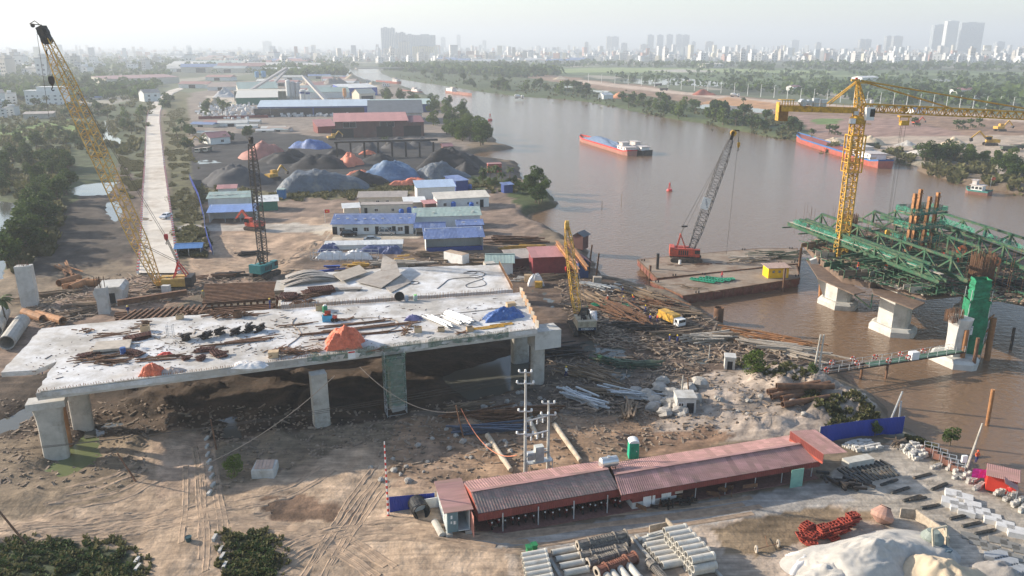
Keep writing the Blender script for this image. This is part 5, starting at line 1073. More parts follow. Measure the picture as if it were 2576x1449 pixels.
for i,(u,v,vt,r_,mm) in enumerate([(2483,905,800,.5,RUSTO),(2418,920,830,.4,RUSTO),(2448,930,850,.3,RUST),(2543,880,824,.25,DKST),(2484,1070,980,.28,RUSTO),(2065,745,650,.35,RUSTO),(2080,735,640,.3,RUST)]):
    p=g(u,v,0);h=ht(vt,p.y);q=gy(2500 if i==0 else u+(v-vt)*.16*(1 if u>2200 else .1),vt,p.y);m=MB();m.tube((0,0,-2),(q.x-p.x,0,h),r_,n=10)
    if i==0:
        for k in range(3): m.bar((-1.8,0,h*.3+k*2.2),(q.x-p.x,0,h*.3+k*2.2+1.6),.2)
    m.obj('steel_pile',mm,label=['thick orange-rust pile with braces right of the green wrapped column','short rusty pile below the green wrapped column','thin rusty pile in front of the green wrapped column','black pile standing alone at the far right in the river','lone slanting orange pile in the water at the right','rusty pile beside the nearest river pier','brown pile behind the nearest river pier'][i],cat='pile',loc=p)
jitterpile('temporary_beam',gp(2530,735,9.0),14,8,.4,.4,DKST,'dark temporary beam at the right end of the river bridge','beam','dark temporary beams at the right of the river bridge',-.9,(3,3),.9,2.0,seed=220,proto='i')
for s,(u,v,n,L,mm,lab) in enumerate([(2070,625,22,2.4,RUST,'left corner'),(2150,665,26,2.6,TIMB,'front left'),(2250,690,26,2.6,GREP,'front middle'),(2330,720,30,2.6,TIMB,'front right'),(2420,720,26,3,RUST,'right half'),(2200,600,20,3,TIMB,'left back'),(2380,670,24,3,TIMB,'centre'),(2500,700,24,3,GREP,'right back'),(2540,730,16,4,TIMB,'right end')]):
    jitterpile('loose_board',gp(u,v,10.0),n,L,.22,.12,mm,'loose beam or board on the %s of the river bridge platform'%lab,'board','loose boards on the %s of the river bridge platform'%lab,-.9+s,(4.5,2.2),1.5,.4,seed=230+s)
for u,v,s in((2418,630,1.0),(2505,657,.8)):
    p=g(u,v,13.2);m=MB();
    for k in range(5):
        a0=[p+V((math.cos(a)*(1.0-.1*k)*s,-.25-.07*k,math.sin(a)*(1.0-.1*k)*s))-p for a in [2*math.pi*i/16 for i in range(17)]];m.path(a0,.09,5)
    m.obj('hose_coil',mat('orange_hose',(.6,.16,.06),.6),label='%s coil of orange hose hung on the right-hand truss'%('large' if s==1 else 'small'),cat='hose coil',loc=p)
# gangway with lifebuoys
A_=g(1995,948,2.6);B_=g(2420,882,2.6);d=B_-A_;L=d.length;t=T('gangway','long narrow steel gangway with rope rails leading over the water to the green column','gangway',A_,math.atan2(d.y,d.x))
m=MB();
for y in(-.75,.75): m.bar((0,y,0),(L,y,0),.14,.22)
for k in range(int(L/1.0)): m.bar((k,-.75,0),(k,.75,0),.09)
m.obj('girder',DKST,t);m=MB();m.bx(L*.42,L,-.7,.7,.12,.15);m.obj('green_deck_plate',mat('gangway_green',(.08,.16,.11),.8,var=.3),t);
m=MB()
for y in(-.8,.8):
    for z in(.5,1.1): m.bar((0,y,z),(L,y,z),.05)
    for k in range(int(L/2)+1): m.bar((2*k,y,0),(2*k,y,1.15),.06)
m.obj('rail',GALV,t)
for k,x in enumerate((14,18,34,37)): m=MB();m.tube((x,(-.6 if k%2 else .6),-.1),(x,(-.6 if k%2 else .6),-5),.2,n=8);m.obj('support_pile',RUST,t)
BU=None
for i,(u,v) in enumerate([(2021,934),(2022,946),(2093,912),(2080,930),(2146,903),(2157,913),(2202,898),(2236,907),(2266,891),(2285,899),(2324,883)]):
    p=g(u,v,3.5)
    if BU is None:
        tt_=T('lifebuoy','','lifebuoy',p);mA=MB();mB=MB()
        for k in range(16):
            a0=2*math.pi*k/16;a1=2*math.pi*(k+1)/16;(mA if k%4<3 else mB).tube((.36*math.cos(a0),0,.36*math.sin(a0)),(.36*math.cos(a1),0,.36*math.sin(a1)),.12,n=6)
        mA.obj('ring',REDO,tt_);mB.obj('white_band',WHIP,tt_);BU=Rep(tt_)
    BU(p,0,'orange and white lifebuoy hung on the gangway, number %s from the shore end'%['one','two','three','four','five','six','seven','eight','nine','ten','eleven'][i],'lifebuoys on the gangway rail')
p=g(2297,903,2.75);m=MB();m.box((0,0,.65),(1.5,.9,1.3));m.obj('white_cabinet',WHIP,label='white cabinet standing on the gangway',cat='cabinet',loc=p,rz=.3)
# pair of poles at the gangway foot
m=MB()
for dx in(0,.8): m.tube((dx,0,-.5),(dx*.6+.5,0,8.5),.2,.13,n=8)
m.obj('twin_pole',CONC,label='pair of leaning concrete poles at the shore end of the gangway',cat='pole',loc=g(2040,972,2.0))
for u,v,vt,lab in ((2242,1080,985,'white metal A-frame pole at the water edge by the blue fence'),):
    p=g(u,v,1.5);h=ht(vt,p.y)-1.5;m=MB();m.tube((-.6,0,0),(.7,0,h),.12,n=6);m.tube((.9,0,0),(.75,0,h*.75),.12,n=6);m.obj('a_frame_pole',GALV,label=lab,cat='pole',loc=p)
# ---------------- long red-roofed shed ----------------
RFR=mat('red_roof_sheet',(.37,.205,.185),.7,var=.25,scale=.5,stretch=(.3,3,1),dirt=(.27,.17,.135),dirtamt=.5,orand=.2)
RFS=mat('weathered_red_roof_sheet',(.31,.185,.16),.75,var=.4,scale=1.3,stretch=(.25,4,1),dirt=(.22,.19,.16),dirtamt=.7,orand=.22)
REDF=mat('red_fascia_sheet',(.19,.042,.034),.6,var=.2,scale=1,orand=.1)
POST=GALV
def roofsheets(root,e0,e1,r0,r1,matr,n,name='roof_sheet',pitch=.22,amp=.045):
    e0,e1,r0,r1=[V(p)-root.location for p in(e0,e1,r0,r1)]
    for i in range(n):
        a=e0.lerp(e1,i/n);b=e0.lerp(e1,(i+1)/n+.0);c=r0.lerp(r1,(i+1)/n);d=r0.lerp(r1,i/n);up=V((0,0,.006*(i%2)))
        m=MB();m.corr(a+up,b+up,c+up,d+up,pitch,amp);m.obj(name,matr,root)
shed=T('long_shed','long low open-fronted shed with two stretches of corrugated red roof and rows of parked motorbikes','shed',g(1380,1317,2.0))
e0,e1=g(1203,1292,4.7),g(1559,1230,4.7);r0,r1=g(1184,1237,6.0),g(1530,1180,6.0);b0,b1=g(1163,1212,4.9),g(1505,1160,4.9)
roofsheets(shed,e0,e1,r0,r1,RFS,26);roofsheets(shed,r0,r1,b0,b1,RFR,26)
E0,E1=g(1562,1246,4.5),g(2064,1160,4.5);R0,R1=g(1545,1194,5.6),g(2024,1115,5.6);Bk0,Bk1=g(1533,1166,4.6),g(1988,1095,4.6)
roofsheets(shed,E0,E1,R0,R1,RFR,34);roofsheets(shed,R0,R1,Bk0,Bk1,RFR,34)
S0,S1,S2,S3=g(2072,1143,5.9),g(2133,1138,5.9),g(2052,1081,6.6),g(1988,1084,6.6)
roofsheets(shed,S0,S1,S3,S2,RFR,6)
def sl_(p): return V(p)-shed.location
def fascia(a,b,h,n):
    for i in range(n): m=MB();m.corr(sl_(a.lerp(b,i/n))-V((0,.03,h)),sl_(a.lerp(b,(i+1)/n))-V((0,.03,h)),sl_(a.lerp(b,(i+1)/n))-V((0,.03,.04)),sl_(a.lerp(b,i/n))-V((0,.03,.04)),.22,.03,.02);m.obj('fascia_sheet',REDF,shed)
fascia(e0,e1,.95,13);fascia(E0,E1,.7,17);fascia(S3,S0,1.0,3)
m=MB();m.add([sl_(p) for p in(e0-V((0,0,.9)),e0,r0,b0,b0-V((0,0,.9)))],[(0,1,2,3,4)]);m.obj('gable_sheet',mat('orange_red_gable',(.38,.085,.055),.6,var=.2),shed)
m=MB();m.add([sl_(p) for p in(S3,S0,S0-V((0,0,1.3)),S3-V((0,0,1.6)))],[(0,1,2,3)]);m.obj('gable_sheet',MATS['orange_red_gable'],shed)
ax=(e1-e0);ax.z=0;ax.normalize();ay=V((-ax.y,ax.x,0));SANG=math.atan2(ax.y,ax.x)
m=MB();m.bar(sl_(r0)+V((0,0,.08)),sl_(r1)+V((0,0,.08)),.4,.05);m.bar(sl_(R0)+V((0,0,.08)),sl_(R1)+V((0,0,.08)),.4,.05);m.obj('ridge_cap',RFR,shed)
PF=[(1265,1338),(1354,1322),(1443,1307),(1527,1292),(1748,1259),(1823,1245),(1898,1229),(1965,1216),(2040,1200)]
for u,v in PF: p=sl_(g(u,v,2));m=MB();m.tube(p-V((0,0,.2)),p+V((0,0,2.35)),.07,n=8);m.obj('post',POST,shed)
# back wall, plinth floor, walled rooms
fb0=b0-ay*.0;
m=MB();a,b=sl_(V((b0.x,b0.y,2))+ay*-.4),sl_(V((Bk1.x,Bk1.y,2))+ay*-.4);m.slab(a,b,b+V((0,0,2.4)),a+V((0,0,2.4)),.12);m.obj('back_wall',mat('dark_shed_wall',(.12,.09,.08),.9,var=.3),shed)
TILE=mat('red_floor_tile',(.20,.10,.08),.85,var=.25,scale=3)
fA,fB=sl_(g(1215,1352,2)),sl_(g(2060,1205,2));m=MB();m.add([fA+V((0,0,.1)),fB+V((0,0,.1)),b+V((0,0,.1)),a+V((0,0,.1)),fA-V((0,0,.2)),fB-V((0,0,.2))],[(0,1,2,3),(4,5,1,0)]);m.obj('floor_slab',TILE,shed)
r0_=sl_(g(1590,1283,2));Wd=(g(1705,1268,2)-g(1590,1283,2)).length
def sbx(m,x0,x1,y0,y1,z0,z1):
    c=r0_+ax*((x0+x1)/2)+ay*((y0+y1)/2)+V((0,0,(z0+z1)/2));return m.box(c,(x1-x0,y1-y0,z1-z0),SANG)
m=MB();sbx(m,0,Wd,0,.12,0,.9);sbx(m,0,.12,.12,3.4,0,.9);m.obj('low_wall',CONCN,shed)
m=MB();sbx(m,0,Wd,.02,.1,.902,2.2);sbx(m,0.02,.1,.12,3.4,.902,2.3);m.obj('red_wall',REDF,shed)
for x0,x1,z0,z1,mm,nm in((1.3,2.3,.05,2.1,WHIP,'door'),(2.45,2.8,.05,2.1,WHIP,'door'),(3.6,4.8,.95,1.9,WHIP,'window'),(5.3,6.3,1.1,2.0,PLY,'window')): m=MB();sbx(m,x0,x1,-.06,-.01,z0,z1);m.obj(nm,mm,shed)
m=MB();p=g(2002,1225,2);m.box(sl_(p)+V((0,0,1.2)),(1.7,.06,2.4),SANG);m.obj('green_sheet_door',mat('pale_green_sheet',(.22,.42,.33),.6,var=.15),shed)
# motorbikes
t=T('motorbike','','motorbike',(0,0,0));m=MB()
for x in(-.62,.62): m=MB();m.tube((x,-.05,.28),(x,.05,.28),.28,n=12);m.obj('wheel',BLK,t)
m=MB();m.loft([[V((x,y*w_,z)) for y,z in((-1,a),(1,a),(1,b),(-1,b))] for x,w_,a,b in((-.8,.06,.55,.7),(-.4,.14,.35,.75),(.1,.12,.3,.55),(.4,.14,.35,.95),(.6,.05,.5,.9))]);m.obj('body',mat('bike_body',(.12,.02,.02),.35,var=.1,orand=.9),t)
m=MB();m.box((-.25,0,.8),(.75,.24,.1));m.obj('seat',BLK,t);m=MB();m.bar((.5,-.33,1.02),(.5,.33,1.02),.05);m.bar((.45,0,.6),(.5,0,1.02),.06);m.bar((.62,0,.3),(.48,0,.8),.06);m.obj('handlebar',DKST,t);m=MB();m.box((.62,0,.9),(.08,.16,.14));m.obj('headlight',WHIP,t)
MBk=Rep(t);bays=['left of the first post','between the first and second post','between the second and third post','between the third and fourth post','right of the fourth post by the white door']
for i,u in enumerate([1232,1250,1268,1286,1300,1318,1338,1368,1386,1402,1422,1436,1458,1478,1490,1506,1520,1540,1552]):
    v=1325-(u-1232)*.17;p=g(u,v-4*(i%2),2.1);k=0 if u<1265 else 1 if u<1354 else 2 if u<1443 else 3 if u<1527 else 4
    MBk(p,SANG-R(90)+rnd.uniform(-.15,.15)+(.0),'motorbike parked %s'%bays[k],'motorbikes parked in the red shed')
jitterpile('steel_ring',g(1795,1243,2.2),10,1.4,.1,.5,RUST,'rusty hoop frame stored under the right half of the red shed','frame','rusty frames stored under the right half of the red shed',SANG,(9,1.2),1.2,.4,seed=300)
jitterpile('workshop_clutter',g(1690,1272,2.2),14,1.2,.2,.3,DKST,'dark scrap lying in front of the shed door','scrap','dark scrap in front of the shed door',SANG,(3.2,.5),1.2,.4,seed=301)
jitterpile('workshop_clutter',g(2100,1215,2.1),20,1.5,.3,.3,DKST,'dark lumber and machine part heaped at the right end of the red shed','scrap','dark clutter at the right end of the red shed',SANG-.8,(4,1.6),1.2,.6,seed=302)
# stainless water tank on stand
t=T('water_tank','shiny stainless horizontal water tank on a stand above the dip between the two red roofs','water tank',g(1530,1190,4.6),SANG)
m=MB();m.tube((-1.0,0,1.5),(1.0,0,1.5),.62,n=18);m.tube((-1.15,0,1.5),(-1.0,0,1.5),.4,.62,n=18);m.tube((1.0,0,1.5),(1.15,0,1.5),.62,.4,n=18);m.tube((0,0,2.1),(0,0,2.22),.2,n=10);m.obj('tank_body',mat('stainless',(.7,.68,.64),.3,.7,var=.1),t,smooth=False)
m=MB();
for x in(-.7,.7):
    for y in(-.45,.45): m.bar((x,y,-.9),(x,y,1.0),.07)
for x in(-.7,.7): m.bar((x,-.45,.2),(x,.45,.2),.05)
m.bar((-.7,-.45,.9),(.7,-.45,.9),.06);m.bar((-.7,.45,.9),(.7,.45,.9),.06);m.obj('stand',RUST,t)
# container with lean roof at left end
cA=g(1125,1345,2.3);cB=g(1180,1338,2.3);cx_=(cB-cA).normalized();cang=math.atan2(cx_.y,cx_.x)+.05;W_=2.5;Lc=6.1
t=T('site_container','pale container with pinkish flat roof and open blue-grey door left of the shed','container',cA,cang)
m=MB();m.bx(0,.08,0,Lc,.2,2.75);m.bx(W_-.08,W_,0,Lc,.2,2.75);m.bx(.081,W_-.081,Lc-.08,Lc,.2,2.75);m.bx(.081,W_-.081,.0,Lc-.081,.2,.3)
for i in range(22): y=.2+i*.27;m.bx(-.035,-.001,y,y+.13,.3,2.65)
m.obj('container_wall',mat('pale_container_paint',(.62,.66,.64),.6,var=.12),t)
m=MB();m.bx(-.3,W_+.35,-.25,Lc+.1,2.755,2.83);m.obj('roof',RFR,t)
m=MB();m.bx(.05,1.2,-.09,-.02,.25,2.7);
for x in(.35,.62,.95): m.bx(x-.03,x+.03,-.13,-.091,.3,2.65)
dd=m.obj('door',mat('grey_blue_door',(.14,.22,.24),.6,var=.15),t);m=MB();m.bx(.4,.6,-.11,-.095,1.9,2.3);m.bx(.7,1.0,-.11,-.095,1.2,1.6);m.bx(.35,.55,-.11,-.095,1.3,1.6);m.obj('notice',WHIP,dd)
m=MB();m.box((W_+.1,-.75,1.45),(.06,1.5,2.4));m.obj('door',mat('pink_door',(.5,.22,.17),.6),t)
for x in(.2,2.3): m=MB();m.bx(x-.35,x+.35,-.3,.3,-.4,.2);m.obj('block',CONC,t)
for i,y in enumerate((1.3,2.5,3.7,4.9)): text('HNAS'[i],.95,WHIP,t,(-.06,y,1.5),(R(90),0,R(-90)),label=None)
# blue fence, pole, culvert etc.
BLS=mat('blue_corrugated_sheet',(.02,.045,.28),.45,var=.12,scale=1,orand=.08)
def fence(label,pts,z,h,step=1.1,matr=None,name='blue_fence'):
    P=[g(u,v,z) for u,v in pts];t=T(name,label,'fence',P[0])
    for a,b in zip(P,P[1:]):
        k=max(1,int((b-a).length/step))
        for i in range(k):
            p=a.lerp(b,i/k)-P[0];q=a.lerp(b,(i+1)/k)-P[0];H=V((0,0,h));m=MB();m.corr(p,q,q+H,p+H,.2,.035,.02);m.obj('fence_sheet',matr or BLS,t)
        d=(b-a).normalized();nrm=V((-d.y,d.x,0))*.1
        m=MB();m.bar(a-P[0]+nrm+V((0,0,h*.8)),b-P[0]+nrm+V((0,0,h*.8)),.07);m.bar(a-P[0]+nrm,a-P[0]+nrm+V((0,0,h)),.1);m.bar(b-P[0]+nrm,b-P[0]+nrm+V((0,0,h)),.1);m.obj('fence_rail',GALV,t)
    return t
fence('deep blue corrugated fence left of the container and beside the striped pole',[(981,1289),(1094,1279)],1.95,2.0)
fence('deep blue corrugated fence between the shed end and the river',[(2060,1118),(2150,1103),(2270,1091)],1.9,2.6)
fence('blue sheet fence along the grass strip beside the offices',[(478,452),(500,500),(514,556),(516,580),(525,615),(536,643)],2.0,2.2,3.0)
fence('low dark red fence between the sack yard and the trees',[(500,300),(575,298),(675,296)],2,2.0,5,matr=mat('dark_red_fence',(.2,.04,.04),.7))
p=g(977,1296);t=T('striped_pole','tall thin red and white striped pole at the end of the blue fence','pole',p);H=ht(1107,p.y)-2
for k in range(26): m=MB();r_=.13-.07*k/26;m.tube((0,0,-.2+H*k/26),(0,0,-.2+H*(k+1)/26),r_,n=8);m.obj('red_band' if k%2==0 else 'white_band',REDP if k%2==0 else WHIP,t)
p=g(1062,1308);t=T('culvert_pipe','big black corrugated culvert pipe lying in front of the blue fence','pipe',p);m=MB();n=18;prof=[]
d=g(1048,1283)-p;L=d.length;m.lathe((0,0,0),[(1.0-.07*(k%2),k*L/14) for k in range(15)],n);m.f=[f for f in m.f if len(f)==4];m.lathe((0,0,0),[(.86,0.01),(.86,L-.01)],n);m.f=[f for f in m.f if len(f)==4];m.lathe((0,0,0),[(.86,0),(1.0,.001)],n);m.f=[f for f in m.f if len(f)==4]
o=m.obj('pipe_wall',mat('black_plastic_pipe',(.035,.035,.035),.5,var=.3,dirt=(.2,.16,.12),dirtamt=.3),t);o.rotation_euler=(d.normalized().to_track_quat('Z','Y')).to_euler();o.location=(0,0,1.0)
m=MB();m.bx(-1.5,1.5,-.05,.05,0,1.6);m.obj('white_board',WHIP,label='white panel with blue top leaning on the fence behind the culvert pipe',cat='panel',loc=g(1070,1287),rz=SANG)
m=MB();m.tube((0,0,.3),(1.1,-2.6,.3),.38,n=12);m.obj('concrete_log',CONC,label='short concrete log against the pale container',cat='pipe',loc=g(1093,1318))
# big concrete block on the mud
t=T('concrete_tank','pale square concrete block with sloped rim on the mud by the tree','concrete block',gg(668,1191),.05);m=MB();s=1.35
m.loft([[V((x*w_,y*w_,z)) for x,y in((-1,-.9),(1,-.9),(1,.9),(-1,.9))] for w_,z in((s,-.2),(s,1.1),(s*.92,1.25))]);m.obj('block_body',CONCN,t);m=MB()
for k in range(5): m.box((-.9+k*.45,0,1.29),(.38,2.2,.06),.1);
m.obj('lid_boards',mat('pinkish_boards',(.5,.36,.28),.8,var=.2),t)
# portable toilet
t=T('portable_toilet','green portable toilet with white domed roof standing alone behind the red shed','toilet',g(1592,1148,2.0),SANG-.25)
m=MB();m.loft([[V((x*w_,y*w_,z)) for x,y in((-.62,-.62),(.62,-.62),(.62,.62),(-.62,.62))] for w_,z in((1.05,0),(1,.15),(.97,2.15))]);b=m.obj('cabin',mat('toilet_green',(.02,.36,.21),.5,var=.12),t)
m=MB();m.bx(-.42,.42,-.66,-.625,.15,2.0);dd=m.obj('door',mat('toilet_green_dark',(.018,.30,.18),.5),t);m=MB();m.bx(.25,.35,-.7,-.662,1.0,1.15);m.obj('handle',WHIP,dd)
m=MB();rs=[]
for y in(-.66,.66): rs.append([V((math.cos(a)*.66,y,2.15+max(0,math.sin(a))*.38)) for a in [math.pi*k/10 for k in range(11)]])
m.loft(rs);m.obj('roof',WHIP,t)
# utility poles with transformer
def upole(label,u,v,vt,arms,lean=0,z=2,steel=False):
    p=g(u,v,z);H=ht(vt,p.y)-z;t=T('utility_pole',label,'utility pole',p);m=MB();m.tube((0,0,-.4),(lean,0,H),.22,.13,n=10);m.obj('pole_shaft',CONCN,t)
    for k,(zz,L) in enumerate(arms):
        m=MB();m.bar((lean*.9-L/2,-.15,H-zz),(lean*.9+L/2,-.15,H-zz),.12);a=m.obj('cross_arm',GALV,t)
        for s in(-1,-.05,.9): m=MB();m.lathe((lean*.9+s*L/2,-.15,H-zz+.06),[(.1,0),(.16,.1),(.09,.18),(.15,.26),(.05,.36)],8);m.obj('insulator',WHIP,a)
    return t,p,H
t,p1,H1=upole('taller concrete utility pole with three tiers of white insulators, left of the transformer',1321,1196,932,[(.2,1.5),(1.6,2.0),(5.2,1.6),(8.2,2.0)])
t,p2,H2=upole('shorter concrete utility pole right of the transformer',1378,1180,1008,[(.3,1.5),(1.8,1.8)])
t=T('transformer_platform','steel platform slung between two utility poles carrying insulators','platform',(p1.x,p1.y,2));dv=p2-p1;
for z,o in((2.6,-.2),(2.6,.5),(5.4,-.2),(7.4,-.2)): m=MB();m.bar(V((0,o,z)),V((dv.x,dv.y+o,z)),.14);m.obj('beam',GALV,t)
for z in(5.4,7.4):
    for k in range(3): f=.25+.25*k;m=MB();m.lathe((dv.x*f,dv.y*f-.2,z-.7),[(.12,0),(.08,.2),(.13,.3),(.07,.5),(.1,.65)],8);m.obj('insulator',WHIP,t)
t=T('transformer','pale grey transformer cabinet on legs between the two utility poles','transformer',g(1355,1187,2)+V((0,0,1.6)),SANG);m=MB();m.bx(-.55,.55,-.4,.4,0,2.0);b=m.obj('cabinet',mat('cabinet_grey',(.55,.55,.5),.5),t);m=MB();m.bx(-.5,.5,-.43,-.405,.1,1.9);m.obj('cabinet_door',GALV,b)
m=MB();m.bx(-1.5,-.6,-.3,.3,.3,1.3);
for k in range(5): m.bx(-1.55+k*.2,-1.5+k*.2,-.38,.38,.35,1.2)
m.obj('cooling_fins',GALV,t);m=MB()
for x in(-1.6,1.6):
    for y in(-.5,.5): m.bar((x,y,-1.6),(x,y,.3),.08)
m.bx(-1.7,1.7,-.55,.55,-.12,-.02);m.obj('legs',GALV,t)
def wire(a,b,sag,label,r_=.025,matr=None):
    a=V(a);b=V(b);P=[a.lerp(b,i/14)-a-V((0,0,sag*4*(i/14)*(1-i/14))) for i in range(15)];m=MB();m.path(P,r_,4);m.obj('overhead_wire',matr or ROPE,label=label,cat='wire',group='overhead wires',loc=a)
t1=p1+V((0,0,H1-.2));t2=p2+V((0,0,H2-.2))
for k in range(3):
    wire(t1+V((-.8+k*.7,0,-.3-k*.3)),g(500,1090,11.5)+V((-70,-6+k*1.2,-3)),2.5,'thin overhead wire running left from the tall utility pole across the mud, %s of three'%['upper','middle','lower'][k])
    wire(t1+V((-.7+k*.7,0,-1.6)),t2+V((-.7+k*.7,0,0)),.5,'short slack wire between the two utility poles, %s of three'%['left','middle','right'][k])
for (a,b,s,l) in [((g(842,945,11.3)),(g(500,1175,3)),1.2,'pale cable sagging from the deck edge to the leaning red post'),((g(905,905+18,11)),(g(1155,1035,5.5)),2.2,'pale rope sagging from the deck to the thin red mast'),(g(1160,1028,5.5),g(1300,1145,5),2.4,'orange cable dipping from the thin red mast to the transformer')]:
    wire(a,b,s,l,.055,CABL if 'orange' not in l else mat('orange_cable',(.6,.2,.1),.7))
for i,(u,v,vt,dx,l) in enumerate([(72,1372,1215,-4,'leaning rusty steel post at the lower left edge'),(345,1212,1140,-1.8,'short leaning rusty post beside the green pond'),(545,1130,1055,-.3,'thin red post by the row of white kerb blocks'),(1168,1105,1020,-1.0,'thin red mast on the rubble behind the pits'),(2582,0,0,0,None),(2428,1190,1065,.9,'concrete lamp pole with a white box near the magenta cloth'),(1783,905,868,0,'grey wooden post in the mud'),(1712,1010,945,.1,'rusty lamp mast above the small concrete hut'),(1735,1020,950,-.6,'second rusty leg of the lamp mast above the hut'),(1305,1140-80,990,0,None)]):
    if l is None: continue
    p=gg(u,v);H=ht(vt,p.y)-p.z;m=MB();m.tube((0,0,-.3),(dx,0,H),.12 if 'concrete' not in l else .2,.09,n=7);m.obj('post',CONC if 'concrete' in l or 'grey' in l else RUST,label=l,cat='post',loc=p)
m=MB();m.bx(-.3,.3,-.4,-.1,0,.9);m.obj('white_box',WHIP,label='white meter box on the concrete lamp pole',cat='box',loc=g(2434,1160,4.2)+V((-.6,0,0)))
# concrete logs behind shed
for i,(a,b) in enumerate([((1226,1097),(1262,1155)),((1262,1155),(1285,1190)),((1395,1072),(1460,1168)),((1330,1060),(1352,1105))]):
    p=gg(*a);q=gg(*b);m=MB();m.tube((0,0,.35),q-p+V((0,0,.35)),.36,.3,n=12);m.obj('concrete_pile',mat('buff_concrete',(.48,.4,.3),.85,var=.2,dirt=(.3,.22,.15),dirtamt=.4),label='long buff concrete pile lying on the mud behind the red shed, %s of four'%['first','second','fourth','third'][i],cat='concrete pile',loc=p)
# ---------------- precast yard ----------------
CPM=mat('precast_concrete',(.50,.47,.41),.85,var=.15,scale=1.5,dirt=(.33,.27,.2),dirtamt=.3,orand=.1)
def pipeme(L,r_,name='concrete_pipe',bell=True):
    m=MB();n=16;pr=[(r_,0),(r_,L*.9),(r_*1.12,L*.93),(r_*1.12,L)] if bell else [(r_,0),(r_,L)]
    m.lathe((0,0,0),pr,n);k=len(pr);m.f=[f for f in m.f if len(f)==4]
    m.lathe((0,0,0),[(r_*.8,0),(r_*.8,L)][::-1],n);m.f=[f for f in m.f if len(f)==4]
    m.lathe((0,0,0),[(r_*.8,0),(r_,.001)],n);m.f=[f for f in m.f if len(f)==4];m.lathe((0,0,0),[(r_*1.12 if bell else r_,L),(r_*.8,L+.001)],n);m.f=[f for f in m.f if len(f)==4];return m.mesh(name,CPM)
def lay(me,p,d,label,group,cat='pipe',name='concrete_pipe'):
    d=V(d).normalized();mk(name,me,None,p,rot=d.to_track_quat('Z','Y').to_euler(),label=label,cat=cat,group=group)
PL=pipeme(2.55,.40);PS=pipeme(2.6,.33)
s0,s1=g(1668,1375,2),g(1758,1476,2);pd=g(1730,1348,2)-g(1665,1360,2);pd.z=0;pd.normalize()
row=(s1-s0);L=row.length;row.normalize();N=int(L/.84)
for lay_ in range(3):
    for i in range(N-lay_*0):
        q=s0+row*(i*.84+(.42 if lay_%2 else 0)-(.0))+V((0,0,.42+lay_*.72));
        lay(PL,q,pd,'grey concrete drain pipe in the %s layer of the tall pipe stack'%['bottom','middle','top'][lay_],'pipes of the tall stack right of the pipe moulds')
for i in range(6):
    q=s0-row*1.2+pd*(-2.0)+V((0,0,.42));q+=row*(i*.84+.3);lay(PL,q,pd,'grey concrete drain pipe in the low row left of the tall pipe stack','pipes in the low row left of the tall stack')
for (a,b,n,lab,lyr) in [((1312,1412),(1325,1475),6,'at the left edge of the pipe yard',1),((1388,1398),(1418,1450),4,'in the small group behind the long grey pipes',1)]:
    A_=g(*a,2);B_=g(*b,2);
    for ly in range(1 if n==4 else 2):
        for i in range(n):
            q=A_.lerp(B_,i/(n-1))+V((0,0,.35+ly*.58))+(B_-A_)*(.5*ly/(n-1));lay(PS,q,pd if n==6 else pd,'concrete pipe %s'%lab,'concrete pipes %s'%lab)
for i,(u,v) in enumerate([(1555,1425),(1578,1418),(1540,1440),(1525,1447)]):
    lay(PL,g(u,v,2.42),g(1600,1470,2)-g(1555,1412,2),'smooth pale concrete pipe lying crosswise at the bottom of the pipe yard','crosswise pale pipes at the bottom of the pipe yard')
# pipe moulds with flanges
MO=mat('dirty_mould_steel',(.17,.15,.13),.75,.2,var=.4,scale=3,dirt=(.4,.35,.28),dirtamt=.5,orand=.2);MOR=mat('rusty_mould_steel',(.22,.09,.06),.75,.2,var=.4,scale=3,dirt=(.3,.22,.16),dirtamt=.4)
def mould(u,v,u2,v2,label,r_=.45,mm=None,z=2.5):
    a=g(u,v,z);b=g(u2,v2,z);d=b-a;t=T('pipe_mould',label,'pipe mould',a);L=d.length;t.rotation_euler=d.to_track_quat('Z','Y').to_euler()
    m=MB();m.lathe((0,0,0),[(r_*.8,0.05),(r_*.8,L)],14);m.f=[f for f in m.f if len(f)==4];m.obj('mould_shell',mm or MO,t)
    m=MB();m.lathe((0,0,0),[(r_*.55,0),(r_*.55,.4)],14);m.f=[f for f in m.f if len(f)==4];m.obj('mould_core',DKST,t)
    for z_ in (0,L*.22,L*.74,L-.1):
        m=MB();m.lathe((0,0,z_),[(r_*.5,0),(r_*1.15 if z_ else r_,.001),(r_*1.15 if z_ else r_,.09),(r_*.5,.091)],16);m.f=[f for f in m.f if len(f)==4];m.obj('flange',PLY if z_ in(0,) else (mm or MO),t)
    m=MB()
    for k in range(9): z_=L*(.28+.05*k);m.lathe((0,0,z_),[(r_*.8,0),(r_*.92,.01),(r_*.92,.05),(r_*.8,.06)],14);m.f=[f for f in m.f if len(f)==4]
    for k in range(6): a_=k*math.pi/3;m.bar((math.cos(a_)*r_*.86,math.sin(a_)*r_*.86,0),(math.cos(a_)*r_*.86,math.sin(a_)*r_*.86,L),.06)
    m.obj('stiffener',mm or MO,t)
for i,a in enumerate([(1452,1372,1575,1344,.52,3.0,None),(1460,1388,1582,1360,.52,2.5,None),(1458,1400,1578,1378,.52,2.5,None),(1478,1417,1575,1388,.55,2.5,None),(1500,1440,1598,1402,.62,2.6,MOR),(1630,1412,1690,1475,.45,2.5,None)]):
    mould(*a[:4],['flanged pipe mould at the back, topmost of the row','second flanged pipe mould from the back','third flanged pipe mould, in the shade','fourth flanged pipe mould with broad ring','reddish flanged pipe mould in front','single dark pipe mould lying between the stacks'][i],a[4],a[6],a[5])
m=MB()
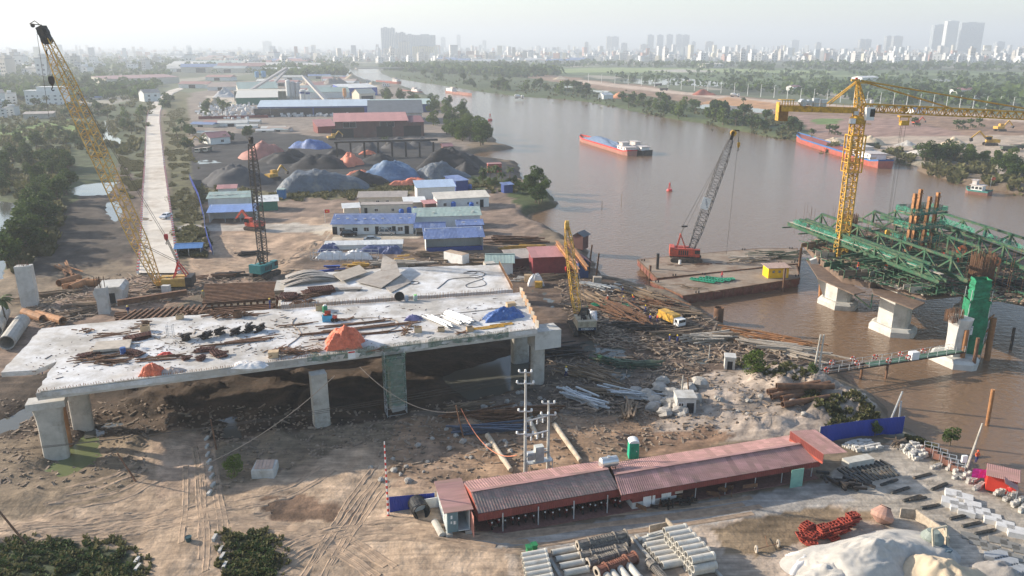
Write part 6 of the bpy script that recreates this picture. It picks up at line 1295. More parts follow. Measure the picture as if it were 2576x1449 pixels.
for i,(a,b) in enumerate([((1590,1352),(1690,1470)),((1600,1346),(1625,1375)),((1752,1380),(1830,1470)),((1383,1405),(1412,1455))]):
    m=MB();p=g(*a,2.15);q=g(*b,2.15);m.bar((0,0,0),q-p,.35,.25);m.obj('sleeper_beam',CONC,label='long concrete sleeper beam bedding the pipe stacks, %s'%['between moulds and tall stack','short one at the back','right of the tall stack','left of the small pipe group'][i],cat='beam',loc=p)
for u,v in((1330,1396),(1344,1390)):
    t=T('wheelie_bin','green wheeled bin at the corner of the pipe yard, %s of two'%('left' if u<1340 else 'right'),'bin',g(u,v,2),SANG);m=MB();m.loft([[V((x*w_,y*w_,z)) for x,y in((-.25,-.3),(.25,-.3),(.25,.3),(-.25,.3))] for w_,z in((.8,.1),(1,1.0))]);m.obj('bin_body',mat('bin_green',(.03,.22,.08),.5),t);m=MB();m.box((0,0,1.04),(.6,.7,.08));m.obj('bin_lid',mat('bin_green_dark',(.02,.17,.06),.5),t)
t=T('low_brick_wall','L-shaped rendered block wall beside the tall pipe stack','wall',g(1632,1345,2));P=[g(1632,1350,2),g(1675,1341,2),g(1708,1362,2)]
for i in range(2):
    a,b=P[i]-P[0],P[i+1]-P[0];h=1.2+i*.5;m=MB();m.slab(a,b,b+V((0,0,h-.5*i)),a+V((0,0,h)),.15);m.obj('wall_panel',mat('rendered_block',(.4,.33,.25),.9,var=.3,scale=3),t)
jitterpile('concrete_post',g(1645,1362,2.2),7,2.6,.25,.25,CPM,'square concrete post stacked beside the tall pipe stack','post','concrete posts stacked beside the tall pipe stack',.35,(.5,.7),.05,.7,seed=310)
# sand and gravel heaps
def heap(name,label,c,rx,ry,h,matr,rz=0,seed=1,n=44,cat='heap',peak=1.15,rough=.08,ridge=0,group=None,kids=None,tear=None):
    vs=[];fs=[]
    for i in range(n+1):
        rr=i/n
        for j in range(n):
            a=2*math.pi*j/n;e=1+.42*(float(vn(math.cos(a)*1.3+seed,math.sin(a)*1.3,seed))-.5)*2;x=math.cos(a)*rx*rr*e;y=math.sin(a)*ry*rr*e
            k=max(0,1-rr**peak);vs.append((x,y,k,rr))
    P=np.array(vs);nz=(fbm(P[:,0]*2.2/rx+seed*3,P[:,1]*2.2/ry,seed,4)-.5)*1.9;nz2=fbm(P[:,0]*9/rx,P[:,1]*9/ry,seed+5,3)-.5
    z=h*(P[:,2]**(.9)*(1+nz*.55)+nz2*rough*(1-P[:,3]**6))
    if ridge: z=z-h*ridge*np.abs(np.sin(P[:,0]/rx*7+seed))*(P[:,3])*(1-P[:,3])
    vs=[(P[i,0],P[i,1],float(z[i])-.08*P[i,3]) for i in range(len(P))]
    for i in range(n):
        for j in range(n): q=i*n+j;q2=i*n+(j+1)%n;fs.append((q,q+n,q2+n,q2))
    m=MB();m.add(vs,fs);return m.obj(name,matr,label=label,cat=cat,loc=c,rz=rz,smooth=True,group=group)
GRV=mat('white_gravel',(.45,.42,.375),.95,var=.18,scale=1.2,bump=.04,bscale=14,dirt=(.5,.46,.4),dirtamt=.2)
SND=mat('buff_sand',(.50,.40,.28),.95,var=.12,scale=1,bump=.03,bscale=12)
heap('gravel_heap','large white gravel heap at the bottom right of the yard',g(2190,1440,2),9.5,5.6,3.3,GRV,.3,3,60,peak=1.5,rough=.05,ridge=.15)
heap('gravel_heap','low western spill of the white gravel heap, near the rusty moulds',g(2080,1465,2),5.5,4,2.2,GRV,.2,5,40,rough=.05)
heap('sand_heap','buff sand heap in front of the white gravel at the bottom edge',g(2370,1478,2),6.0,4.6,3.0,SND,.1,8,44,peak=1.5,rough=.05)
heap('grey_heap','small grey sand heap beside the concrete mixer',g(2520,1440,2),2.6,1.8,1.2,mat('grey_sand',(.3,.27,.24),.95,bump=.04),0,9,26)
tarp('crumpled_sheet',g(2035,1418,2.1),2.2,1.6,.9,NETW,'crumpled whitish plastic sheet at the left foot of the gravel heap','sheeting',seed=21)
# mixer drum, hoist mixer
t=T('mixer_drum','loose pinkish-brown concrete mixer drum with its mouth open behind the gravel heap','mixer drum',g(2212,1316,2));m=MB();m.lathe((0,0,0),[(.3,0),(1.15,.55),(1.25,1.0),(.55,1.9),(.5,2.0)],18);m.f=[f for f in m.f if len(f)==4];o=m.obj('drum',mat('drum_pink',(.42,.24,.18),.7,var=.2,dirt=(.3,.12,.05),dirtamt=.3),t);o.rotation_euler=(-.35,.45,0);m=MB();m.lathe((0,0,1.85),[(.55,0),(.6,.1),(.5,.12)],18);o=m.obj('drum_mouth',DKST,t);o.rotation_euler=(-.35,.45,0)
t=T('concrete_mixer','upright steel concrete mixer with a tilting hopper frame right of the gravel heap','concrete mixer',g(2355,1395,2),.3);m=MB()
for x in(-.9,.9): m.bar((x,-.6,0),(x,.2,3.1),.16)
m.bar((-.9,.2,3.1),(.9,.2,3.1),.16);m.obj('hoist_frame',mat('mixer_frame',(.45,.4,.3),.7,var=.3),t);m=MB();m.lathe((0,.8,.5),[(.6,0),(1.1,.5),(1.1,1.2),(.6,1.8)],16);m.obj('mixing_drum',mat('mixer_grey',(.22,.25,.22),.7,var=.3),t);m=MB();m.loft([[V((x*w_,y*w_-.7,z)) for x,y in((-.7,-.5),(.7,-.5),(.7,.5),(-.7,.5))] for w_,z in((.6,.1),(1,1.2))]);m.obj('hopper',mat('hopper_blue_grey',(.12,.17,.2),.7),t)
t=T('low_wall','rendered low wall retaining the gravel heap','wall',g(2262,1302,2));P=[(2262,1300),(2300,1303),(2375,1355),(2385,1380)];
for i in range(3): a=g(*P[i],2)-t.location;b=g(*P[i+1],2)-t.location;m=MB();m.slab(a,b,b+V((0,0,1.2)),a+V((0,0,1.2)),.2);m.obj('wall_panel',MATS['rendered_block'],t)
# red steel mould stacks
RM=mat('red_oxide_mould',(.30,.05,.03),.7,var=.3,scale=3,orand=.2)
for s,(u,v,n,sp,l) in enumerate([(2040,1358,26,(1.3,.8),'in the loose heap'),(2031,1340,10,(.35,.35),'in the left stack'),(2065,1348,8,(.35,.35),'in the low middle stack'),(2095,1350,9,(.6,.4),'in the slumped stack'),(2117,1335,14,(.55,.4),'in the tall stack'),(2140,1318,12,(.6,.4),'in the rear stack')]):
    jitterpile('red_mould',g(u,v,2.05),n,1.1,.8,.16,RM,'red steel mould %s of the red mould row'%l,'mould','red moulds %s'%l,.4,sp,.15 if s else 1.5,1.2 if s else .7,seed=320+s,proto='grid')
# block yard
def blocks(name,matr,label,cat,group,dims,spots,jit=.03,rz=0):
    m=MB();m.box((0,0,dims[2]/2),dims);me=m.mesh(name,matr)
    xs=[p.x for p in spots];x0=min(xs);xd=max(xs)-x0+.01
    for p in spots: mk(name,me,None,p,rz+rnd.uniform(-jit,jit)*3,label=label+(', left end',', middle',', right end')[int(3*(p.x-x0)/xd)],cat=cat,group=group)
WB=mat('white_cast_block',(.5,.47,.42),.9,var=.15,scale=2,orand=.18);DBK=mat('dark_cast_mould',(.07,.07,.065),.7,var=.4,dirt=(.3,.2,.12),dirtamt=.35,orand=.3);SLB=mat('white_slab',(.56,.54,.51),.85,var=.15,dirt=(.5,.46,.4),dirtamt=.3)
def strip(a,b,c,d,nx,ny,z=2.0):
    A_,B_,C_,D_=[g(*p,z) for p in(a,b,c,d)];return [A_.lerp(B_,(i+.5)/nx).lerp(D_.lerp(C_,(i+.5)/nx),(j+.5)/ny) for i in range(nx) for j in range(ny)]
r=random.Random(4)
def stk(sp,h,pr=.8,lv=3):
    o=[]
    for p in sp:
        for k in range(r.randint(1,lv)):
            if r.random()<pr: o.append(p+V((r.uniform(-.1,.1),r.uniform(-.1,.1),k*h)))
    return o
blocks('kerb_block',WB,'white cast concrete block in the stacks beside the second blue fence','block','white blocks beside the second blue fence',(.75,.32,.24),stk(strip((2118,1122),(2175,1108),(2222,1128),(2165,1140),9,8),.25,.85,2),rz=SANG)
blocks('kerb_block',WB,'white cast concrete block in the sloping stack by the rubbish cage','block','white blocks in the sloping stack by the cages',(.4,.3,.24),stk(strip((2262,1130),(2305,1115),(2335,1150),(2300,1162),7,9),.25,.9,3),rz=.2)
blocks('paving_block',WB,'whitish concrete block in the long row along the river side','block','whitish blocks in the long river-side row',(.38,.34,.34),stk(strip((2320,1166),(2345,1158),(2500,1232),(2478,1248),30,3),.35,.7,1)+stk(strip((2375,1178),(2400,1172),(2470,1212),(2440,1222),12,4),.35,.6,2),rz=.6)
blocks('paving_block',WB,'whitish concrete block in the right-hand river-side stack','block','whitish blocks in the right-hand river-side stack',(.38,.34,.34),stk(strip((2495,1238),(2530,1232),(2600,1275),(2575,1300),16,4),.35,.7,2),rz=.6)
blocks('slab_pallet',SLB,'stack of white concrete slabs in the double row right of the moulds','slab stack','white slab stacks',(1.7,1.5,.62),[g(u,v,2.0) for u,v in [(2397,1250),(2425,1260),(2445,1280),(2388,1270),(2410,1282),(2430,1292),(2468,1297),(2495,1312),(2527,1330),(2555,1345)]],rz=-.45)
for grp,q,nx,ny,dm,rz_ in [('dark curved moulds in the near-shed row',((2105,1184),(2225,1160),(2240,1172),(2122,1198)),11,1,(.22,1.7,.22),.35),('dark lattice moulds in the second row',((2122,1200),(2240,1174),(2262,1196),(2150,1218)),11,3,(.3,.85,.2),.35),('dark moulds in the left diagonal row',((2205,1212),(2240,1200),(2330,1260),(2290,1272)),12,3,(.6,.28,.25),.35),('dark moulds in the right diagonal row',((2280,1190),(2320,1182),(2400,1232),(2370,1248)),14,2,(.6,.28,.25),.35),('dark moulds in the front diagonal row',((2275,1250),(2310,1245),(2378,1282),(2335,1290)),10,2,(.6,.28,.25),.35),('dark moulds at the bottom right',((2378,1298),(2410,1290),(2520,1345),(2470,1355)),12,3,(.55,.28,.25),.35)]:
    blocks('casting_mould',DBK,'dark casting mould, one of the '+grp,'mould',grp,dm,strip(*q,nx,ny),rz=rz_)
blocks('flat_slab',mat('dark_grey_slab',(.2,.19,.17),.85,var=.15,orand=.1),'flat grey slab drying on the ground at the bottom right','slab','flat grey slabs drying at the bottom right',(1.7,1.3,.1),[g(u,v,2) for u,v in [(2460,1365),(2490,1378),(2520,1390),(2550,1402),(2510,1360),(2540,1372),(2570,1385),(2440,1350)]],rz=-.45)
blocks('dark_slab_stack',mat('blue_grey_slab',(.3,.31,.32),.8,var=.2),'stack of bluish grey slabs at the bottom right corner','slab stack','bluish slab stacks at the bottom right corner',(.9,.8,.7),strip((2470,1400),(2510,1395),(2590,1450),(2550,1460),6,3),rz=-.45)
# little red hut, magenta cloth, cages
t=T('red_hut','small bright red sheet hut with a lean-to awning by the river at the right edge','hut',g(2478,1232,2),-.5);m=MB();
for a in((0,3,0,.08),(0,3,2.6,2.68),(0,.08,.081,2.599)): m.bx(*a,0,2.0)
m.obj('wall',mat('bright_red_sheet',(.6,.045,.025),.5,var=.1),t)
for s in(0,1): m=MB();m.corr((-.2,-.3+s*3.2,2.0),(3.2,-.3+s*3.2,2.0),(3.2,1.3,2.8),(-.2,1.3,2.8),.2,.03);m.obj('roof_slope',RFR,t)
m=MB();m.corr((3.0,-1.6,1.6),(3.0,2.8,1.6),(1.6,2.8,2.2),(1.6,-1.6,2.2),.2,.03);m.obj('awning',RFR,t)
for y in(-1.4,2.6): m=MB();m.bar((2.95,y,0),(2.95,y,1.6),.06);m.obj('awning_post',GALV,t)
m=MB();a=g(2450,1190,3.6)-g(2450,1190,3.6);net(m,(0,0,0),(2.6,-.7,0),-1.2,0,10,.05,3);m.obj('cloth',mat('magenta_cloth',(.5,.03,.32),.8),label='magenta cloth hanging on a line beside the red hut',cat='cloth',loc=g(2448,1178,3.7))
for i in range(4):
    t=T('wire_cage','rusty wire cage cart at the river side of the block yard, %s of four'%['first','second','third','fourth'][i],'cage',g(2340+i*22,1140+i*15,2),-.5);m=MB();m.bx(-.8,.8,-.5,.5,.1,.16);m.bx(-.8,-.75,-.5,.5,.161,1.0);m.bx(-.749,.8,-.5,-.46,.161,.9);m.obj('cage_panel',mat('rust_pink',(.35,.17,.12),.8,var=.3),t);m=MB()
    for x in(-.8,0,.8): m.bar((x,-.5,.1),(x,-.5,1.3),.05);m.bar((x,.5,.1),(x,.5,1.3),.05);m.bar((x,-.5,1.3),(x,.5,1.3),.05)
    m.bar((-.8,.5,1.3),(.8,.5,1.3),.05);m.bar((-.8,-.5,1.3),(.8,-.5,1.3),.05);m.obj('cage_frame',GALV,t)
jitterpile('bamboo_frame',g(2255,1118,2.1),16,2.2,.08,.08,TIMB,'loose wooden slat in the rubbish heap behind the block stacks','slat','slats in the rubbish heap behind the block stacks',.4,(1.2,.7),.8,.8,seed=330)
m=MB();m.box((0,0,.4),(3.8,1.3,.9));m.obj('trough_block',CPM,label='pale concrete trough block at the right end of the red shed',cat='block',loc=g(2100+230//4,1165+3,2),rz=SANG)
for i,(u,v) in enumerate([(2563,1190-20),]): pass
t=T('cart_wheels','small two-wheeled cart lying by the gravel yard','cart',g(1900,1390,2));m=MB();m.tube((0,0,.4),(.15,0,.4),.4,n=14,inner=.2);m.obj('tyre',PLY,t);m=MB();m.tube((2.6,1,.4),(2.75,1,.4),.4,n=14,inner=.2);m.obj('tyre',PLY,t);m=MB();m.bar((.1,0,.4),(2.7,1,.4),.06);m.bar((1.4,.5,.4),(1.8,2.6,.2),.06);m.obj('axle',RUST,t)
for i,(u,v,l) in enumerate([(475,1362,'black rubber bucket standing on the bare dirt road')]):
    t=T('bucket',l,'bucket',gg(u,v));m=MB();m.lathe((0,0,0),[(.25,0),(.34,.55),(.36,.56),(.33,.52)],14);m.obj('bucket_body',mat('bucket_teal',(.02,.06,.07),.5),t);m=MB();m.lathe((0,0,.5),[(.33,0),(.33,.01)],14);m.obj('bucket_inside',BLK,t)
# kerb blocks beside the dirt road
kb=[(520,1105),(521,1125),(523,1145),(526,1163),(530,1182),(533,1200),(536,1222),(556,1385),(560,1402),(566,1425),(540,1350+5),(347,1430),(345,1412),(527,1242)]
blocks('kerb_stone',WB,'whitewashed kerb stone along the dirt road','kerb stone','whitewashed kerb stones along the dirt road',(.3,.95,.35),[gg(u,v,-.03) for u,v in kb],rz=.0)
# ---------------- site offices, coal yard, works and houses ----------------
BLR=mat('blue_roof_sheet',(.12,.17,.33),.6,var=.2,scale=.6,dirt=(.35,.4,.5),dirtamt=.3,orand=.12);WHR=mat('white_roof_sheet',(.62,.62,.6),.65,var=.12,scale=.6,dirt=(.45,.42,.38),dirtamt=.3,orand=.08)
GRR=mat('grey_green_roof_sheet',(.30,.38,.34),.65,var=.15,scale=.6,dirt=(.4,.4,.36),dirtamt=.3,orand=.1);DGR=mat('dark_grey_roof',(.13,.14,.15),.7,var=.15,scale=.2);PKR=mat('pinkish_roof',(.42,.20,.19),.7,var=.15,scale=.3,orand=.1)
WLP=mat('white_wall_panel',(.66,.66,.63),.7,var=.08,scale=.8,dirt=(.45,.42,.37),dirtamt=.2);CRM=mat('cream_wall',(.58,.52,.42),.75,var=.12,scale=.8);BLW=mat('blue_wall_sheet',(.03,.06,.22),.55,var=.15);BRK=mat('brown_red_wall',(.13,.06,.052),.85,var=.25,scale=.3,dirt=(.12,.09,.08),dirtamt=.4);DARK=mat('dark_opening',(.02,.02,.022),.9);GNW=mat('green_wall_sheet',(.03,.15,.10),.6,var=.15);WRM=mat('aged_rust_roof',(.36,.31,.27),.7,var=.2,scale=.6,orand=.1)
def house(name,label,a,b,depth,h,roof='mono',roofm=None,wallm=None,wins=(),doors=(),rh=.9,ov=.5,open_=False,cat='building',z=2.0,panels=0,group=None,backh=None,sheets=None,corr=True,tanks=0):
    "a,b: pixels of the front foot line;built as walls, openings, roof sheets"
    A_=g(*a,z);B_=g(*b,z);d=B_-A_;L=d.length;t=T(name,label,cat,A_,math.atan2(d.y,d.x),group);wallm=wallm or WLP;roofm=roofm or BLR;far=A_.y>380
    m=MB();m.bx(0,.15,.151,depth-.151,-.3,h);m.obj('side_wall',wallm,t);m=MB();m.bx(L-.15,L,.151,depth-.151,-.3,h);m.obj('side_wall',wallm,t);m=MB();m.bx(0,L,depth-.15,depth,-.3,h);m.obj('back_wall',wallm,t)
    if open_:
        k=max(2,int(L/4))
        for i in range(k+1): x=.1+(L-.2)*i/k;m=MB();m.bar((x,.1,-.1),(x,.1,h),.14 if not far else .3);m.obj('post',GALV,t)
        if isinstance(open_,(int,float)) and open_ is not True: m=MB();m.bx(.16,L-.16,0.02,.14,-.2,open_);m.obj('low_wall',BLW,t)
    else: m=MB();m.bx(0,L,0,.15,-.3,h);m.obj('front_wall',wallm,t)
    for f,w_,z0,z1 in wins:
        m=MB();x=f*L;m.bx(x-w_/2-.08,x+w_/2+.08,-.05,-.003,z0-.08,z1+.08);fr=m.obj('window',WHIP if wallm!=WLP else GALV,t);m=MB();m.bx(x-w_/2,x-.04,-.08,-.053,z0,z1);m.bx(x+.04,x+w_/2,-.08,-.053,z0,z1);m.obj('pane',GLASS,fr)
    for f,w_,z1 in doors: m=MB();m.bx(f*L-w_/2,f*L+w_/2,-.06,-.003,0,z1);m.obj('door',DARK,t)
    n=sheets or max(1,int(L/(3 if far else 1.6)))
    def sh(p,q,r_,s_,k):
        p,q,r_,s_=map(V,(p,q,r_,s_))
        for i in range(k):
            a_=p.lerp(q,i/k);b_=p.lerp(q,(i+1)/k);c_=s_.lerp(r_,(i+1)/k);d_=s_.lerp(r_,i/k);m=MB()
            up=V((0,0,.01*(i%2)))
            if far or not corr: m.slab(a_+up,b_+up,c_+up,d_+up,.08)
            else: m.corr(a_+up,b_+up,c_+up,d_+up,.33,.05)
            m.obj('roof_sheet',roofm,t)
    bh=backh if backh is not None else (h+rh if roof=='mono' else h)
    if roof=='mono':
        sh((-ov,-ov,h+.03),(L+ov,-ov,h+.03),(L+ov,depth+ov,bh+.03),(-ov,depth+ov,bh+.03),n)
        for x in (0.01,L-.14):
            m=MB();m.prism([(x,.15),(x+.13,.15),(x+.13,depth-.15),(x,depth-.15)],h,h+.001);m=MB();vs=[(x,.15,h),(x,depth-.15,h),(x,depth-.15,bh-.02),(x+.13,.15,h),(x+.13,depth-.15,h),(x+.13,depth-.15,bh-.02)];m.add(vs,[(0,1,2),(5,4,3),(0,2,5,3)]);m.obj('side_gable',wallm,t)
        m=MB();m.bx(0.0,L,depth-.149,depth-.001,h,bh-.02);m.obj('rear_strip',wallm,t)
    elif roof=='gable':
        sh((-ov,-ov,h-.05),(L+ov,-ov,h-.05),(L+ov,depth/2,h+rh),(-ov,depth/2,h+rh),n);sh((-ov,depth/2,h+rh),(L+ov,depth/2,h+rh),(L+ov,depth+ov,h-.05),(-ov,depth+ov,h-.05),n)
        for x in(0.01,L-.14): m=MB();m.add([(x,0,h),(x,depth,h),(x,depth/2,h+rh-.03),(x+.13,0,h),(x+.13,depth,h),(x+.13,depth/2,h+rh-.03)],[(0,1,2),(5,4,3),(0,2,5,3),(1,4,5,2)]);m.obj('side_gable',wallm,t)
        m=MB();m.bar((-ov,depth/2,h+rh+.09),(L+ov,depth/2,h+rh+.09),.4,.06);m.obj('ridge_cap',roofm,t)
    elif roof=='flat': m=MB();m.bx(-.1,L+.1,-.1,depth+.1,h,h+.25);m.obj('flat_roof',roofm,t)
    elif roof=='gablex': # ridge runs front to back
        sh((-ov,depth+ov,h),(-ov,-ov,h),(L/2,-ov,h+rh),(L/2,depth+ov,h+rh),max(2,n//2));sh((L/2,depth+ov,h+rh),(L/2,-ov,h+rh),(L+ov,-ov,h),(L+ov,depth+ov,h),max(2,n//2))
        for y in(.01,depth-.14): m=MB();m.add([(0,y,h),(L,y,h),(L/2,y,h+rh-.03),(0,y+.13,h),(L,y+.13,h),(L/2,y+.13,h+rh-.03)],[(0,1,2),(5,4,3),(1,4,5,2),(0,2,5,3)]);m.obj('front_gable',wallm,t)
    if tanks:
        for i in range(tanks): x=L*(i+.5)/tanks;y=depth*.5+rnd.uniform(-1,1);m=MB();m.box((x,y,(h+bh)/2+.12 if roof=='mono' else h+rh*.6),(.7,.5,.12));m.obj('roof_weight',CONCN,t)
    return t
W5=[(.12,1.3,.9,1.9),(.28,1.3,.9,1.9),(.42,1.3,.9,1.9),(.61,1.2,.9,1.9),(.70,1.3,.9,1.9),(.84,1.3,.9,1.9)]
house('site_office','long white site office with bright blue roof behind the parked cars',(837,590),(1040,588),6.5,2.9,'mono',BLR,WLP,W5,[(.03,1.3,2.2),(.55,1,2.2),(.76,1,2.2),(.92,1.2,2.3)],rh=1.5,tanks=9)
house('site_office','building with pale green and blue roof joined to the right of the long office',(1042,575),(1208,570),5.5,3.4,'mono',GRR,WLP,[],[(.68,1.6,2.3)],rh=1.4,tanks=5)
house('canteen','open shed with blue roof and blue parapet at the right of the car yard',(1072,634),(1216,628),5,3.4,'mono',BLR,WLP,[],[],rh=1.6,open_=1.1)
house('lean_to','low blue-roofed gabled car port against the long office',(1046,592),(1118,590),4,2.2,'gable',BLR,WLP,rh=.9,open_=True,tanks=4)
house('lean_to','small blue-roofed room right of the blue gabled car port',(1152,590),(1214,588),3,2.6,'mono',BLR,BLW,rh=.8,tanks=2)
house('long_store','long low white roofed store in front of the car yard',(818,630),(1012,626),2.5,1.3,'mono',WHR,WLP,rh=.5,ov=.3)
house('dormitory','cream block with aged roof behind the long office, nearest to it',(908,540),(1038,538),4,2.9,'flat',WRM,CRM,[(.3,1,1,1.8),(.62,.8,1,1.8)],[(.1,.9,2.1)],sheets=7)
house('dormitory','second cream block with pale weathered roof behind the offices',(903,519),(1022,517),5,2.9,'mono',WRM,CRM,[(.4,1,1,1.8),(.6,1,1,1.8)],rh=1.0)
house('annex','white-roofed annex between the cream blocks and the dark red shed',(1020,530),(1070,528),6,2.6,'mono',WHR,CRM,rh=.6)
house('small_hut','small white-roofed hut at the left end of the cream blocks',(866,545),(905,543),4.5,2.6,'mono',WHR,CRM,rh=.6)
house('small_hut','dark red sheet shed between the cream blocks and the white barrack',(1070,535),(1098,533),4,2.8,'mono',PKR,BRK,rh=.3)
house('barrack','white barrack with cream roof and two blue water tanks in front',(1100,527),(1230,520),6.5,3.3,'mono',mat('cream_roof',(.58,.53,.45),.65,var=.15,scale=.6,orand=.08),WLP,[(.15,.9,1,1.9),(.6,.6,1.2,1.8),(.77,.6,1.2,1.8)],[(.86,1.2,2.5)],rh=1.0)
house('barrack','white barrack with pale blue roof at the back of the site camp',(1050,502),(1145,498),8,4,'mono',mat('pale_blue_roof',(.36,.45,.58),.6,var=.15,orand=.08),WLP,[],[],rh=1.2)
house('barrack','deep blue windowless sheet store behind the pale blue roofed barrack',(1147,485),(1178,482),9,4.2,'mono',BLR,BLW,rh=.5)
house('canteen','open canteen with light blue roof beside the concrete path, left of the black crane',(527,560),(645,556),5.5,3.0,'mono',mat('light_blue_roof',(.2,.3,.55),.6,var=.15,orand=.08),WLP,rh=1.2,open_=True)
house('barrack','shed with grey-green roof dotted with weights behind the light blue canteen',(525,521),(630,517),6,2.8,'mono',GRR,WLP,rh=1.0,tanks=16)
house('barrack','white-roofed shed with dark green wall right of the grey-green roof',(648,532),(700,529),6,3.0,'mono',WHR,GNW,rh=.9,tanks=4)
house('small_hut','small maroon-roofed hut behind the grey-green roof',(550,494),(595,492),4,2.6,'mono',PKR,WLP,rh=.7)
house('small_hut','blue tarpaulin hut at the foot of the grass strip by the red crane gantry',(445,648),(507,645),4,2.3,'gable',mat('blue_tarp_roof',(.08,.2,.42),.7,var=.2),TARPG,rh=.7,open_=True,corr=False)
house('small_hut','grey-roofed hut with white walls by the mud quay',(1225,690),(1290,690),6,2.8,'gable',GRR,WLP,[(.2,.8,1,1.8)],rh=1.2)
house('red_store','red-walled store with pinkish roof beside the yellow boom crane',(1340,692),(1448,688),6,4.2,'mono',PKR,mat('maroon_sheet',(.22,.035,.04),.6,var=.2),rh=.8)
house('small_hut','brown-roofed lean-to left of the red-walled store',(1282,676),(1335,672),5,2.4,'mono',WRM,BRK,rh=.8)
house('small_hut','narrow navy hut with a pinkish gable roof beneath the yellow gantry beam',(1455,700),(1480,699),3,3.6,'gablex',PKR,mat('navy_wall',(.03,.06,.16),.6),rh=1.2)
house('small_hut','tiny brown roofed cabin on stilts at the quay edge',(1440,622),(1466,626),3,3.2,'gablex',DGR,BRK,rh=1.0)
house('blue_box_cabin','small blue cabin at the back of the site camp',(698,500),(716,500),2.5,3,'flat',GRR,mat('mid_blue',(.05,.16,.34),.6))
house('blue_box_cabin','small blue and white cabin by the bushes at the river bend',(1268,487),(1290,485),2.5,3,'mono',BLR,BLW,rh=.5)
house('red_kiosk','small red kiosk among the palms behind the site camp',(1228,435),(1262,434),3,3.5,'flat',PKR,mat('kiosk_red',(.35,.07,.05),.7))
house('red_kiosk','small red cabin on white stilts at the coal yard bank',(1115,384),(1138,383),4,3.0,'gable',PKR,BRK,rh=1.2)
house('small_concrete_hut','roofless little concrete hut with door holes on the mud bank',(1652+50,1045),(1652+97,1045),2.6,2.5,'flat',CONCN,CONCN,[(.2,.6,.8,1.9)],[(.7,1.0,1.9)])
house('small_concrete_hut','tiny broken concrete kiosk left of the bush by the gangway',(1822,930),(1848,932),1.8,2.0,'flat',CONCN,CONCN,[],[(.5,.8,1.5)])
t=T('shipping_container','white shipping container with rusty roof on the open ground behind the second deck',"container",g(1192,658,2),-.95)
m=MB();L=6.0;m.bx(0,L,0,2.4,.1,2.6);
for i in range(20): m.bx(.1+i*.29,.25+i*.29,-.04,-.001,.25,2.45)
m.obj('container_box',WHIP,t);m=MB();m.bx(.05,L-.05,.05,2.35,2.601,2.65);m.obj('roof_plate',mat('stained_roof',(.4,.29,.2),.85,var=.3,scale=1),t);m=MB();m.bx(L+.001,L+.06,.1,2.3,.2,2.5);dd=m.obj('door',mat('pale_blue_door',(.4,.5,.55),.6),t)
m=MB();
for y in(.6,1.1,1.3,1.8): m.bx(L+.061,L+.1,y-.03,y+.03,.25,2.45)
m.obj('lock_rod',GALV,dd)
for f in(0,): text('DONGBO',.8,mat('letter_blue_grey',(.2,.22,.28),.6),t,(3.0,-.05,1.6),(R(90),0,0))
t.rotation_euler.z=math.pi/2+.9;t.location=g(1180,664,2)
# white wrapped formwork stacks
for i,(u,v,sx,sy,sz) in enumerate([(868,650,7.2,1.6,2.1)]):
    for k in(-1,1): tarp('wrapped_bundle',g(u+k*32,v,2),4.0,1.3,1.9,mat('white_tarpaulin',(.7,.7,.7),.6,var=.1,bump=.05,bscale=2),'white wrapped bundle in the steel rack, %s one'%('left' if k<0 else 'right'),'bundle',seed=30+k)
t=T('steel_rack','long galvanised rack holding the white wrapped bundles','rack',g(868,655,2),.0);m=MB()
for i in range(10):
    x=-8+16*i/9;m.bar((x,-1.5,-.1),(x,-1.5,2.4),.1);m.bar((x,1.5,-.1),(x,1.5,2.4),.1);m.bar((x,-1.5,.5),(x,1.5,.5),.1)
for z in(.5,1.5,2.4): m.bar((-8,-1.5,z),(8,-1.5,z),.08);m.bar((-8,1.5,z),(8,1.5,z),.08)
m.obj('rack_frame',GALV,t)
for i,(u,v,s) in enumerate([(830,630,1),(950,634,2),(985,636,1)]): tarp('tarpaulin',g(u,v,2),3.6*s*.7,1.8,1.7,mat('dark_blue_tarp',(.07,.09,.19),.6,var=.3,bump=.05,bscale=2),'dark blue tarpaulin heap in front of the long white store, %s one'%['left','middle','right'][i],seed=34+i)
for s,(u,v,n,L,mm,w_,lab,a) in enumerate([(1000,670,14,9,PLY,.5,'pale timber baulk behind the second deck',.05),(1190,668,10,12,TIMB,.4,'brown timber baulk beside the white container',0.02),(1300,610,26,10,RUST,.35,'rusty sheet pile in the stack by the river right of the offices',0.03),(1310,628,12,7,YELO,.3,'yellow lattice piece under the sheet pile stack',.02),(900,677,10,4,YEL,.5,'yellow crane lattice section behind the second deck',.1),(1010,660,8,3,YELO,.4,'orange machine frame behind the second deck',.3),(840,682,6,3,BLUP,.5,'blue steel frame behind the second deck',.2)]):
    jitterpile('baulk',gg(u,v),n,L,w_,.3,mm,lab,'beam' if 'baulk' in lab or 'pile' in lab else 'frame',lab.replace('baulk','baulks').replace('sheet pile in','sheet piles in').replace('section','sections'),a,(L*.6,2.0),.12,1.2,seed=340+s,proto='i' if s in(2,3,4,6) else None)
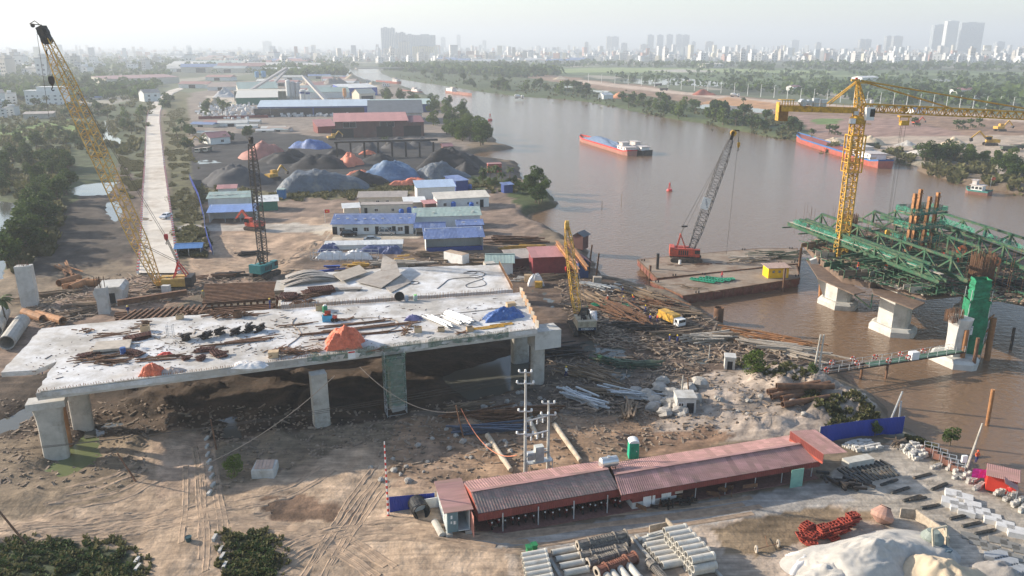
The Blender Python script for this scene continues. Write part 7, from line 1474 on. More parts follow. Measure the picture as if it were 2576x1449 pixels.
# blue water tanks, barrels
for i,(u,v,hh) in enumerate([(1141,527,2.6),(1196-10,527,2.4),(1010,541,2.0),(1030,538,2.2),(1044,537,2.2),(1182,478,2.2)]):
    t=T('water_tank','blue plastic water tank, %s'%['in front of the white barrack on the left','in front of the white barrack on the right','left of three by the cream block','middle of three by the cream block','right of three by the cream block','behind the deep blue store'][i],'water tank',g(u,v,2));m=MB();m.lathe((0,0,.0),[(.75,0),(.8,.5),(.75,.55),(.8,1.1),(.75,1.15),(.8,hh-.4),(.5,hh-.1)],14);m.obj('tank_body',mat('tank_blue',(.03,.12,.42),.5,var=.1),t);m=MB();m.lathe((0,0,hh-.1),[(.3,0),(.28,.12)],10);m.obj('tank_lid',BLUP,t)
# vehicles
def car(name,label,loc,rz,body,suv=False,cat='car'):
    t=T(name,label,cat,loc,rz);L=2.3;H=1.75 if suv else 1.45
    prof=[(-L,.35,.82),(-L,.75,.84),(-L+.25,.95,.86),(-1.5 if suv else -1.1,1.0,.86),(-.9 if not suv else -1.9,H if suv else H,.68),(.45,H,.68),(1.15,1.0,.86),(L-.2,.85,.84),(L,.65,.8),(L,.35,.8)]
    P=[V((x,0,z)) for x,z,_ in prof];m=MB()
    low=[(-L,.3),(-L,.8),(-L+.2,.98),(1.2,1.0),(L-.15,.84),(L,.6),(L,.3)];m.loft([[V((x,s,z)) for x,z in low] for s in(-.88,.88)]);m.obj('body',body,t)
    x0=-1.95 if suv else -1.55;gl=[(x0-.12,.97),(x0+.35,H-.07),(.35,H-.07),(1.2,.97)];m=MB();m.loft([[V((x,-.8,z)) if z<1.2 else V((x,-.64,z)) for x,z in gl],[V((x,.8,z)) if z<1.2 else V((x,.64,z)) for x,z in gl]]);m.obj('windows',GLASS,t)
    m=MB();m.bx(x0+.3,.4,-.65,.65,H-.08,H);
    for s in(-1,1):
        for x,xx in((x0-.1,x0+.32),(-.5,-.5),(1.2,.37)): m.bar((x,s*.81,.97),(xx,s*.65,H-.06),.09)
    m.obj('roof',body,t)
    for x in(-1.45,1.45):
        for s in(-.82,.82): m=MB();m.tube((x,s-.11,.34),(x,s+.11,.34),.34,n=14);wv=m.obj('wheel',BLK,t);m=MB();m.tube((x,s*1.0-.12*(1 if s<0 else -1)*1.0-.001,.34),(x,s+.13*(1 if s>0 else -1),.34),.19,n=10);m.obj('rim',GALV,wv)
    for s in(-.6,.6):
        m=MB();m.box((L,s,.68),(.06,.35,.16));m.obj('headlight',WHIP,t);m=MB();m.box((-L,s,.75),(.06,.3,.16));m.obj('tail_light',REDP,t)
    return t
SILV=mat('silver_car_paint',(.5,.5,.49),.3,.5,var=.05);BLKC=mat('black_car_paint',(.015,.015,.018),.2,.3,var=.05);WHC=mat('white_car_paint',(.7,.7,.7),.25,var=.04);GRYC=mat('grey_blue_car_paint',(.25,.29,.32),.3,.4,var=.05)
car('suv','black SUV parked in front of the long white office',g(878,594,2.05),.1,BLKC,True);car('minivan','silver minivan parked in front of the long office, right of the black SUV',g(973,590,2.05),-.02,SILV,True)
car('sedan','grey-blue sedan half hidden by the white store roof',g(937,607,2.05),.05,GRYC);car('pickup','black pickup behind the long office roof',g(884,541,2.05),.0,BLKC,True,'pickup')
car('sedan','small white and grey car driving on the long concrete road',g(418,548,2.37),-R(96),WHC)
def truck(name,label,loc,rz,cabm,bedm,kind='dump',s=1.0,group=None):
    t=T(name,label,'truck',loc,rz,group);t.scale=(s,s,s)
    m=MB();m.bx(-3.8,3.4,-.45,.45,.7,.95);m.obj('chassis',DKST,t);m=MB();m.bx(1.9,3.7,-1.15,1.15,.75,2.7);c=m.obj('cab',cabm,t);m=MB();m.bx(3.0,3.74,-1.05,1.05,1.7,2.5);m.bx(2.4,3.1,-1.18,1.18,1.75,2.45);m.obj('cab_window',GLASS,c)
    m=MB()
    if kind=='dump': m.loft([[V((x,y,z)) for x,y in((-4.0,-1.2),(1.6,-1.2),(1.6,1.2),(-4.0,1.2))] for z in(1.0,2.3)]);m.obj('tipper_body',bedm,t);m=MB();m.bx(-3.8,1.4,-1.05,1.05,2.301,2.45);m.obj('load',mat('truck_load',(.2,.15,.12),.95),t)
    elif kind=='mixer': m.tube((-3.9,0,2.6),(-3.0,0,2.5),.5,.95,14);m.tube((-3.0,0,2.5),(-.8,0,2.2),.95,1.25,14);m.tube((-.8,0,2.2),(1.3,0,1.9),1.25,.6,14);m.obj('drum',bedm,t)
    else: m.bx(-4.0,1.6,-1.2,1.2,1.0,3.3);m.obj('box_body',bedm,t)
    for x in(-3,-1.8,2.7):
        for y in(-1,1): m=MB();m.tube((x,y-.15,.5),(x,y+.15,.5),.5,n=12);m.obj('wheel',BLK,t)
    return t
OLV=mat('dull_olive_paint',(.08,.10,.07),.7,var=.2);
truck('mixer_truck','white mixer truck driving on the far embankment by the red earth mound',g(2493-644,244,2),-.1,WHIP,WHIP,'mixer',1.2)
truck('mixer_truck','white mixer truck on the far embankment left of the big pond',g(1737,210,2),-.1,WHIP,PLY,'mixer',1.4)
truck('mixer_truck','white mixer truck parked in the concrete works',g(1306,248,2),.2,WHIP,WHIP,'mixer',1.2)
for i,(u,v,rz) in enumerate([(2190,372,.1),(2318,378,0),(2540,380,-.1),(2562,376,.1)]): truck('dump_truck','dull green dump truck on the far gravel landing, %s of four'%['first from the left','second from the left','third from the left','rightmost'][i],g(u,v,2),rz,OLV,OLV,'dump',1.05)
truck('dump_truck','dark dump truck on the far red embankment',g(1670,228,2),.1,DKST,DKST,'dump',1.2);truck('dump_truck','dark dump truck beside the yellow-brown spoil on the far embankment',g(1656,210+6,2),.1,DKST,DKST,'dump',1.2)
t=truck('pump_truck','yellow pump truck with pale cab standing among the timber at the quay tip',g(1690,815,2.1),-1.05,WHIP,YEL,'box');t.scale=(.75,.75,.65)
def excavator(label,loc,rz,body,s=1.0):
    t=T('excavator',label,'excavator',loc,rz);t.scale=(s,s,s);track(t,-1.8,1.8,-1.1,.6,.8);track(t,-1.8,1.8,1.1,.6,.8)
    m=MB();m.bx(-2.2,.9,-1.2,1.2,.95,1.9);m.obj('body',body,t);m=MB();m.bx(.0,1.5,.2,1.2,1.0,2.8);c=m.obj('cab',body,t);m=MB();m.bx(.2,1.54,.25,1.23,1.8,2.6);m.obj('cab_window',GLASS,c)
    m=MB();m.bar((.8,-.2,1.5),(3.2,-.2,4.0),.45);m.obj('boom',body,t);m=MB();m.bar((3.2,-.2,4.0),(5.2,-.2,2.0),.35);m.obj('dipper_arm',body,t);m=MB();m.loft([[V((x,y,z)) for x,z in((4.9,2.1),(5.6,1.9),(5.4,1.0),(4.7,1.2))] for y in(-.7,.3)]);m.obj('bucket',DKST,t);return t
excavator('yellow excavator beside the big tarpaulin covered coal heap',g(1068/4*0+688,452,2),1.0,YEL,1.3);excavator('orange roller machine beside the black boom crane',g(640,578,2),2.7,REDO,1.3);excavator('yellow loader in front of the brown red warehouse',g(836,352,2),.5,YEL,1.2);excavator('yellow excavator on the far red embankment at the left',g(1340,188,2),.3,YEL,2.2)
excavator('yellow excavator on the gravel landing across the river',g(2490,366,2),2.9,YEL,1.8);excavator('yellow excavator on the far bare ground at the upper right',g(2515,330,2),.2,YEL,1.6);excavator('yellow machine at the left end of the coal yard',g(1890/4,572*0+368,2),.4,YEL,1.3);excavator('small red tractor on the far embankment',g(2305,322-9,2),.2,REDO,1.2)
for i,(u,v) in enumerate([(502,378),(522,376)]): truck('parked_truck','pale truck parked at the coal yard entrance, %s one'%('left' if i==0 else 'right'),g(u,v+6,2),-R(90),CRM,OLV,'dump',.9)
# coal and tarped heaps
COAL=mat('coal',(.022,.021,.023),.8,var=.4,scale=.5,bump=.08,bscale=3);COALG=mat('grey_coal',(.07,.068,.07),.9,var=.2,scale=.3,bump=.05,bscale=4);TPK=mat('faded_pink_tarpaulin',(.40,.17,.13),.7,var=.25,scale=.2,bump=.08,bscale=1.5);TOR=mat('bright_orange_tarp',(.62,.19,.11),.65,var=.2,scale=.2,bump=.08,bscale=1.5);TBL=mat('bright_blue_tarp',(.08,.14,.24),.5,var=.3,scale=.25,dirt=(.35,.42,.5),dirtamt=.35,bump=.1,bscale=1.2)
for i,(u,v,wd,hp,mm,dp,lab,pk) in enumerate([(775,488,215,52,TARPG,.5,'very large grey-blue tarpaulin covered heap in the coal yard nearest the camp',2.6),(560,468,165,55,COALG,.6,'broad grey coal heap at the left end of the coal yard',1.3),(970,455,130,48,TBL,.5,'crumpled bright blue tarpaulin heap in the coal yard',2.2),(1085,452,130,40,TARPG,.5,'grey-blue netted heap right of the bright blue one',1.5),(650,402,120,42,TPK,.5,'faded pink tarpaulin heap at the back left of the coal yard',1.8),(876,418,70,35,TOR,.6,'bright orange tarpaulin heap in the middle of the coal yard',1.8),(700,412,110,30,COAL,.5,'low black coal heap in front of the pink tarpaulin',1.3),(790,425,130,36,COAL,.5,'black coal heap left of the orange tarpaulin',1.3),(1130,425,150,55,COAL,.5,'tall black coal heap at the river end of the coal yard',1.3),(900,470,120,35,COAL,.5,'black coal heap between the grey and blue tarpaulins',1.4),(1170,440,90,30,COAL,.5,'low black coal heap nearest the river palms',1.3),(775,375,80,30,TARPB,.5,'small dark blue tarpaulin heap behind the coal',1.6),(915,385,70,32,COALG,.5,'grey conical heap in front of the brown red warehouse',1.1),(1000,375,90,30,COALG,.5,'grey heap right of the palm by the warehouse',1.2),(1060,368,70,20,COALG,.5,'low grey heap near the river trees',1.2),(850,392,60,18,COAL,.5,'small black heap below the warehouse doors',1.3),(730,395,60,22,COAL,.5,'small black heap behind the orange tarpaulin',1.3),(955,405,80,20,COAL,.5,'long black heap under the conveyor roof',1.3),
   (557,245,55,22,mat('pale_gravel',(.42,.42,.42),.95,var=.1),.6,'pale conical gravel heap beside the road bend',1.0),(530,268,60,25,SND,.6,'buff sand heap below the pale gravel cone',1.1),(780,224,70,28,SND,.6,'broad buff sand heap behind the silos',1.1),(835,226,75,35,mat('grey_brown_gravel',(.26,.23,.21),.95,var=.15),.6,'grey-brown gravel heap behind the tall silos',1.1),(880,210,70,22,SND,.6,'buff sand heap near the moored boats',1.2),(930,224,80,16,SND,.6,'low sand heap at the river landing',1.2),(690,208,70,14,SND,.6,'far low sand heap behind the works',1.2),(750,195,40,10,SND,.6,'small far sand heap by the bend',1.2),
   (1775,240,56,19,mat('red_earth',(.28,.085,.055),.95,var=.15),.6,'conical dark red earth mound on the far embankment',1.0),(1560,248,58,14,mat('orange_earth',(.55,.24,.12),.95,var=.15),.5,'orange earth mound beside the small white hut on the far bank',1.3),(1412,200,42,9,SND,.5,'pale spoil cone at the bend of the far embankment',1.1),(2200,366,95,26,SND,.5,'large buff gravel mound behind the tower crane mast',1.1),(2290,368,50,15,GRV,.5,'pale gravel mound right of the tower crane mast',1.0),(2415,372,90,24,SND,.5,'buff mound at the right of the far landing',1.1),(2340,388,70,14,mat('pale_sand',(.55,.5,.44),.95,var=.1),.4,'low pale sand spill behind the river bushes',1.3),(2110,360,70,16,SND,.5,'buff mound left of the tower crane mast',1.1),(2560,440,70,40,mat('rubble_grey',(.33,.29,.26),.95,var=.4,scale=.6,bump=.2,bscale=1),.6,'grey rubble mound among the bushes at the far right bank',1.3)]):
    c=g(u,v,2);zc=c.y*CP+50*SP;rx=wd/2*zc/F;h=hp*zc/F*.72;c2=c+V((0,rx*dp*1.5,-.3));heap('coal_heap' if mm in(COAL,COALG) else 'tarpaulin_heap' if 'tarpaulin' in lab or 'netted' in lab else 'earth_mound',lab,c2,rx*1.12,rx*dp*1.7,h*1.25,mm,0,i+3,40,peak=pk,rough=.06,ridge=.10 if pk>1.5 else .02)
for u,v,l,s in((905,443,'orange tarpaulin flap at the left foot of the bright blue heap',4),(1010,462+3,'orange tarpaulin corner at the right of the blue heap',3),(1045,458,'orange flap at the foot of the netted heap',3),(578,455,'crumpled tarpaulin scraps on the grey coal heap',2.4),(925,388,'red tarpaulin scrap by the grey cone',3)): tarp('tarpaulin',g(u,v,2.4),s*1.4,s*.6,s*.5,TOR,l,seed=int(u)%50)
# works and warehouses beyond the coal
house('warehouse','large brown-red warehouse with pink roof and dark door openings behind the coal yard',(845,347),(1025,343),22,9,'mono',mat('faded_pink_roof',(.45,.22,.2),.7,var=.1,scale=.2,orand=.05),BRK,[(.2,7,5.6,8.6),(.72,8,5.6,8.6)],[(.1,12,5),(.68,9,6)],rh=3,ov=1.0)
house('warehouse','lower maroon-roofed wing at the right of the brown-red warehouse',(1026,343),(1067,342),20,8,'mono',mat('maroon_roof',(.2,.08,.085),.7,var=.15),BRK,[],[(.3,10,6)],rh=2)
house('warehouse','dark grey gabled warehouse with green gable wall',(930,312),(1062,310),45,7,'gable',DGR,mat('whitish_wall',(.5,.48,.45),.7),rh=7,ov=1.2)
house('warehouse','small red-walled shed left of the brown-red warehouse',(800,336),(845,334),14,4,'mono',PKR,REDF,rh=3)
house('warehouse','long pale blue roofed open store with white sacks in front',(650,294),(930,290),22,7,'mono',mat('long_pale_blue_roof',(.45,.52,.58),.65,var=.1,scale=.2,orand=.05),BLW,[(.11,24,.5,6)],[(.3,30,6),(.62,20,6),(.8,25,6)],rh=3.5)
house('warehouse','long blue and white store continuing right of the pale blue roof',(930,284),(1088,281),20,6,'mono',mat('pale_green_roof',(.42,.5,.46),.65,var=.1),BLW,rh=3)
house('warehouse','store with long white roof and royal blue wall behind the silos',(862,242),(950,239),28,8,'mono',WHR,mat('royal_blue',(.04,.08,.35),.6),rh=3)
house('warehouse','low grey roofed works hall beside the blue-walled store',(780,248),(880,246),30,6,'gable',GRR,WLP,rh=4)
house('warehouse','cream gateway building with vaulted roof in the works',(905,262),(945,260),14,9,'gable',CRM,CRM,[],[(.5,12,7)],rh=4)
house('warehouse','white factory hall left of the silos',(595,264),(700,262),40,6,'mono',mat('cream_hall_roof',(.58,.56,.5),.7,var=.1),GNW,rh=4)
house('warehouse','long cream canopy over stored bags left of the tall silos',(590,262-8),(756,254),20,9,'mono',mat('cream_canopy',(.52,.48,.4),.7),WLP,rh=1,open_=True)
house('warehouse','low white hall far behind the sand heaps',(688,192),(780,190),50,9,'mono',WHR,WLP,rh=4)
house('warehouse','grey work sheds below the long conveyor',(600,238),(700,236),50,6,'gable',GRR,CRM,rh=6)
house('warehouse','long low grey factory roof far beyond the road bend',(500,172),(640,170),80,10,'mono',GRR,WLP,rh=6)
house('warehouse','row of bright white hangars far on the left plain',(380,142),(640,138),150,14,'mono',WHR,WHR,rh=3)
house('warehouse','long rust-roofed arcade left of the distant road',(268,215),(452,208),40,8,'mono',mat('dull_red_roof',(.33,.2,.19),.7),CRM,[],[(.3,20,5),(.55,20,5)],rh=3)
house('small_house','red-roofed bungalow at the roadside right of the road',(530,364),(580,360),12,3.5,'gable',PKR,WLP,[(.6,1.5,1,2.2)],rh=2.5)
house('small_house','low pink-roofed house among the palms at the left edge',(60,300),(135,298),10,3.5,'mono',WRM,CONC,[(.4,2,1,2)],rh=1)
house('small_house','two-storey pale grey house between trees left of the road',(372-8,256),(405,254),12,8,'gable',WRM,WLP,[(.3,2,4.5,6),(.7,2,4.5,6),(.3,2,1,2.5)],rh=3)
# conveyor, silos
for i,(u,v,w_,hp,mm,lab) in enumerate([(728,258,12,56,WLP,'left tall white cement silo'),(740,258,12,52,mat('silo_grey',(.42,.42,.42),.6),'middle tall grey cement silo'),(752,258,11,50,MATS['silo_grey'],'right tall grey cement silo'),(762,262,12,36,WLP,'white silo with blue band'),(776,262,11,34,WLP,'short white silo with blue top'),(868,252,9,30,mat('orange_silo',(.55,.26,.1),.6),'single orange silo in the concrete works'),(647,200,10,20,mat('silo_blue',(.08,.25,.45),.6),'left blue silo of the far pair'),(664,200,12,21,MATS['silo_blue'],'right blue silo of the far pair'),(2176,270,9,20,MATS['silo_grey'],'left grey silo on the far embankment'),(2191,271,9,20,MATS['silo_grey'],'right grey silo on the far embankment')]):
    c=g(u,v,2);zc=c.y*CP+50*SP;r_=w_/2*zc/F;h=hp*zc/F;t=T('silo',lab,'silo',c);m=MB();m.lathe((0,0,h*.3),[(r_*.3,-h*.1),(r_,0),(r_,h*.66),(r_*.2,h*.7)],16);m.obj('silo_shell',mm,t);m=MB()
    if 'embankment' in lab: m.lathe((0,0,0),[(r_,0),(r_,h*.3)],14)
    for a in range(4): x,y=math.cos(a*math.pi/2+.8)*r_*.85,math.sin(a*math.pi/2+.8)*r_*.85;m.bar((x,y,0),(x,y,h*.4),.5)
    m.obj('silo_leg',GALV,t)
    if 'blue' in lab and 'band' in lab or 'top' in lab: m=MB();m.lathe((0,0,h*.72),[(r_*1.02,0),(r_*1.02,h*.14)],16);m.obj('blue_band',BLW,t)
for i,(a,b,z0,z1) in enumerate([((600,255),(726,240),3,28),((675,232),(726,226),3,24),((770,262),(830,272),24,3)]):
    p=g(*a,2)+V((0,0,z0));q=g(*b,2)+V((0,0,z1));m=MB();m.bar((0,0,0),q-p,3.0,2.0);m.obj('conveyor',mat('conveyor_grey',(.4,.38,.36),.7),label='long inclined conveyor of the concrete works, %s of three'%['lowest','upper','right'][i],cat='conveyor',loc=p)
# conveyor roof over coal
t=T('conveyor_shed','black steel loading frame on legs in the coal yard near the river','loading frame',g(950,395,2));m=MB();m.bar((-20,0,7),(28,6,7.5),3,.8);m.obj('black_roof',DKST,t);m=MB()
for k in range(8): x=-19+6.5*k;m.bar((x,0,0),(x,0,7),.8)
m.obj('leg',DKST,t)
# sacks: white bags in front of the stores, one uncountable mass
m=MB();r=random.Random(9)
for k in range(900):
    u=r.uniform(500,935) if r.random()<.8 else r.uniform(980,1080);v=r.uniform(281,294) if u>640 else r.uniform(262,300);c=g(u,v,2)
    if u>980: c=g(u,r.uniform(255,268),2)
    s=r.uniform(.7,1.3);m.box((c.x,c.y,2+s*.6+(r.random()<.3)*1.2),(s*1.6,s*1.4,s*1.3),r.random()*3)
m.obj('white_sacks',mat('white_sack',(.62,.61,.6),.8,var=.3,scale=.2),label='masses of white bulk bags in front of the long stores',cat='sacks',kind='stuff')
# ---------------- quay timber, rubble, pipes, people ----------------
QS=[(1500,760,30,7,TIMB,'brown plank in the quay heap beside the crane tracks',-.9,(3.5,2.5)),(1560,790,40,9,RUST,'long rusty beam in the diagonal rows on the quay',-.95,(4,3.5)),(1620,750,34,8,TIMB,'timber in the far quay rows near the barge',-.8,(4,3)),(1660,770,30,7,RUST,'rusty section in the quay rows beside the yellow truck',-.75,(3,3)),(1700,790,26,6,TIMB,'dark board in the heap behind the yellow truck',-.2,(3,2)),(1600,830,26,6,DKST,'dark steel strip on the mud below the quay rows',-.2,(5,1)),(1700,850,34,6,TIMB,'weathered timber on the mud below the yellow truck',.15,(5,1.6)),(1780,860,40,5,PLY,'pale broken board in the heap at the quay tip',.1,(4.5,1.6)),(1830,855,30,6,TIMB,'brown board in the tangled heap left of the timber raft',-.2,(4,1.6)),(1930,865,50,8,RUSTO,'orange-brown timber in the big stack by the gangway',-.45,(4.5,2.6)),(1960,885,34,9,PLY,'pale long timber in the big stack by the gangway',-.5,(4,2)),(1540,915,16,5,GREP,'green steel strip in the puddle heap',-.6,(2.4,1)),(1600,925,24,5,mat('mossy_scrap2',(.09,.12,.08),.85,var=.5,orand=.5),'mossy steel piece in the heap among the puddles',-.1,(4.5,1.0)),(1500,950,20,5,TIMB,'plank lying on the mud under the river end pier',-.7,(2.5,1.8)),(1420,890,22,6,DKST,'dark plank in the shaded stack right of the end pier',.1,(1.6,2.8)),(1450,940,16,4,TIMB,'board on the shaded mud right of the end pier',-.5,(2.5,2)),(1590,1000,18,7,GALV,'pale pipe lying across the mud by the boulders',-.45,(3.5,.8)),(1585,1040,22,4.5,TIMB,'upright leaning pole bundle piece on the mud',1.35,(1.2,1.2)),(1460,1010,20,6,GALV,'galvanised ladder piece beside the river end pier',-.75,(2.5,1.2)),(1520,990,12,7,TIMB,'long plank over the rubble near the end pier',.0,(2,.7)),(1250,1050,30,6,RUST,'rusty bar in the scrap heap behind the utility poles',.15,(6,1.4)),(1230,1085,12,9,mat('slate_steel',(.1,.12,.16),.6),'bluish steel beam on the mud behind the utility poles',.2,(1,.8)),(1180,1030,20,3,TIMB,'broken board on the rubble near the thin red mast',.4,(4,1.2)),(1350,1040,10,5,RUST,'rusty bar right of the utility poles',.2,(2,1)),(640,650-10,10,6,DKST,'dark sheet on the mud by the blue fence',.3,(2,1.4)),(170,685,10,11,RUSTO,'orange steel box beam on the mud left of the big crane',-.8,(3,1.6)),(120,745,14,9,TIMB,'brown pole on the ground left of the falsework',.4,(4,1.2)),(240,770,20,8,TIMB,'weathered timber left of the falsework beams',.3,(4,1.6)),(200,790,18,4,TIMB,'pile of boards by the left deck corner',.6,(3,1.4)),(560,700,16,4,RUST,'rusty sheet behind the falsework',.2,(4,.8)),(590,738-44,12,5,DKST,'dark scrap beside the teal crane',.1,(3,1)),(1390,700,16,4,TIMB,'timber between the red store and the quay',.1,(3,1.2)),(1320,708,14,3,CONCN,'pale crate-like block by the red store',.1,(2,.8)),(1500,745-20,16,5,GALV,'shiny roofing sheet on the quay',-.6,(2.6,1)),(1580,725+9,20,6,GALV,'shiny tube in the quay heap nearest the barge',-.6,(3,1.2)),(1530,775,10,6,TG,'green angle bar on the quay',.03,(1.6,.5)),(1080,645,20,3,TIMB,'scrap wood on the wet ground by the blue canteen',.1,(5,1)),(1300,662,12,6,TIMB,'timber by the quay huts',-.5,(4,1.4))]
for s,(u,v,n,L,mm,lab,a,sp) in enumerate(QS):
    c=gg(u,v);jitterpile(next((w for w in('plank','beam','section','board','strip','timber','pole','pipe','ladder','bar','sheet','tube') if w in lab),'timber')+'_piece',c,n,L,.26 if L>4 else .2,.2,mm,lab,'timber' if mm in(TIMB,PLY) else 'steel',lab.replace(' in ',' pieces in ',1) if ' in ' in lab else lab+' group',a,sp,.28 if n<40 else .35,.55+n*.022,seed=400+s,proto=None if mm in(TIMB,PLY,CONCN) else 'i')
def pipes(lab,spec,r_,matr,grp):
    for i,(u,v,u2,v2,dz_) in enumerate(spec):
        a=gg(u,v,dz_+r_);b=gg(u2,v2,dz_+r_);m=MB();m.tube((0,0,0),b-a,r_,n=14,inner=r_*.86);m.obj('steel_pipe',matr,label=lab,cat='pipe',group=grp,loc=a)
pipes('thick brown rusty pipe on the bank above the white gravel',[(1940,1000,2085,985,.2),(1950,1000,2095,990,.9),(1965,1012,2060,990,.1),(1968,1026,2110,1000,.2),(1930,996,2060,983,.1)],.45,RUST,'rusty pipes on the bank')
pipes('orange rusty pipe by the white segment left of the falsework',[(160,742-10,215,722,0),(178,733,225,716,0),(195,722,250,722,0),(150,722,200,706,0),(62,795,110,812,0),(95,800,160,818,0)],.8,RUSTO,'orange pipes left of the falsework')
pipes('wide pale concrete pipe at the left edge below the palm',[(-10,850,10,800,0),(20,880,60,825,0)],1.3,CONC,'concrete pipes at the left edge')
# pale concrete segment and lone column
t=T('box_segment','white precast box segment standing left of the falsework','concrete segment',gg(285,765),.25);m=MB();m.loft([[V((x,y,z)) for x,z in((-2,-.3),(2,-.3),(2.8,3.4),(2.2,4.2),(-2.2,4.2),(-2.8,3.4))] for y in(-2.5,3.5)]);m.obj('segment_wall',CONCN,t);m=MB();m.bx(-1.2,1.2,-2.52,-2.45,.8,3.0);m.obj('segment_opening',DARK,t)
p=g(78,768);t=T('precast_column','lone square concrete column with rebar tuft at the left edge of the site','column',p,.25);m=MB();H=ht(668,p.y)-2;m.loft([[V((x*w_,y*w_,z)) for x,y in((-1.45,-.9),(1.45,-.9),(1.45,.9),(-1.45,.9))] for w_,z in((1,-.5),(1.02,H))]);m.obj('column_shaft',CONCN,t);m=MB()
for k in range(16): x=rnd.uniform(-1.2,1.2);y=rnd.uniform(-.6,.6);m.bar((x,y,H),(x+rnd.uniform(-.3,.3),y,H+rnd.uniform(.4,1.2)),.06)
m.obj('rebar_tuft',RUST,t)
p=g(265,790);t=T('precast_column','short concrete column stub beside the falsework','column',p,.25);m=MB();m.bx(-1,1,-.8,.8,-.5,5.5);m.obj('column_shaft',CONCN,t);m=MB()
for k in range(20): x=rnd.uniform(-.9,.9);m.bar((x,-.6,5.5),(x,-.6,7.8),.05)
m.obj('rebar_tuft',RUST,t)
for u,v,u2,v2 in((295,762,470,735),): a=g(u,v,4);b=g(u2,v2,4);m=MB();m.ibeam((0,0,0),b-a,.8,1.1,.1);m.obj('plate_girder',RUST,label='long dark plate girder in front of the yellow crane',cat='girder',loc=a)
m=MB();a=g(422,755,2);m.bx(-.8,.8,-.5,.5,-.2,3.2);m.obj('concrete_block',CONCN,label='upright pale concrete block under the plate girder',cat='block',loc=a)
# gantry beams at the quay
for i,(a,b,z) in enumerate([((1475,640+13),(1440,600),5.5),((1463,655+4),(1425,612),5.5)]): p=g(1455 + i*22,682-i*6,7.5);q=g(1400+i*25,610-i*5,7.5);m=MB();m.ibeam((0,0,0),q-p,.7,.95,.1);m.obj('gantry_beam',RUSTO,label='big ochre gantry beam over the quay, %s one'%('left' if i==0 else 'right'),cat='beam',loc=p)
for i,(u,v) in enumerate([(1437,712),(1497,715),(1450,690),(1480,690)]): p=g(u,v,2);m=MB();m.bar((0,0,-.3),(.8 if i%2 else -.6,1.5,6.6),.35);m.obj('gantry_leg',RUST,label='rusty raking leg under the ochre gantry beams',cat='post',group='raking legs of the quay gantry',loc=p)
tarp('wrapped_load',g(1348,716,2),1.6,1.3,2.3,NETW,'pale sheet-wrapped load on crates at the quay','bundle',seed=41);crate(g(1355,722,2.0),1.6,1.2,1.2,'bright yellow box at the quay beside the wrapped load',YEL,open_=False);crate(g(1502,712+4,2.0),1.8,1.4,1.8,'tied wooden crate at the foot of the yellow boom',PLY,open_=False);crate(g(1328,708,2),1.6,1.2,1.5,'wooden crate left of the wrapped load',open_=False)
tarp('wrapped_roll',g(1490,820-20,2.0),1.2,3.6,1.2,NETW,'long white wrapped roll lying right of the crane at the quay','bundle',rz=-.1,seed=44,rag=.05)
# boulders
RK=mat('pale_boulder',(.36,.33,.29),.95,var=.25,scale=1.5,bump=.1,bscale=4)
r=random.Random(12);rocks=[]
for k in range(3):
    bm=MB();n=7;rs=[]
    for i in range(6): zz=math.cos(math.pi*(i+.2)/5.4)*r.uniform(.85,1.05);rr=math.sqrt(max(.03,1-zz*zz));rs.append([V((rr*math.cos(2*math.pi*j/9)*r.uniform(.6,1.25),rr*math.sin(2*math.pi*j/9)*r.uniform(.6,1.25),zz*.8)) for j in range(9)])
    bm.loft(rs[::-1]);rocks.append(bm.mesh('boulder',RK))
for i,(u,v,s) in enumerate([(1630,1000,1.5),(1660,985,1.5),(1690,1000,1.6),(1650,1015,1.4),(1690,1025,1.7),(1720,1010,1.4),(1640,1030,1.3),(1674,1045,1.3),(1710,1040,1.5),(1735,985,1.4),(1760,975,1.5),(1665,965,1.2),(1750,1010,1.2),(1600,990,1.2)]): mk('boulder',rocks[i%3],None,gg(u,v,s*.3),r.random()*6,label='pale rounded boulder in the heap beside the small concrete hut',cat='boulder',group='boulders beside the small concrete hut',sc=(s,s*.85,s*.8))
for i in range(90):
    u,v=r.choice([(1230,1030,70,14),(1330,1010,60,20),(1100,1100,60,30),(1350,1070,60,30),(1050,1180,60,50),(1600,1010,160,30),(1900,1020,120,40),(1200,1130,80,30)])[:2],0;q=r.choice([(1230,1030,70,14),(1330,1010,60,22),(1150,1130,90,35),(1350,1070,60,30),(1020,1190,60,45),(1330,1020,50,20),(1900,1020,140,40),(1250,1110,90,30)]);s=r.uniform(.18,.55)
    mk('rubble_stone',rocks[i%3],None,gg(q[0]+r.gauss(0,.5)*q[2],q[1]+r.gauss(0,.5)*q[3],s*.2),r.random()*6,label='loose pale stone on the churned mud between deck and shed',cat='stone',group='loose stones between deck and shed',sc=s)
debris('quay_debris',[(1400,700),(1560,715),(1700,760),(1850,845),(2010,905),(2000,930),(1700,900),(1500,870),(1420,800)],1500,None,MIXD,'jumble of small timber and steel scraps over the quay',.1,.3,21,.6)
debris('quay_debris',[(1380,880),(1760,900),(1780,960),(1620,1060),(1400,1030)],700,None,MIXD,'jumble of small scraps on the mud between puddles and boulders',.08,.24,22,.6)
debris('quay_debris',[(700,690),(1220,640),(1500,680),(1290,700),(1270,655),(720,685)],500,None,MIXD,'scraps on the ground behind the second deck',.1,.3,23,.6)
debris('quay_debris',[(40,780),(300,690),(500,700),(700,700),(690,710),(300,780),(120,830)],700,None,MIXD,'scraps on the ground left of the falsework',.1,.35,24,.6)
m=MB()
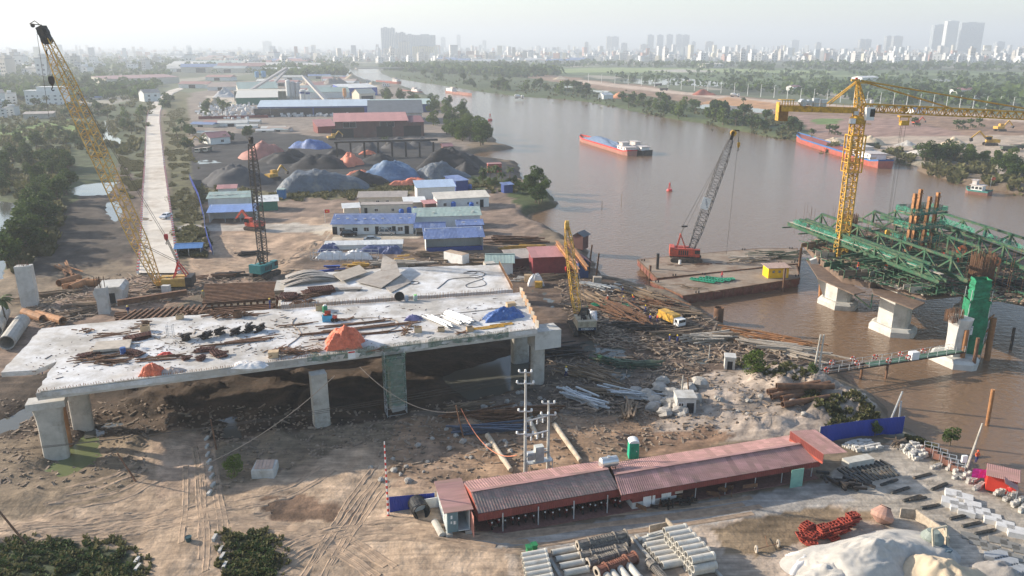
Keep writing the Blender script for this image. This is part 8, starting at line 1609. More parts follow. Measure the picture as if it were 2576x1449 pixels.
for i in range(5200):
    u=r.uniform(0,2100);v=r.triangular(840,1260,1060);
    if pip(np.array([u]),np.array([v]),[(380,1090),(530,1085),(530,1240),(900,1120),(1130,1250),(1560,1140),(2000,1060),(2080,960),(1500,700),(1330,700),(1350,960),(1000,1040),(0,1000),(0,1240),(350,1230)])[0]==False: continue
    p=g(u,v);q=(p.x,p.y,2.0);s=r.uniform(.08,.3);L=s*r.choice([1,1,1.5,5]);m.box((p.x,p.y,0),(L,s,s*.7),r.random()*3,Matrix.Rotation(r.uniform(-.4,.4),3,'Y'))
V_=np.array(m.v);cx=V_.reshape(-1,8,3).mean(1);hz=gh(cx[:,0],cx[:,1]);V_=V_.reshape(-1,8,3);V_[:,:,2]+=hz[:,None]+.04;m.v=[tuple(p) for p in V_.reshape(-1,3)]
m.obj('mud_debris',mat('mixed_debris',(.26,.21,.17),.9,var=.7,scale=.8),label='scattered small debris, stones and splinters on the churned mud',cat='debris',kind='stuff')
# ---------------- trees and plants ----------------
def leafmat(name,c1,c2):
    m=bpy.data.materials.new(name);m.use_nodes=True;n=m.node_tree.nodes;l=m.node_tree.links;b=n['Principled BSDF'];b.inputs['Roughness'].default_value=.75;b.inputs['Specular IOR Level'].default_value=.2
    ge=n.new('ShaderNodeNewGeometry');oi=n.new('ShaderNodeObjectInfo');ad=n.new('ShaderNodeMath');ad.operation='MULTIPLY_ADD';ad.inputs[1].default_value=.45;l.new(oi.outputs['Random'],ad.inputs[0])
    mu=n.new('ShaderNodeMath');mu.operation='MULTIPLY';mu.inputs[1].default_value=.55;l.new(ge.outputs['Random Per Island'],mu.inputs[0]);l.new(mu.outputs[0],ad.inputs[2])
    mx=n.new('ShaderNodeMix');mx.data_type='RGBA';l.new(ad.outputs[0],mx.inputs[0]);mx.inputs[6].default_value=(*c1,1);mx.inputs[7].default_value=(*c2,1);l.new(mx.outputs[2],b.inputs['Base Color'])
    tr=n.new('ShaderNodeBsdfTranslucent');l.new(mx.outputs[2],tr.inputs[0]);ms=n.new('ShaderNodeMixShader');ms.inputs[0].default_value=.3;l.new(b.outputs[0],ms.inputs[1]);l.new(tr.outputs[0],ms.inputs[2]);l.new(ms.outputs[0],n['Material Output'].inputs['Surface']);return m
LF=leafmat('broad_leaves',(.022,.042,.014),(.105,.155,.035));LFB=leafmat('bright_leaves',(.06,.10,.015),(.16,.21,.04));LFD=leafmat('dry_grass_blades',(.07,.08,.025),(.2,.17,.08));PLM=leafmat('palm_leaves',(.03,.05,.015),(.12,.15,.05))
BARK=mat('bark',(.12,.09,.06),.9,var=.3)
def leaves(m,c,rx,rz,n,s,r,shell=.55):
    for _ in range(n):
        a=r.uniform(0,6.283);cz=r.uniform(-1,1);k=math.sqrt(1-cz*cz);d=(shell+(1-shell)*r.random()**.5)
        p=V((c[0]+rx*d*k*math.cos(a),c[1]+rx*d*k*math.sin(a),c[2]+rz*d*cz));q=s*r.uniform(.6,1.3)
        u=V((r.gauss(0,1),r.gauss(0,1),r.gauss(0,.6))).normalized();w_=u.cross(V((r.gauss(0,1),r.gauss(0,1),r.gauss(0,1)))).normalized()
        m.add([p-u*q*.5,p+w_*q*.35,p+u*q*.5,p-w_*q*.35],[(0,1,2,3)])
def treeproto(h,cr,n,s,seed,lm,nc=9,low=.25):
    r=random.Random(seed);t=T('tree','','tree');m=MB();tp=MB();tp.tube((0,0,-.5),(r.uniform(-.3,.3),0,h*.55),h*.035,h*.018,n=7)
    for i in range(nc):
        a=r.uniform(0,6.28);d=cr*r.uniform(.15,.75);z=h*r.uniform(low+.08,.86);c=(math.cos(a)*d*(1.15-z/h*.6),math.sin(a)*d*(1.15-z/h*.6),z);k=cr*r.uniform(.28,.5)
        leaves(m,c,k,k*.8,n//nc,s,r)
        if i<5: tp.tube((0,0,h*.3),c,h*.014,h*.006,n=5)
    m.obj('crown',lm,t);tp.obj('trunk',BARK,t);return Rep(t)
NEAR=[treeproto(8,3.6,1500,.55,i,LF) for i in range(3)]+[treeproto(7,3.6,1500,.5,9,LFB,11,.12)]
FAR=[treeproto(8,4.2,320,1.25,20+i,LF,8,.1) for i in range(4)]+[treeproto(8,4.4,320,1.2,29,LFB,8,.05)]
def palmproto(h,seed,nf=16,L=3.2):
    r=random.Random(seed);t=T('palm_tree','','palm tree');m=MB();m.tube((0,0,-.5),(.4,.1,h),.24,.14,n=7);m.obj('trunk',BARK,t);m=MB()
    for i in range(nf):
        a=2*math.pi*i/nf+r.uniform(-.2,.2);el=r.uniform(-.1,1.1);P=[V((.4,.1,h))];d=V((math.cos(a)*math.cos(el),math.sin(a)*math.cos(el),math.sin(el)))
        for k in range(5): d=(d+V((0,0,-.3))).normalized();P.append(P[-1]+d*L/5)
        sd_=V((-math.sin(a),math.cos(a),0))
        for k in range(5):
            w0=.75*(1-abs(k-1.5)/5);
            for s in(-1,1): m.add([P[k],P[k+1],P[k+1]+sd_*s*w0*.9-V((0,0,w0*.5)),P[k]+sd_*s*w0-V((0,0,w0*.5))],[(0,1,2,3)])
    m.obj('fronds',PLM,t);return Rep(t)
PALM=[palmproto(7,1),palmproto(5,2,14,2.8)]
RT=random.Random(77);NT=[0]
def inwater(p): return pip(np.array([p.x]),np.array([p.y]),RIV)[0]
def W3(u,us): return (', left end',', middle',', right end')[min(2,int(3*(u-min(us))/(max(us)-min(us))))]
def scatter(poly,n,protos,label,group,smin,smax,far=False,z=None,lean=1):
    us=[p[0] for p in poly];vs=[p[1] for p in poly];k=0;tries=0
    while k<n and tries<n*40:
        tries+=1;u=RT.uniform(min(us),max(us));v=RT.uniform(min(vs),max(vs))
        if not pip(np.array([u]),np.array([v]),poly)[0]: continue
        p=g(u,v,1.5)
        if inwater(p): continue
        if any(pip(np.array([p.x]),np.array([p.y]),q[0])[0] for q in PW.values()): continue
        s=RT.uniform(smin,smax);RT.choice(protos)(p,RT.uniform(0,6.28),label+W3(u,us),group,(s*RT.uniform(.85,1.2),s*RT.uniform(.85,1.2),s));k+=1
scatter([(1085,262),(1130,268),(1180,305),(1230,345),(1245,362),(1200,378),(1140,350),(1085,320),(1070,280)],28,NEAR+[NEAR[3]]*3,'bright tree in the clump on the river point beyond the coal yard','trees on the river point beyond the coal yard',1.2,1.75)
scatter([(975,245),(1080,250),(1090,268),(960,262)],10,NEAR,'tree in the belt behind the warehouses by the river','trees behind the warehouses',1.1,1.6)
scatter([(1320,462),(1345,458),(1398,505),(1392,522),(1350,515)],7,NEAR[1:],'rounded bush of the clump standing at the river bend by the camp','bushes at the river bend by the camp',.75,1.1)
scatter([(1180,455),(1310,458),(1330,480),(1300,500),(1190,475)],12,NEAR,'low green bush behind the site camp','bushes behind the site camp',.35,.6)
scatter([(85,480),(110,440),(150,400),(180,440),(180,480),(150,540),(120,610),(90,660),(30,690),(0,690),(35,610),(80,550)],36,NEAR[:3],'dark bushy tree between the left pond and the mud field','trees between the left pond and the mud field',.8,1.35)
scatter([(0,390),(100,375),(160,390),(140,440),(60,480),(0,500)],14,NEAR[:3],'dark tree behind the left pond','trees behind the left pond',.8,1.3)
scatter([(0,340),(260,345),(330,300),(340,360),(280,385),(150,380),(0,385)],20,PALM+NEAR[:2],'palm or tree in the hedge beside the bright green field','hedge trees beside the bright green field',.7,1.15)
scatter([(0,275),(170,275),(300,266),(370,262),(360,300),(240,305),(0,300)],18,FAR,'tree in front of the white block on the left','trees in front of the white block',.8,1.3)
scatter([(0,190),(420,180),(420,215),(360,240),(0,235)],36,FAR,'misty tree on the left plain beyond the white block','misty trees on the left plain',1.2,2.0)
scatter([(410,240),(440,236),(440,262),(425,290),(405,262)],14,FAR,'tree beside the bend of the concrete road','trees beside the road bend',.7,1.0)
scatter([(480,275),(560,262),(575,290),(500,300)],10,NEAR,'tree behind the red fence by the works','trees behind the red fence',.8,1.2)
scatter([(450,340),(500,330),(520,350),(560,345),(640,340),(640,352),(500,372),(470,400)],12,NEAR[:3],'dark tree at the back edge of the coal yard','trees at the back edge of the coal yard',.6,1.0)
scatter([(2320,410),(2420,415),(2600,470),(2600,430),(2500,405),(2380,385),(2320,390)],32,NEAR,'green bank bush by the small moored boat at the right','bank bushes by the small moored boat',.7,1.3)
scatter([(1560,250),(1700,270),(1850,300),(2000,330),(2010,350),(1850,322),(1700,298),(1560,274)],36,FAR,'green tree on the far river bank left of the red ship','trees on the far bank left of the red ship',1.0,1.6)
scatter([(1020,182),(1300,205),(1480,235),(1500,255),(1300,236),(1100,208),(1000,196),(975,182)],34,FAR,'hazy tree on the long far river bank','hazy trees on the long far bank',1.2,2.0)
for u,v,s in [(458,330,1.3),(447,350,1.2),(560,290,1.5),(572,288,1.2),(1215,455,.9),(1232,460,.8),(1250,462,.9),(1282,450,.8),(972,373,1.0),(1262,470,.7),(845,222,1.8),(20,822,.8),(1893,189-8,2.2),(1908,184,2.0),(2040,350,1.0),(1870,268,1.0),(2490,300,1.2),(120,210+60,1.2)]: RT.choice(PALM)(g(u,v),RT.uniform(0,6),'palm tree %s'%('at the left edge by the pale pipes' if u<60 else 'beside the long road' if u<600 else 'on the far bank' if u>1500 else 'near the camp and coal yard' if v>300 else 'behind the works'),'palm trees standing singly',s)
NEAR[3](gg(1895,940),0,'lone bright yellow-green bush on the mud bank by the gangway','lone bushes',.62);NEAR[3](gg(590,1195),1,'lone bright bush beside the dirt road and the green net scraps','lone bushes',.42);NEAR[0](gg(2040,965),1,'dark low bush at the foot of the twin poles','lone bushes',.3);NEAR[0](g(2200,1100),1,'low bush behind the second blue fence','lone bushes',.3);NEAR[1](g(2390,1118),1,'low green bush by the cages on the river edge','lone bushes',.35)
for u,v in((2100,340),(2085,338),(2300,318),(2405,325),(2420,326),(2440,322),(2462,320)): FAR[0](g(u,v),0,'small tree in the row on the far bare ground','small trees on the far bare ground',.75)
# ground cover: grass and shrub tufts along verges, one object each
def cover(name,polys,n,s,lm,label,hh=.5):
    r=random.Random(len(label));P=[];Q=[]
    for poly in polys:
        us=[p[0] for p in poly];vs=[p[1] for p in poly];u=np.array([r.uniform(min(us),max(us)) for _ in range(n*3)]);v=np.array([r.uniform(min(vs),max(vs)) for _ in range(n*3)])
        k=pip(u+(fbm(u*.04,v*.06,1)-.5)*70,v+(fbm(u*.04,v*.06,2)-.5)*50,poly)&(vn(u*.06,v*.12,5)>.42);u=u[k][:n];v=v[k][:n];dz_=CAMZ-2;a=(v-724.5)/F;y=dz_*(CP-a*SP)/(SP+a*CP);x=(u-1288)*(y*CP+dz_*SP)/F;z=gh(x,y);Q+=list(zip(x,y,z))
    m=MB()
    for x,y,z in Q:
        sc=s*r.uniform(.5,1.5)
        for _ in range(5):
            a=r.uniform(0,6.28);d=V((math.cos(a),math.sin(a),0));e=V((-d.y,d.x,0))*sc*.35;o=V((x,y,z-.05))+d*sc*.3*r.random();t=o+d*sc*.5+V((0,0,sc*hh*r.uniform(.5,1.4)));m.add([o-e,o+e,t+e*.5,t-e*.5],[(0,1,2,3)])
    m.obj(name,lm,label=label,cat=name.replace('_',' '),kind='stuff')
cover('verge_grass',[[(412,262),(470,262),(480,380),(490,430),(512,560),(500,640),(445,645),(436,560),(424,450),(412,350)],[(300,380),(362,300),(362,470),(330,500),(300,440)]],9000,.6,LFD,'dry grass and weeds along the concrete road',.45)
cover('low_scrub',[[(-20,1372),(60,1350),(255,1372),(345,1410),(345,1470),(-20,1470)],[(595,1345),(640,1338),(690,1400),(690,1470),(575,1470)]],1500,.42,LF,'dark low scrub at the bottom left edge',.5)
cover('dry_scrub',[[(-30,1350),(280,1345),(380,1400),(370,1470),(-30,1470)],[(560,1330),(680,1330),(730,1400),(700,1470),(540,1470)]],700,.35,LFD,'thin dry weeds around the dark scrub',.8)
cover('bank_weeds',[[(2050,1000),(2190,1045),(2260,1080),(2100,1080),(2010,1020)],[(2290,1090),(2380,1120),(2380,1135),(2280,1105)],[(1840,900),(1960,930),(2040,985),(1900,960)]],900,.45,LFD,'sparse weeds on the dry river bank',.7)
cover('camp_weeds',[[(500,470),(700,487),(900,468),(1060,450),(1310,458),(1290,480),(1060,478),(900,500),(500,508)],[(440,570),(520,580),(530,640),(510,650),(445,640)]],5000,.8,LFD,'weeds between the coal yard and the camp',.6)
cover('field_scrub',[[(0,230),(400,225),(365,330),(360,380),(200,400),(0,380)],[(0,400),(180,395),(170,480),(120,640),(30,700),(40,600),(90,500),(0,500)],[(1100,180),(1560,232),(1980,300),(2050,350),(1850,325),(1540,268),(1300,242),(1020,203),(980,185)],[(2060,376),(2300,405),(2320,425),(2600,480),(2600,440),(2330,390),(2080,360)]],2600,1.8,LFD,'green scrub on the fields and river banks',.7)
# distant woods as masses
m=MB();r=random.Random(3)
def wood(poly,n,sz):
    us=[p[0] for p in poly];vs=[p[1] for p in poly];k=0
    for _ in range(n*6):
        if k>=n: break
        u=r.uniform(min(us),max(us));v=r.uniform(min(vs),max(vs))
        if not pip(np.array([u]),np.array([v]),poly)[0]: continue
        p=g(u,v,2)
        if inwater(p): continue
        k+=1;s=sz*r.uniform(.6,1.5)
        for _ in range(9):
            q=p+V((r.gauss(0,.7)*s,r.gauss(0,.7)*s,r.uniform(.1,1.3)*s));e=s*.55;a=V((r.gauss(0,1),r.gauss(0,1),r.gauss(0,1))).normalized()*e;b=a.cross(V((r.gauss(0,1),r.gauss(0,1),1))).normalized()*e
            m.add([q-a,q-b,q+a,q+b],[(0,1,2,3)])
wood([(-900,133),(900,133),(900,180),(560,185),(420,178),(-900,215)],1500,8);wood([(-300,180),(430,178),(380,250),(-300,260)],700,5);wood([(1000,160),(1500,160),(2700,160),(2700,178),(1950,178),(1500,168),(1290,182),(1060,176)],450,7)
wood([(1500,178),(2700,190),(2700,290),(2250,262),(1900,235),(1560,200)],520,4.5);wood([(960,168),(1280,172),(1420,188),(1300,196),(1080,184),(975,177)],300,8);wood([(640,185),(830,176),(1000,166),(960,172),(830,183),(880,190),(700,200)],300,7)
m.obj('far_woods',LF,label='far hazy woods and tree lines over the plain',cat='woods',kind='stuff')
# ---------------- city ----------------
HOUSEM=mat('town_wall',(1,1,1),.8,var=.06,scale=.05,attr='Col')
pal=[(.7,.69,.66),(.7,.7,.68),(.62,.61,.58),(.55,.53,.5),(.66,.66,.65),(.5,.46,.4),(.42,.25,.2),(.45,.5,.52),(.6,.55,.42),(.3,.33,.36)]
def colmesh(m,name,cols,mm):
    me=m.mesh(name,mm);at=me.color_attributes.new('Col','FLOAT_COLOR','CORNER');
    arr=np.repeat(np.array(cols,np.float32),4,axis=0);arr=np.concatenate([arr,np.ones((len(arr),1),np.float32)],1);at.data.foreach_set('color',arr.ravel());return me
def townhouse(w_,d_,h,col,seed):
    m=MB();m.bx(-w_/2,w_/2,-d_/2,d_/2,0,h);cols=[col]*6;m.bx(-w_/2-.3,w_/2+.3,-d_/2-.3,d_/2+.3,h,h+.6);cols+=[(.35,.33,.32)]*6
    m.bx(-w_*.3,w_*.1,-d_*.2,d_*.4,h+.6,h+3.2);cols+=[col]*6
    for f in range(int(h/3.3)):
        for x in(-w_*.25,w_*.22): m.bx(x-1,x+1,-d_/2-.15,-d_/2,f*3.3+1,f*3.3+2.4);cols+=[(.06,.07,.08)]*6
    return colmesh(m,'town_house',cols,HOUSEM)
TH=[townhouse(r.uniform(7,14),r.uniform(8,14),r.choice([7,10,13,16]),pal[i%8],i) for i in range(14)]
def cityscatter(poly,n,label,group,s0=1,s1=1.5):
    us=[p[0] for p in poly];vs=[p[1] for p in poly];k=0
    while k<n:
        u=RT.uniform(min(us),max(us));v=RT.uniform(min(vs),max(vs));p=g(u,v,1.5)
        if not pip(np.array([u]),np.array([v]),poly)[0] or inwater(p): continue
        k+=1;s=RT.uniform(s0,s1);mk('town_house',RT.choice(TH),None,p,RT.uniform(-.6,.6),label=label+W3(u,us),cat='house',group=group,sc=(s,s,s*RT.uniform(.8,1.4)))
cityscatter([(1500,148),(2700,147),(2700,158),(1900,158),(1500,152)],150,'pale townhouse at the near edge of the city beyond the right-hand fields','townhouses at the near edge of the city',1.3,2.2)
cityscatter([(0,160),(640,152),(900,160),(640,178),(420,176),(0,200)],90,'pale house among the trees of the left plain','houses among the trees on the left plain',1.0,1.9)
cityscatter([(820,148),(1300,150),(1320,160),(900,160)],45,'pale house below the glass towers in the middle','houses below the glass towers',1.2,2.0)
SH=[]
for i,c in enumerate([(.45,.46,.46),(.55,.53,.48),(.16,.22,.36),(.34,.19,.17),(.3,.34,.33),(.38,.3,.25)]):
    q=MB();q.bx(-16,16,-7,7,0,5);q.loft([[V((x,y,z)) for y,z in((-7.6,4.9),(7.6,4.9),(0,7.5))] for x in(-16.5,16.5)]);cs=[(.4,.38,.34)]*6;q.bx(-5,2,-7.1,-7,0,4);me=bpy.data.meshes.new('works_shed');me.from_pydata(q.v,[],q.f);me.materials.append(WLP if i%2 else CRM);me.materials.append(mat('shed_roof_%d'%i,c,.7,var=.15,scale=.1));me.materials.append(DARK);me.polygons.foreach_set('material_index',[0]*6+[1]*5+[2]*6);SH.append(me)
for poly,n,lab,s0 in [([(480,205),(660,198),(860,196),(900,232),(700,245),(600,236),(500,232)],34,'shed of the riverside works behind the long stores',1.0),([(500,262),(560,300),(640,305),(760,330),(700,345),(520,345),(480,300)],12,'small shed between the road strip and the coal yard',.5),([(430,150),(820,150),(800,178),(640,184),(440,182)],40,'far factory roof beyond the riverside works',2.2),([(0,225),(230,222),(240,262),(0,268)],12,'roof among the trees beside the white block',.5),([(1100,150),(1500,150),(1500,164),(1120,166)],16,'far roof on the plain right of the towers',2)]:
    us=[p[0] for p in poly];vs=[p[1] for p in poly];k=0
    while k<n:
        u=RT.uniform(min(us),max(us));v=RT.uniform(min(vs),max(vs));p=g(u,v,1.6)
        if not pip(np.array([u]),np.array([v]),poly)[0] or inwater(p): continue
        k+=1;s=s0*RT.uniform(.6,1.3);mk('works_shed',RT.choice(SH),None,p,RT.uniform(-.25,.25),label=lab+W3(u,us),cat='shed',group=lab+'s',sc=(s,s,s*.9))
m=MB();cols=[]
for i in range(7500):
    u=RT.uniform(-700,3300);y=RT.uniform(2800,8500) if u>1080 else RT.uniform(2900,9500);v=topx(0,y,2)[1];p=g(u,v,2);s=RT.choice([1,1,1,1.5,2.2,3]);h=RT.choice([8,11,14,17,20,28]) if RT.random()<.94 else RT.uniform(30,60);w_=RT.uniform(8,18)*s**.5
    if u<1080 and RT.random()<.45: continue
    c=RT.choice(pal);m.box((p.x,p.y,h/2),(w_,RT.uniform(8,20),h),RT.uniform(-.6,.6));cols+=[c]*6
mk('far_town_houses',colmesh(m,'far_town_houses',cols,HOUSEM),label='thousands of pale low houses of the far city',cat='houses',kind='stuff')
TWG=mat('tower_glass',(.17,.23,.28),.4,var=.1,scale=.02);TWC=mat('tower_cream',(.55,.50,.42),.8,var=.05,scale=.02);TWW=mat('tower_white',(.6,.6,.58),.8,var=.05,scale=.02);TWY=mat('tower_yellow',(.62,.52,.28),.8,var=.05,scale=.02);TWD=mat('tower_window',(.10,.13,.16),.4)
def tower(u0,u1,vt,y,mm,label,style='v',dep=None):
    a=gy(u0,vt,y);b=gy(u1,vt,y);W_=b.x-a.x;H=a.z;D=dep or min(W_,32);t=T('tower_block',label,'tower',((a.x+b.x)/2,y,0));m=MB();m.bx(-W_/2,W_/2,0,D,-3,H);m.bx(-W_*.2,W_*.2,D*.3,D*.7,H,H+4);m.obj('tower_core',TWG if style in'vg' else TWD if style=='h' else mm,t)
    m=MB()
    if style in'vg':
        k=max(3,int(W_/7))
        for i in range(k+1): x=-W_/2+W_*i/k;m.bx(x-(.6 if style=='g' else 1.6),x+(.6 if style=='g' else 1.6),-.8,-.01,0,H)
        for i in range(max(2,int(D/7))+1): y_=D*i/max(2,int(D/7));m.bx(-W_/2-.8,-W_/2-.01,y_-1.3,y_+1.3,0,H)
    if style=='h':
        for f in range(int(H/4)+1): m.bx(-W_/2-.5,W_/2+.5,-.8,D+.5,f*4,f*4+2.0)
        for i in range(int(W_/9)+1): x=-W_/2+W_*i/max(1,int(W_/9));m.bx(x-1.3,x+1.3,-.9,-.02,0,H)
    if style=='x':
        k=int(H/14)
        for f in range(k):
            for i in range(3):
                x=-W_/2+W_*i/3;s=W_/3;m.bar((x,-.8,H*f/k),(x+s,-.8,H*(f+1)/k),2.0);m.bar((x+s,-.8,H*f/k),(x,-.8,H*(f+1)/k),2.0)
    if m.v: m.obj('facade_ribs' if style!='h' else 'floor_band',mm,t)
    return t
for a in [(958,978,70,4000,TWW,'tall left tower of the glass cluster at the river bend','g'),(979,992,71,4010,TWW,'slim second tower of the glass cluster','v'),(993,1001,83,4050,TWW,'narrow link tower of the glass cluster','g'),(1002,1018,82,4060,TWW,'grey third tower of the glass cluster','g'),(1019,1040,87,4080,TWW,'broad fourth tower of the glass cluster','g'),(1041,1094,88,4100,TWW,'widest glass slab at the right of the cluster','g'),
 (1003,1028,105,3600,TWC,'cream hotel tower in front of the glass cluster','h'),(1038,1090,117,3500,TWY,'long yellow office block in front of the glass cluster','h'),(968,1000,122,3500,TWC,'low cream block left of the cream hotel','h'),(1109,1120,94,7000,TWW,'faint grey tower right of the glass cluster','v'),(1149,1158,88,7200,TWW,'faint slim tower further right','v'),(1214,1223,102,7000,TWW,'faint short tower near the mid skyline','v'),(660,680,104,6500,TWW,'faint pale tower over the left plain','v'),
 (1527,1538,92,6000,TWC,'cream half of the double tower in the skyline','v'),(1539,1557,92,6050,TWW,'bluish half of the double tower in the skyline','g'),(1472,1480,106,5200,TWC,'slim beige tower left of the arch','v'),(1563,1578,109,5000,TWW,'white tower right of the arch','h'),(1630,1645,88,5500,TWW,'first of the four tall white apartment towers','v'),(1654,1669,88,5550,TWW,'second of the four tall white apartment towers','v'),(1678,1693,87,5600,TWW,'third of the four tall white apartment towers','v'),(1702,1717,87,5650,TWW,'fourth of the four tall white apartment towers','v'),(1718,1735,88,5700,TWW,'blue-grey tower touching the fourth white one','g'),
 (1742,1750,105,5600,TWW,'small tower right of the white row','v'),(1777,1795,105,5600,TWC,'broad beige block right of the white row','h'),(1612,1630,112,5200,TWC,'beige block left of the white row','h'),(1325,1347,128,3700,TWW,'white hotel block in the near skyline','h'),(1855,1864,139,3300,TWC,'narrow cream house tower at the city edge','h'),(1993,2011,101,6500,TWW,'faint blue-grey tower in the right skyline','g'),(2055,2066,107,5600,TWC,'slim cream tower in the right skyline','v'),
 (2165,2178,99,5300,TWC,'cream left tower of a pair in the right skyline','v'),(2179,2193,99,5350,TWW,'grey right tower of a pair in the right skyline','g'),(2232,2249,91,5400,TWC,'left of two domed beige towers','v'),(2250,2272,91,5300,TWC,'right of two domed beige towers','v'),(2352,2389,63,4700,TWW,'tall ribbed tower left of the lattice tower','v'),(2385,2414,53,4400,TWW,'tall white lattice-faced tower at the right','x'),(2409,2422,89,5200,TWW,'thin tower hidden behind the lattice tower','v'),(2421,2478,57,4700,TWW,'broad unfinished tower with cranes at the far right','g'),(2509,2529,105,5400,TWW,'small blue-grey tower at the right edge of the skyline','g'),
 (2014,2034,138,3300,TWW,'white apartment block at the city edge, left one','h'),(2036,2054,138,3320,TWW,'white apartment block at the city edge, second','h'),(2058,2078,136,3340,TWC,'cream apartment block at the city edge','h'),(2093,2109,137,3340,TWW,'slim white block at the city edge','h'),(1942,1952,139,3300,TWW,'small white block at the city edge','h'),(1916,1928,140,3300,TWC,'small cream block at the city edge','h')]: tower(*a)
# arch, cable bridge pylon
m=MB();c=g(1545,136,2);P=[V((math.cos(a)*75,0,max(0,math.sin(a))*38)) for a in [math.pi*k/20 for k in range(21)]];m.path(P,2.5,6);m.obj('white_arch',WHIP,label='white arch of a bridge in the skyline',cat='arch',loc=c)
m=MB();c=gy(950,139,3600);c.z=0;m.bar((-11,0,0),(-3,0,60),4);m.bar((11,0,0),(3,0,60),4);m.bar((-4,0,52),(4,0,52),4);m.obj('bridge_pylon',CONCN,label='A-shaped bridge pylon left of the glass towers',cat='pylon',loc=c)
m=MB();a=g(895,172,9);b=g(1180,167,9);m.bar((0,0,0),b-a,8,2);m.obj('bridge_beam',CONC,label='low road bridge crossing the far bend of the river',cat='bridge',loc=a)
for u in(896,967): p=g(u,172,0);m=MB();m.bx(-3,3,-3,3,-2,9);m.obj('bridge_pier',CONC,label='pier of the far low road bridge, %s one'%('left' if u<900 else 'right'),cat='pier',loc=p)
# white four-storey block on the left
t=T('apartment_block','white four-storey block with small dark windows behind the crane boom','building',g(66,264,2),.12);k=t.location.y*CP+50*SP;W_=92*k/F;H=42*k/F
m=MB();m.bx(0,W_,0,W_*.4,-.5,H*.8);m.bx(W_*.3,W_*1.02,2,W_*.38,H*.8,H);m.obj('wall',mat('white_block_wall',(.7,.7,.68),.8,var=.06,scale=.1),t)
m=MB();m.bx(-.4,W_*.3,-.4,W_*.4+.4,H*.8,H*.84);m.bx(W_*.3-.3,W_*1.03,1.6,W_*.4,H,H*1.04);m.obj('parapet',WHIP,t)
for f in range(4):
    for x in(.06,.2,.33,.5,.62,.78,.92): m=MB();w_=1.0 if x in(.2,.5,.78) else .6;m.bx(W_*x-w_,W_*x+w_,(-.2 if f<3 else 1.9),(-.02 if f<3 else 1.98),H*.05+f*H*.21,H*.13+f*H*.21);m.obj('window',TWD,t)
    m=MB();m.bx(-.1,W_+.1,-.35,-.001,H*.19*(f+1),H*.19*(f+1)+.25);m.obj('floor_band',WHIP,t) if f<3 else None
house('apartment_block','part of a pale grey house at the left picture edge',(-25,268),(18,266),16,11,'gable',WRM,WLP,[(.3,2,4,6),(.7,2,4,6),(.5,2,8,9.5)],rh=3)
cityscatter([(0,262),(60,262),(60,290),(0,300)],4,'low house among the trees at the left edge','low houses at the left edge',.6,.8)
# far bank: light poles, sheds
tp=T('lamp_post','','lamp post');m=MB();m.tube((0,0,0),(0,0,11),.28,.16,n=6);m.obj('post_shaft',WHIP,tp);m=MB();m.bar((0,0,10.6),(1.6,0,10.9),.2);m.obj('lamp_arm',GALV,tp);LP=Rep(tp)
for i in range(34):
    f=i/33;u=1480+f*1100;v=206+ (np.interp(u,[1480,1600,1900,2200,2600],[0,9,37,58,75]));LP(g(u,float(v)),0,'pale lamp post on the long embankment across the river','lamp posts on the embankment across the river',1.15 if u<2000 else 1)
for a in [('small_house','small white hut by the orange earth mound on the far bank',(1518,250),(1542,249),9,4,'gable',WHR,WLP),('small_house','red-roofed white house by the right-hand pond',(2415,239),(2455,238),14,5,'gable',PKR,WLP),('small_house','white house with blue tarpaulin by the lower far pond',(1832,290),(1862,289),10,4,'gable',WRM,WLP),('small_house','long white farm shed in the far fields',(1780,170),(1820,169),30,8,'gable',CRM,CRM),('small_house','grey roofed shed behind the tower crane head',(2168,206),(2210,205),20,6,'gable',WHR,WLP),('small_house','small red-roofed house left of the tower crane',(1995,228),(2015,227),10,4,'gable',PKR,WLP),('small_house','open blue tarpaulin shelter on the far embankment',(2298,286),(2330,285),8,3,'gable',TBL,WLP),('small_house','long low pavilion by the right pond',(2420,256),(2462,256),6,3,'flat',GRR,CRM)]: house(a[0],a[1],a[2],a[3],a[4],a[5],a[6],a[7],a[8],rh=2,ov=.4)
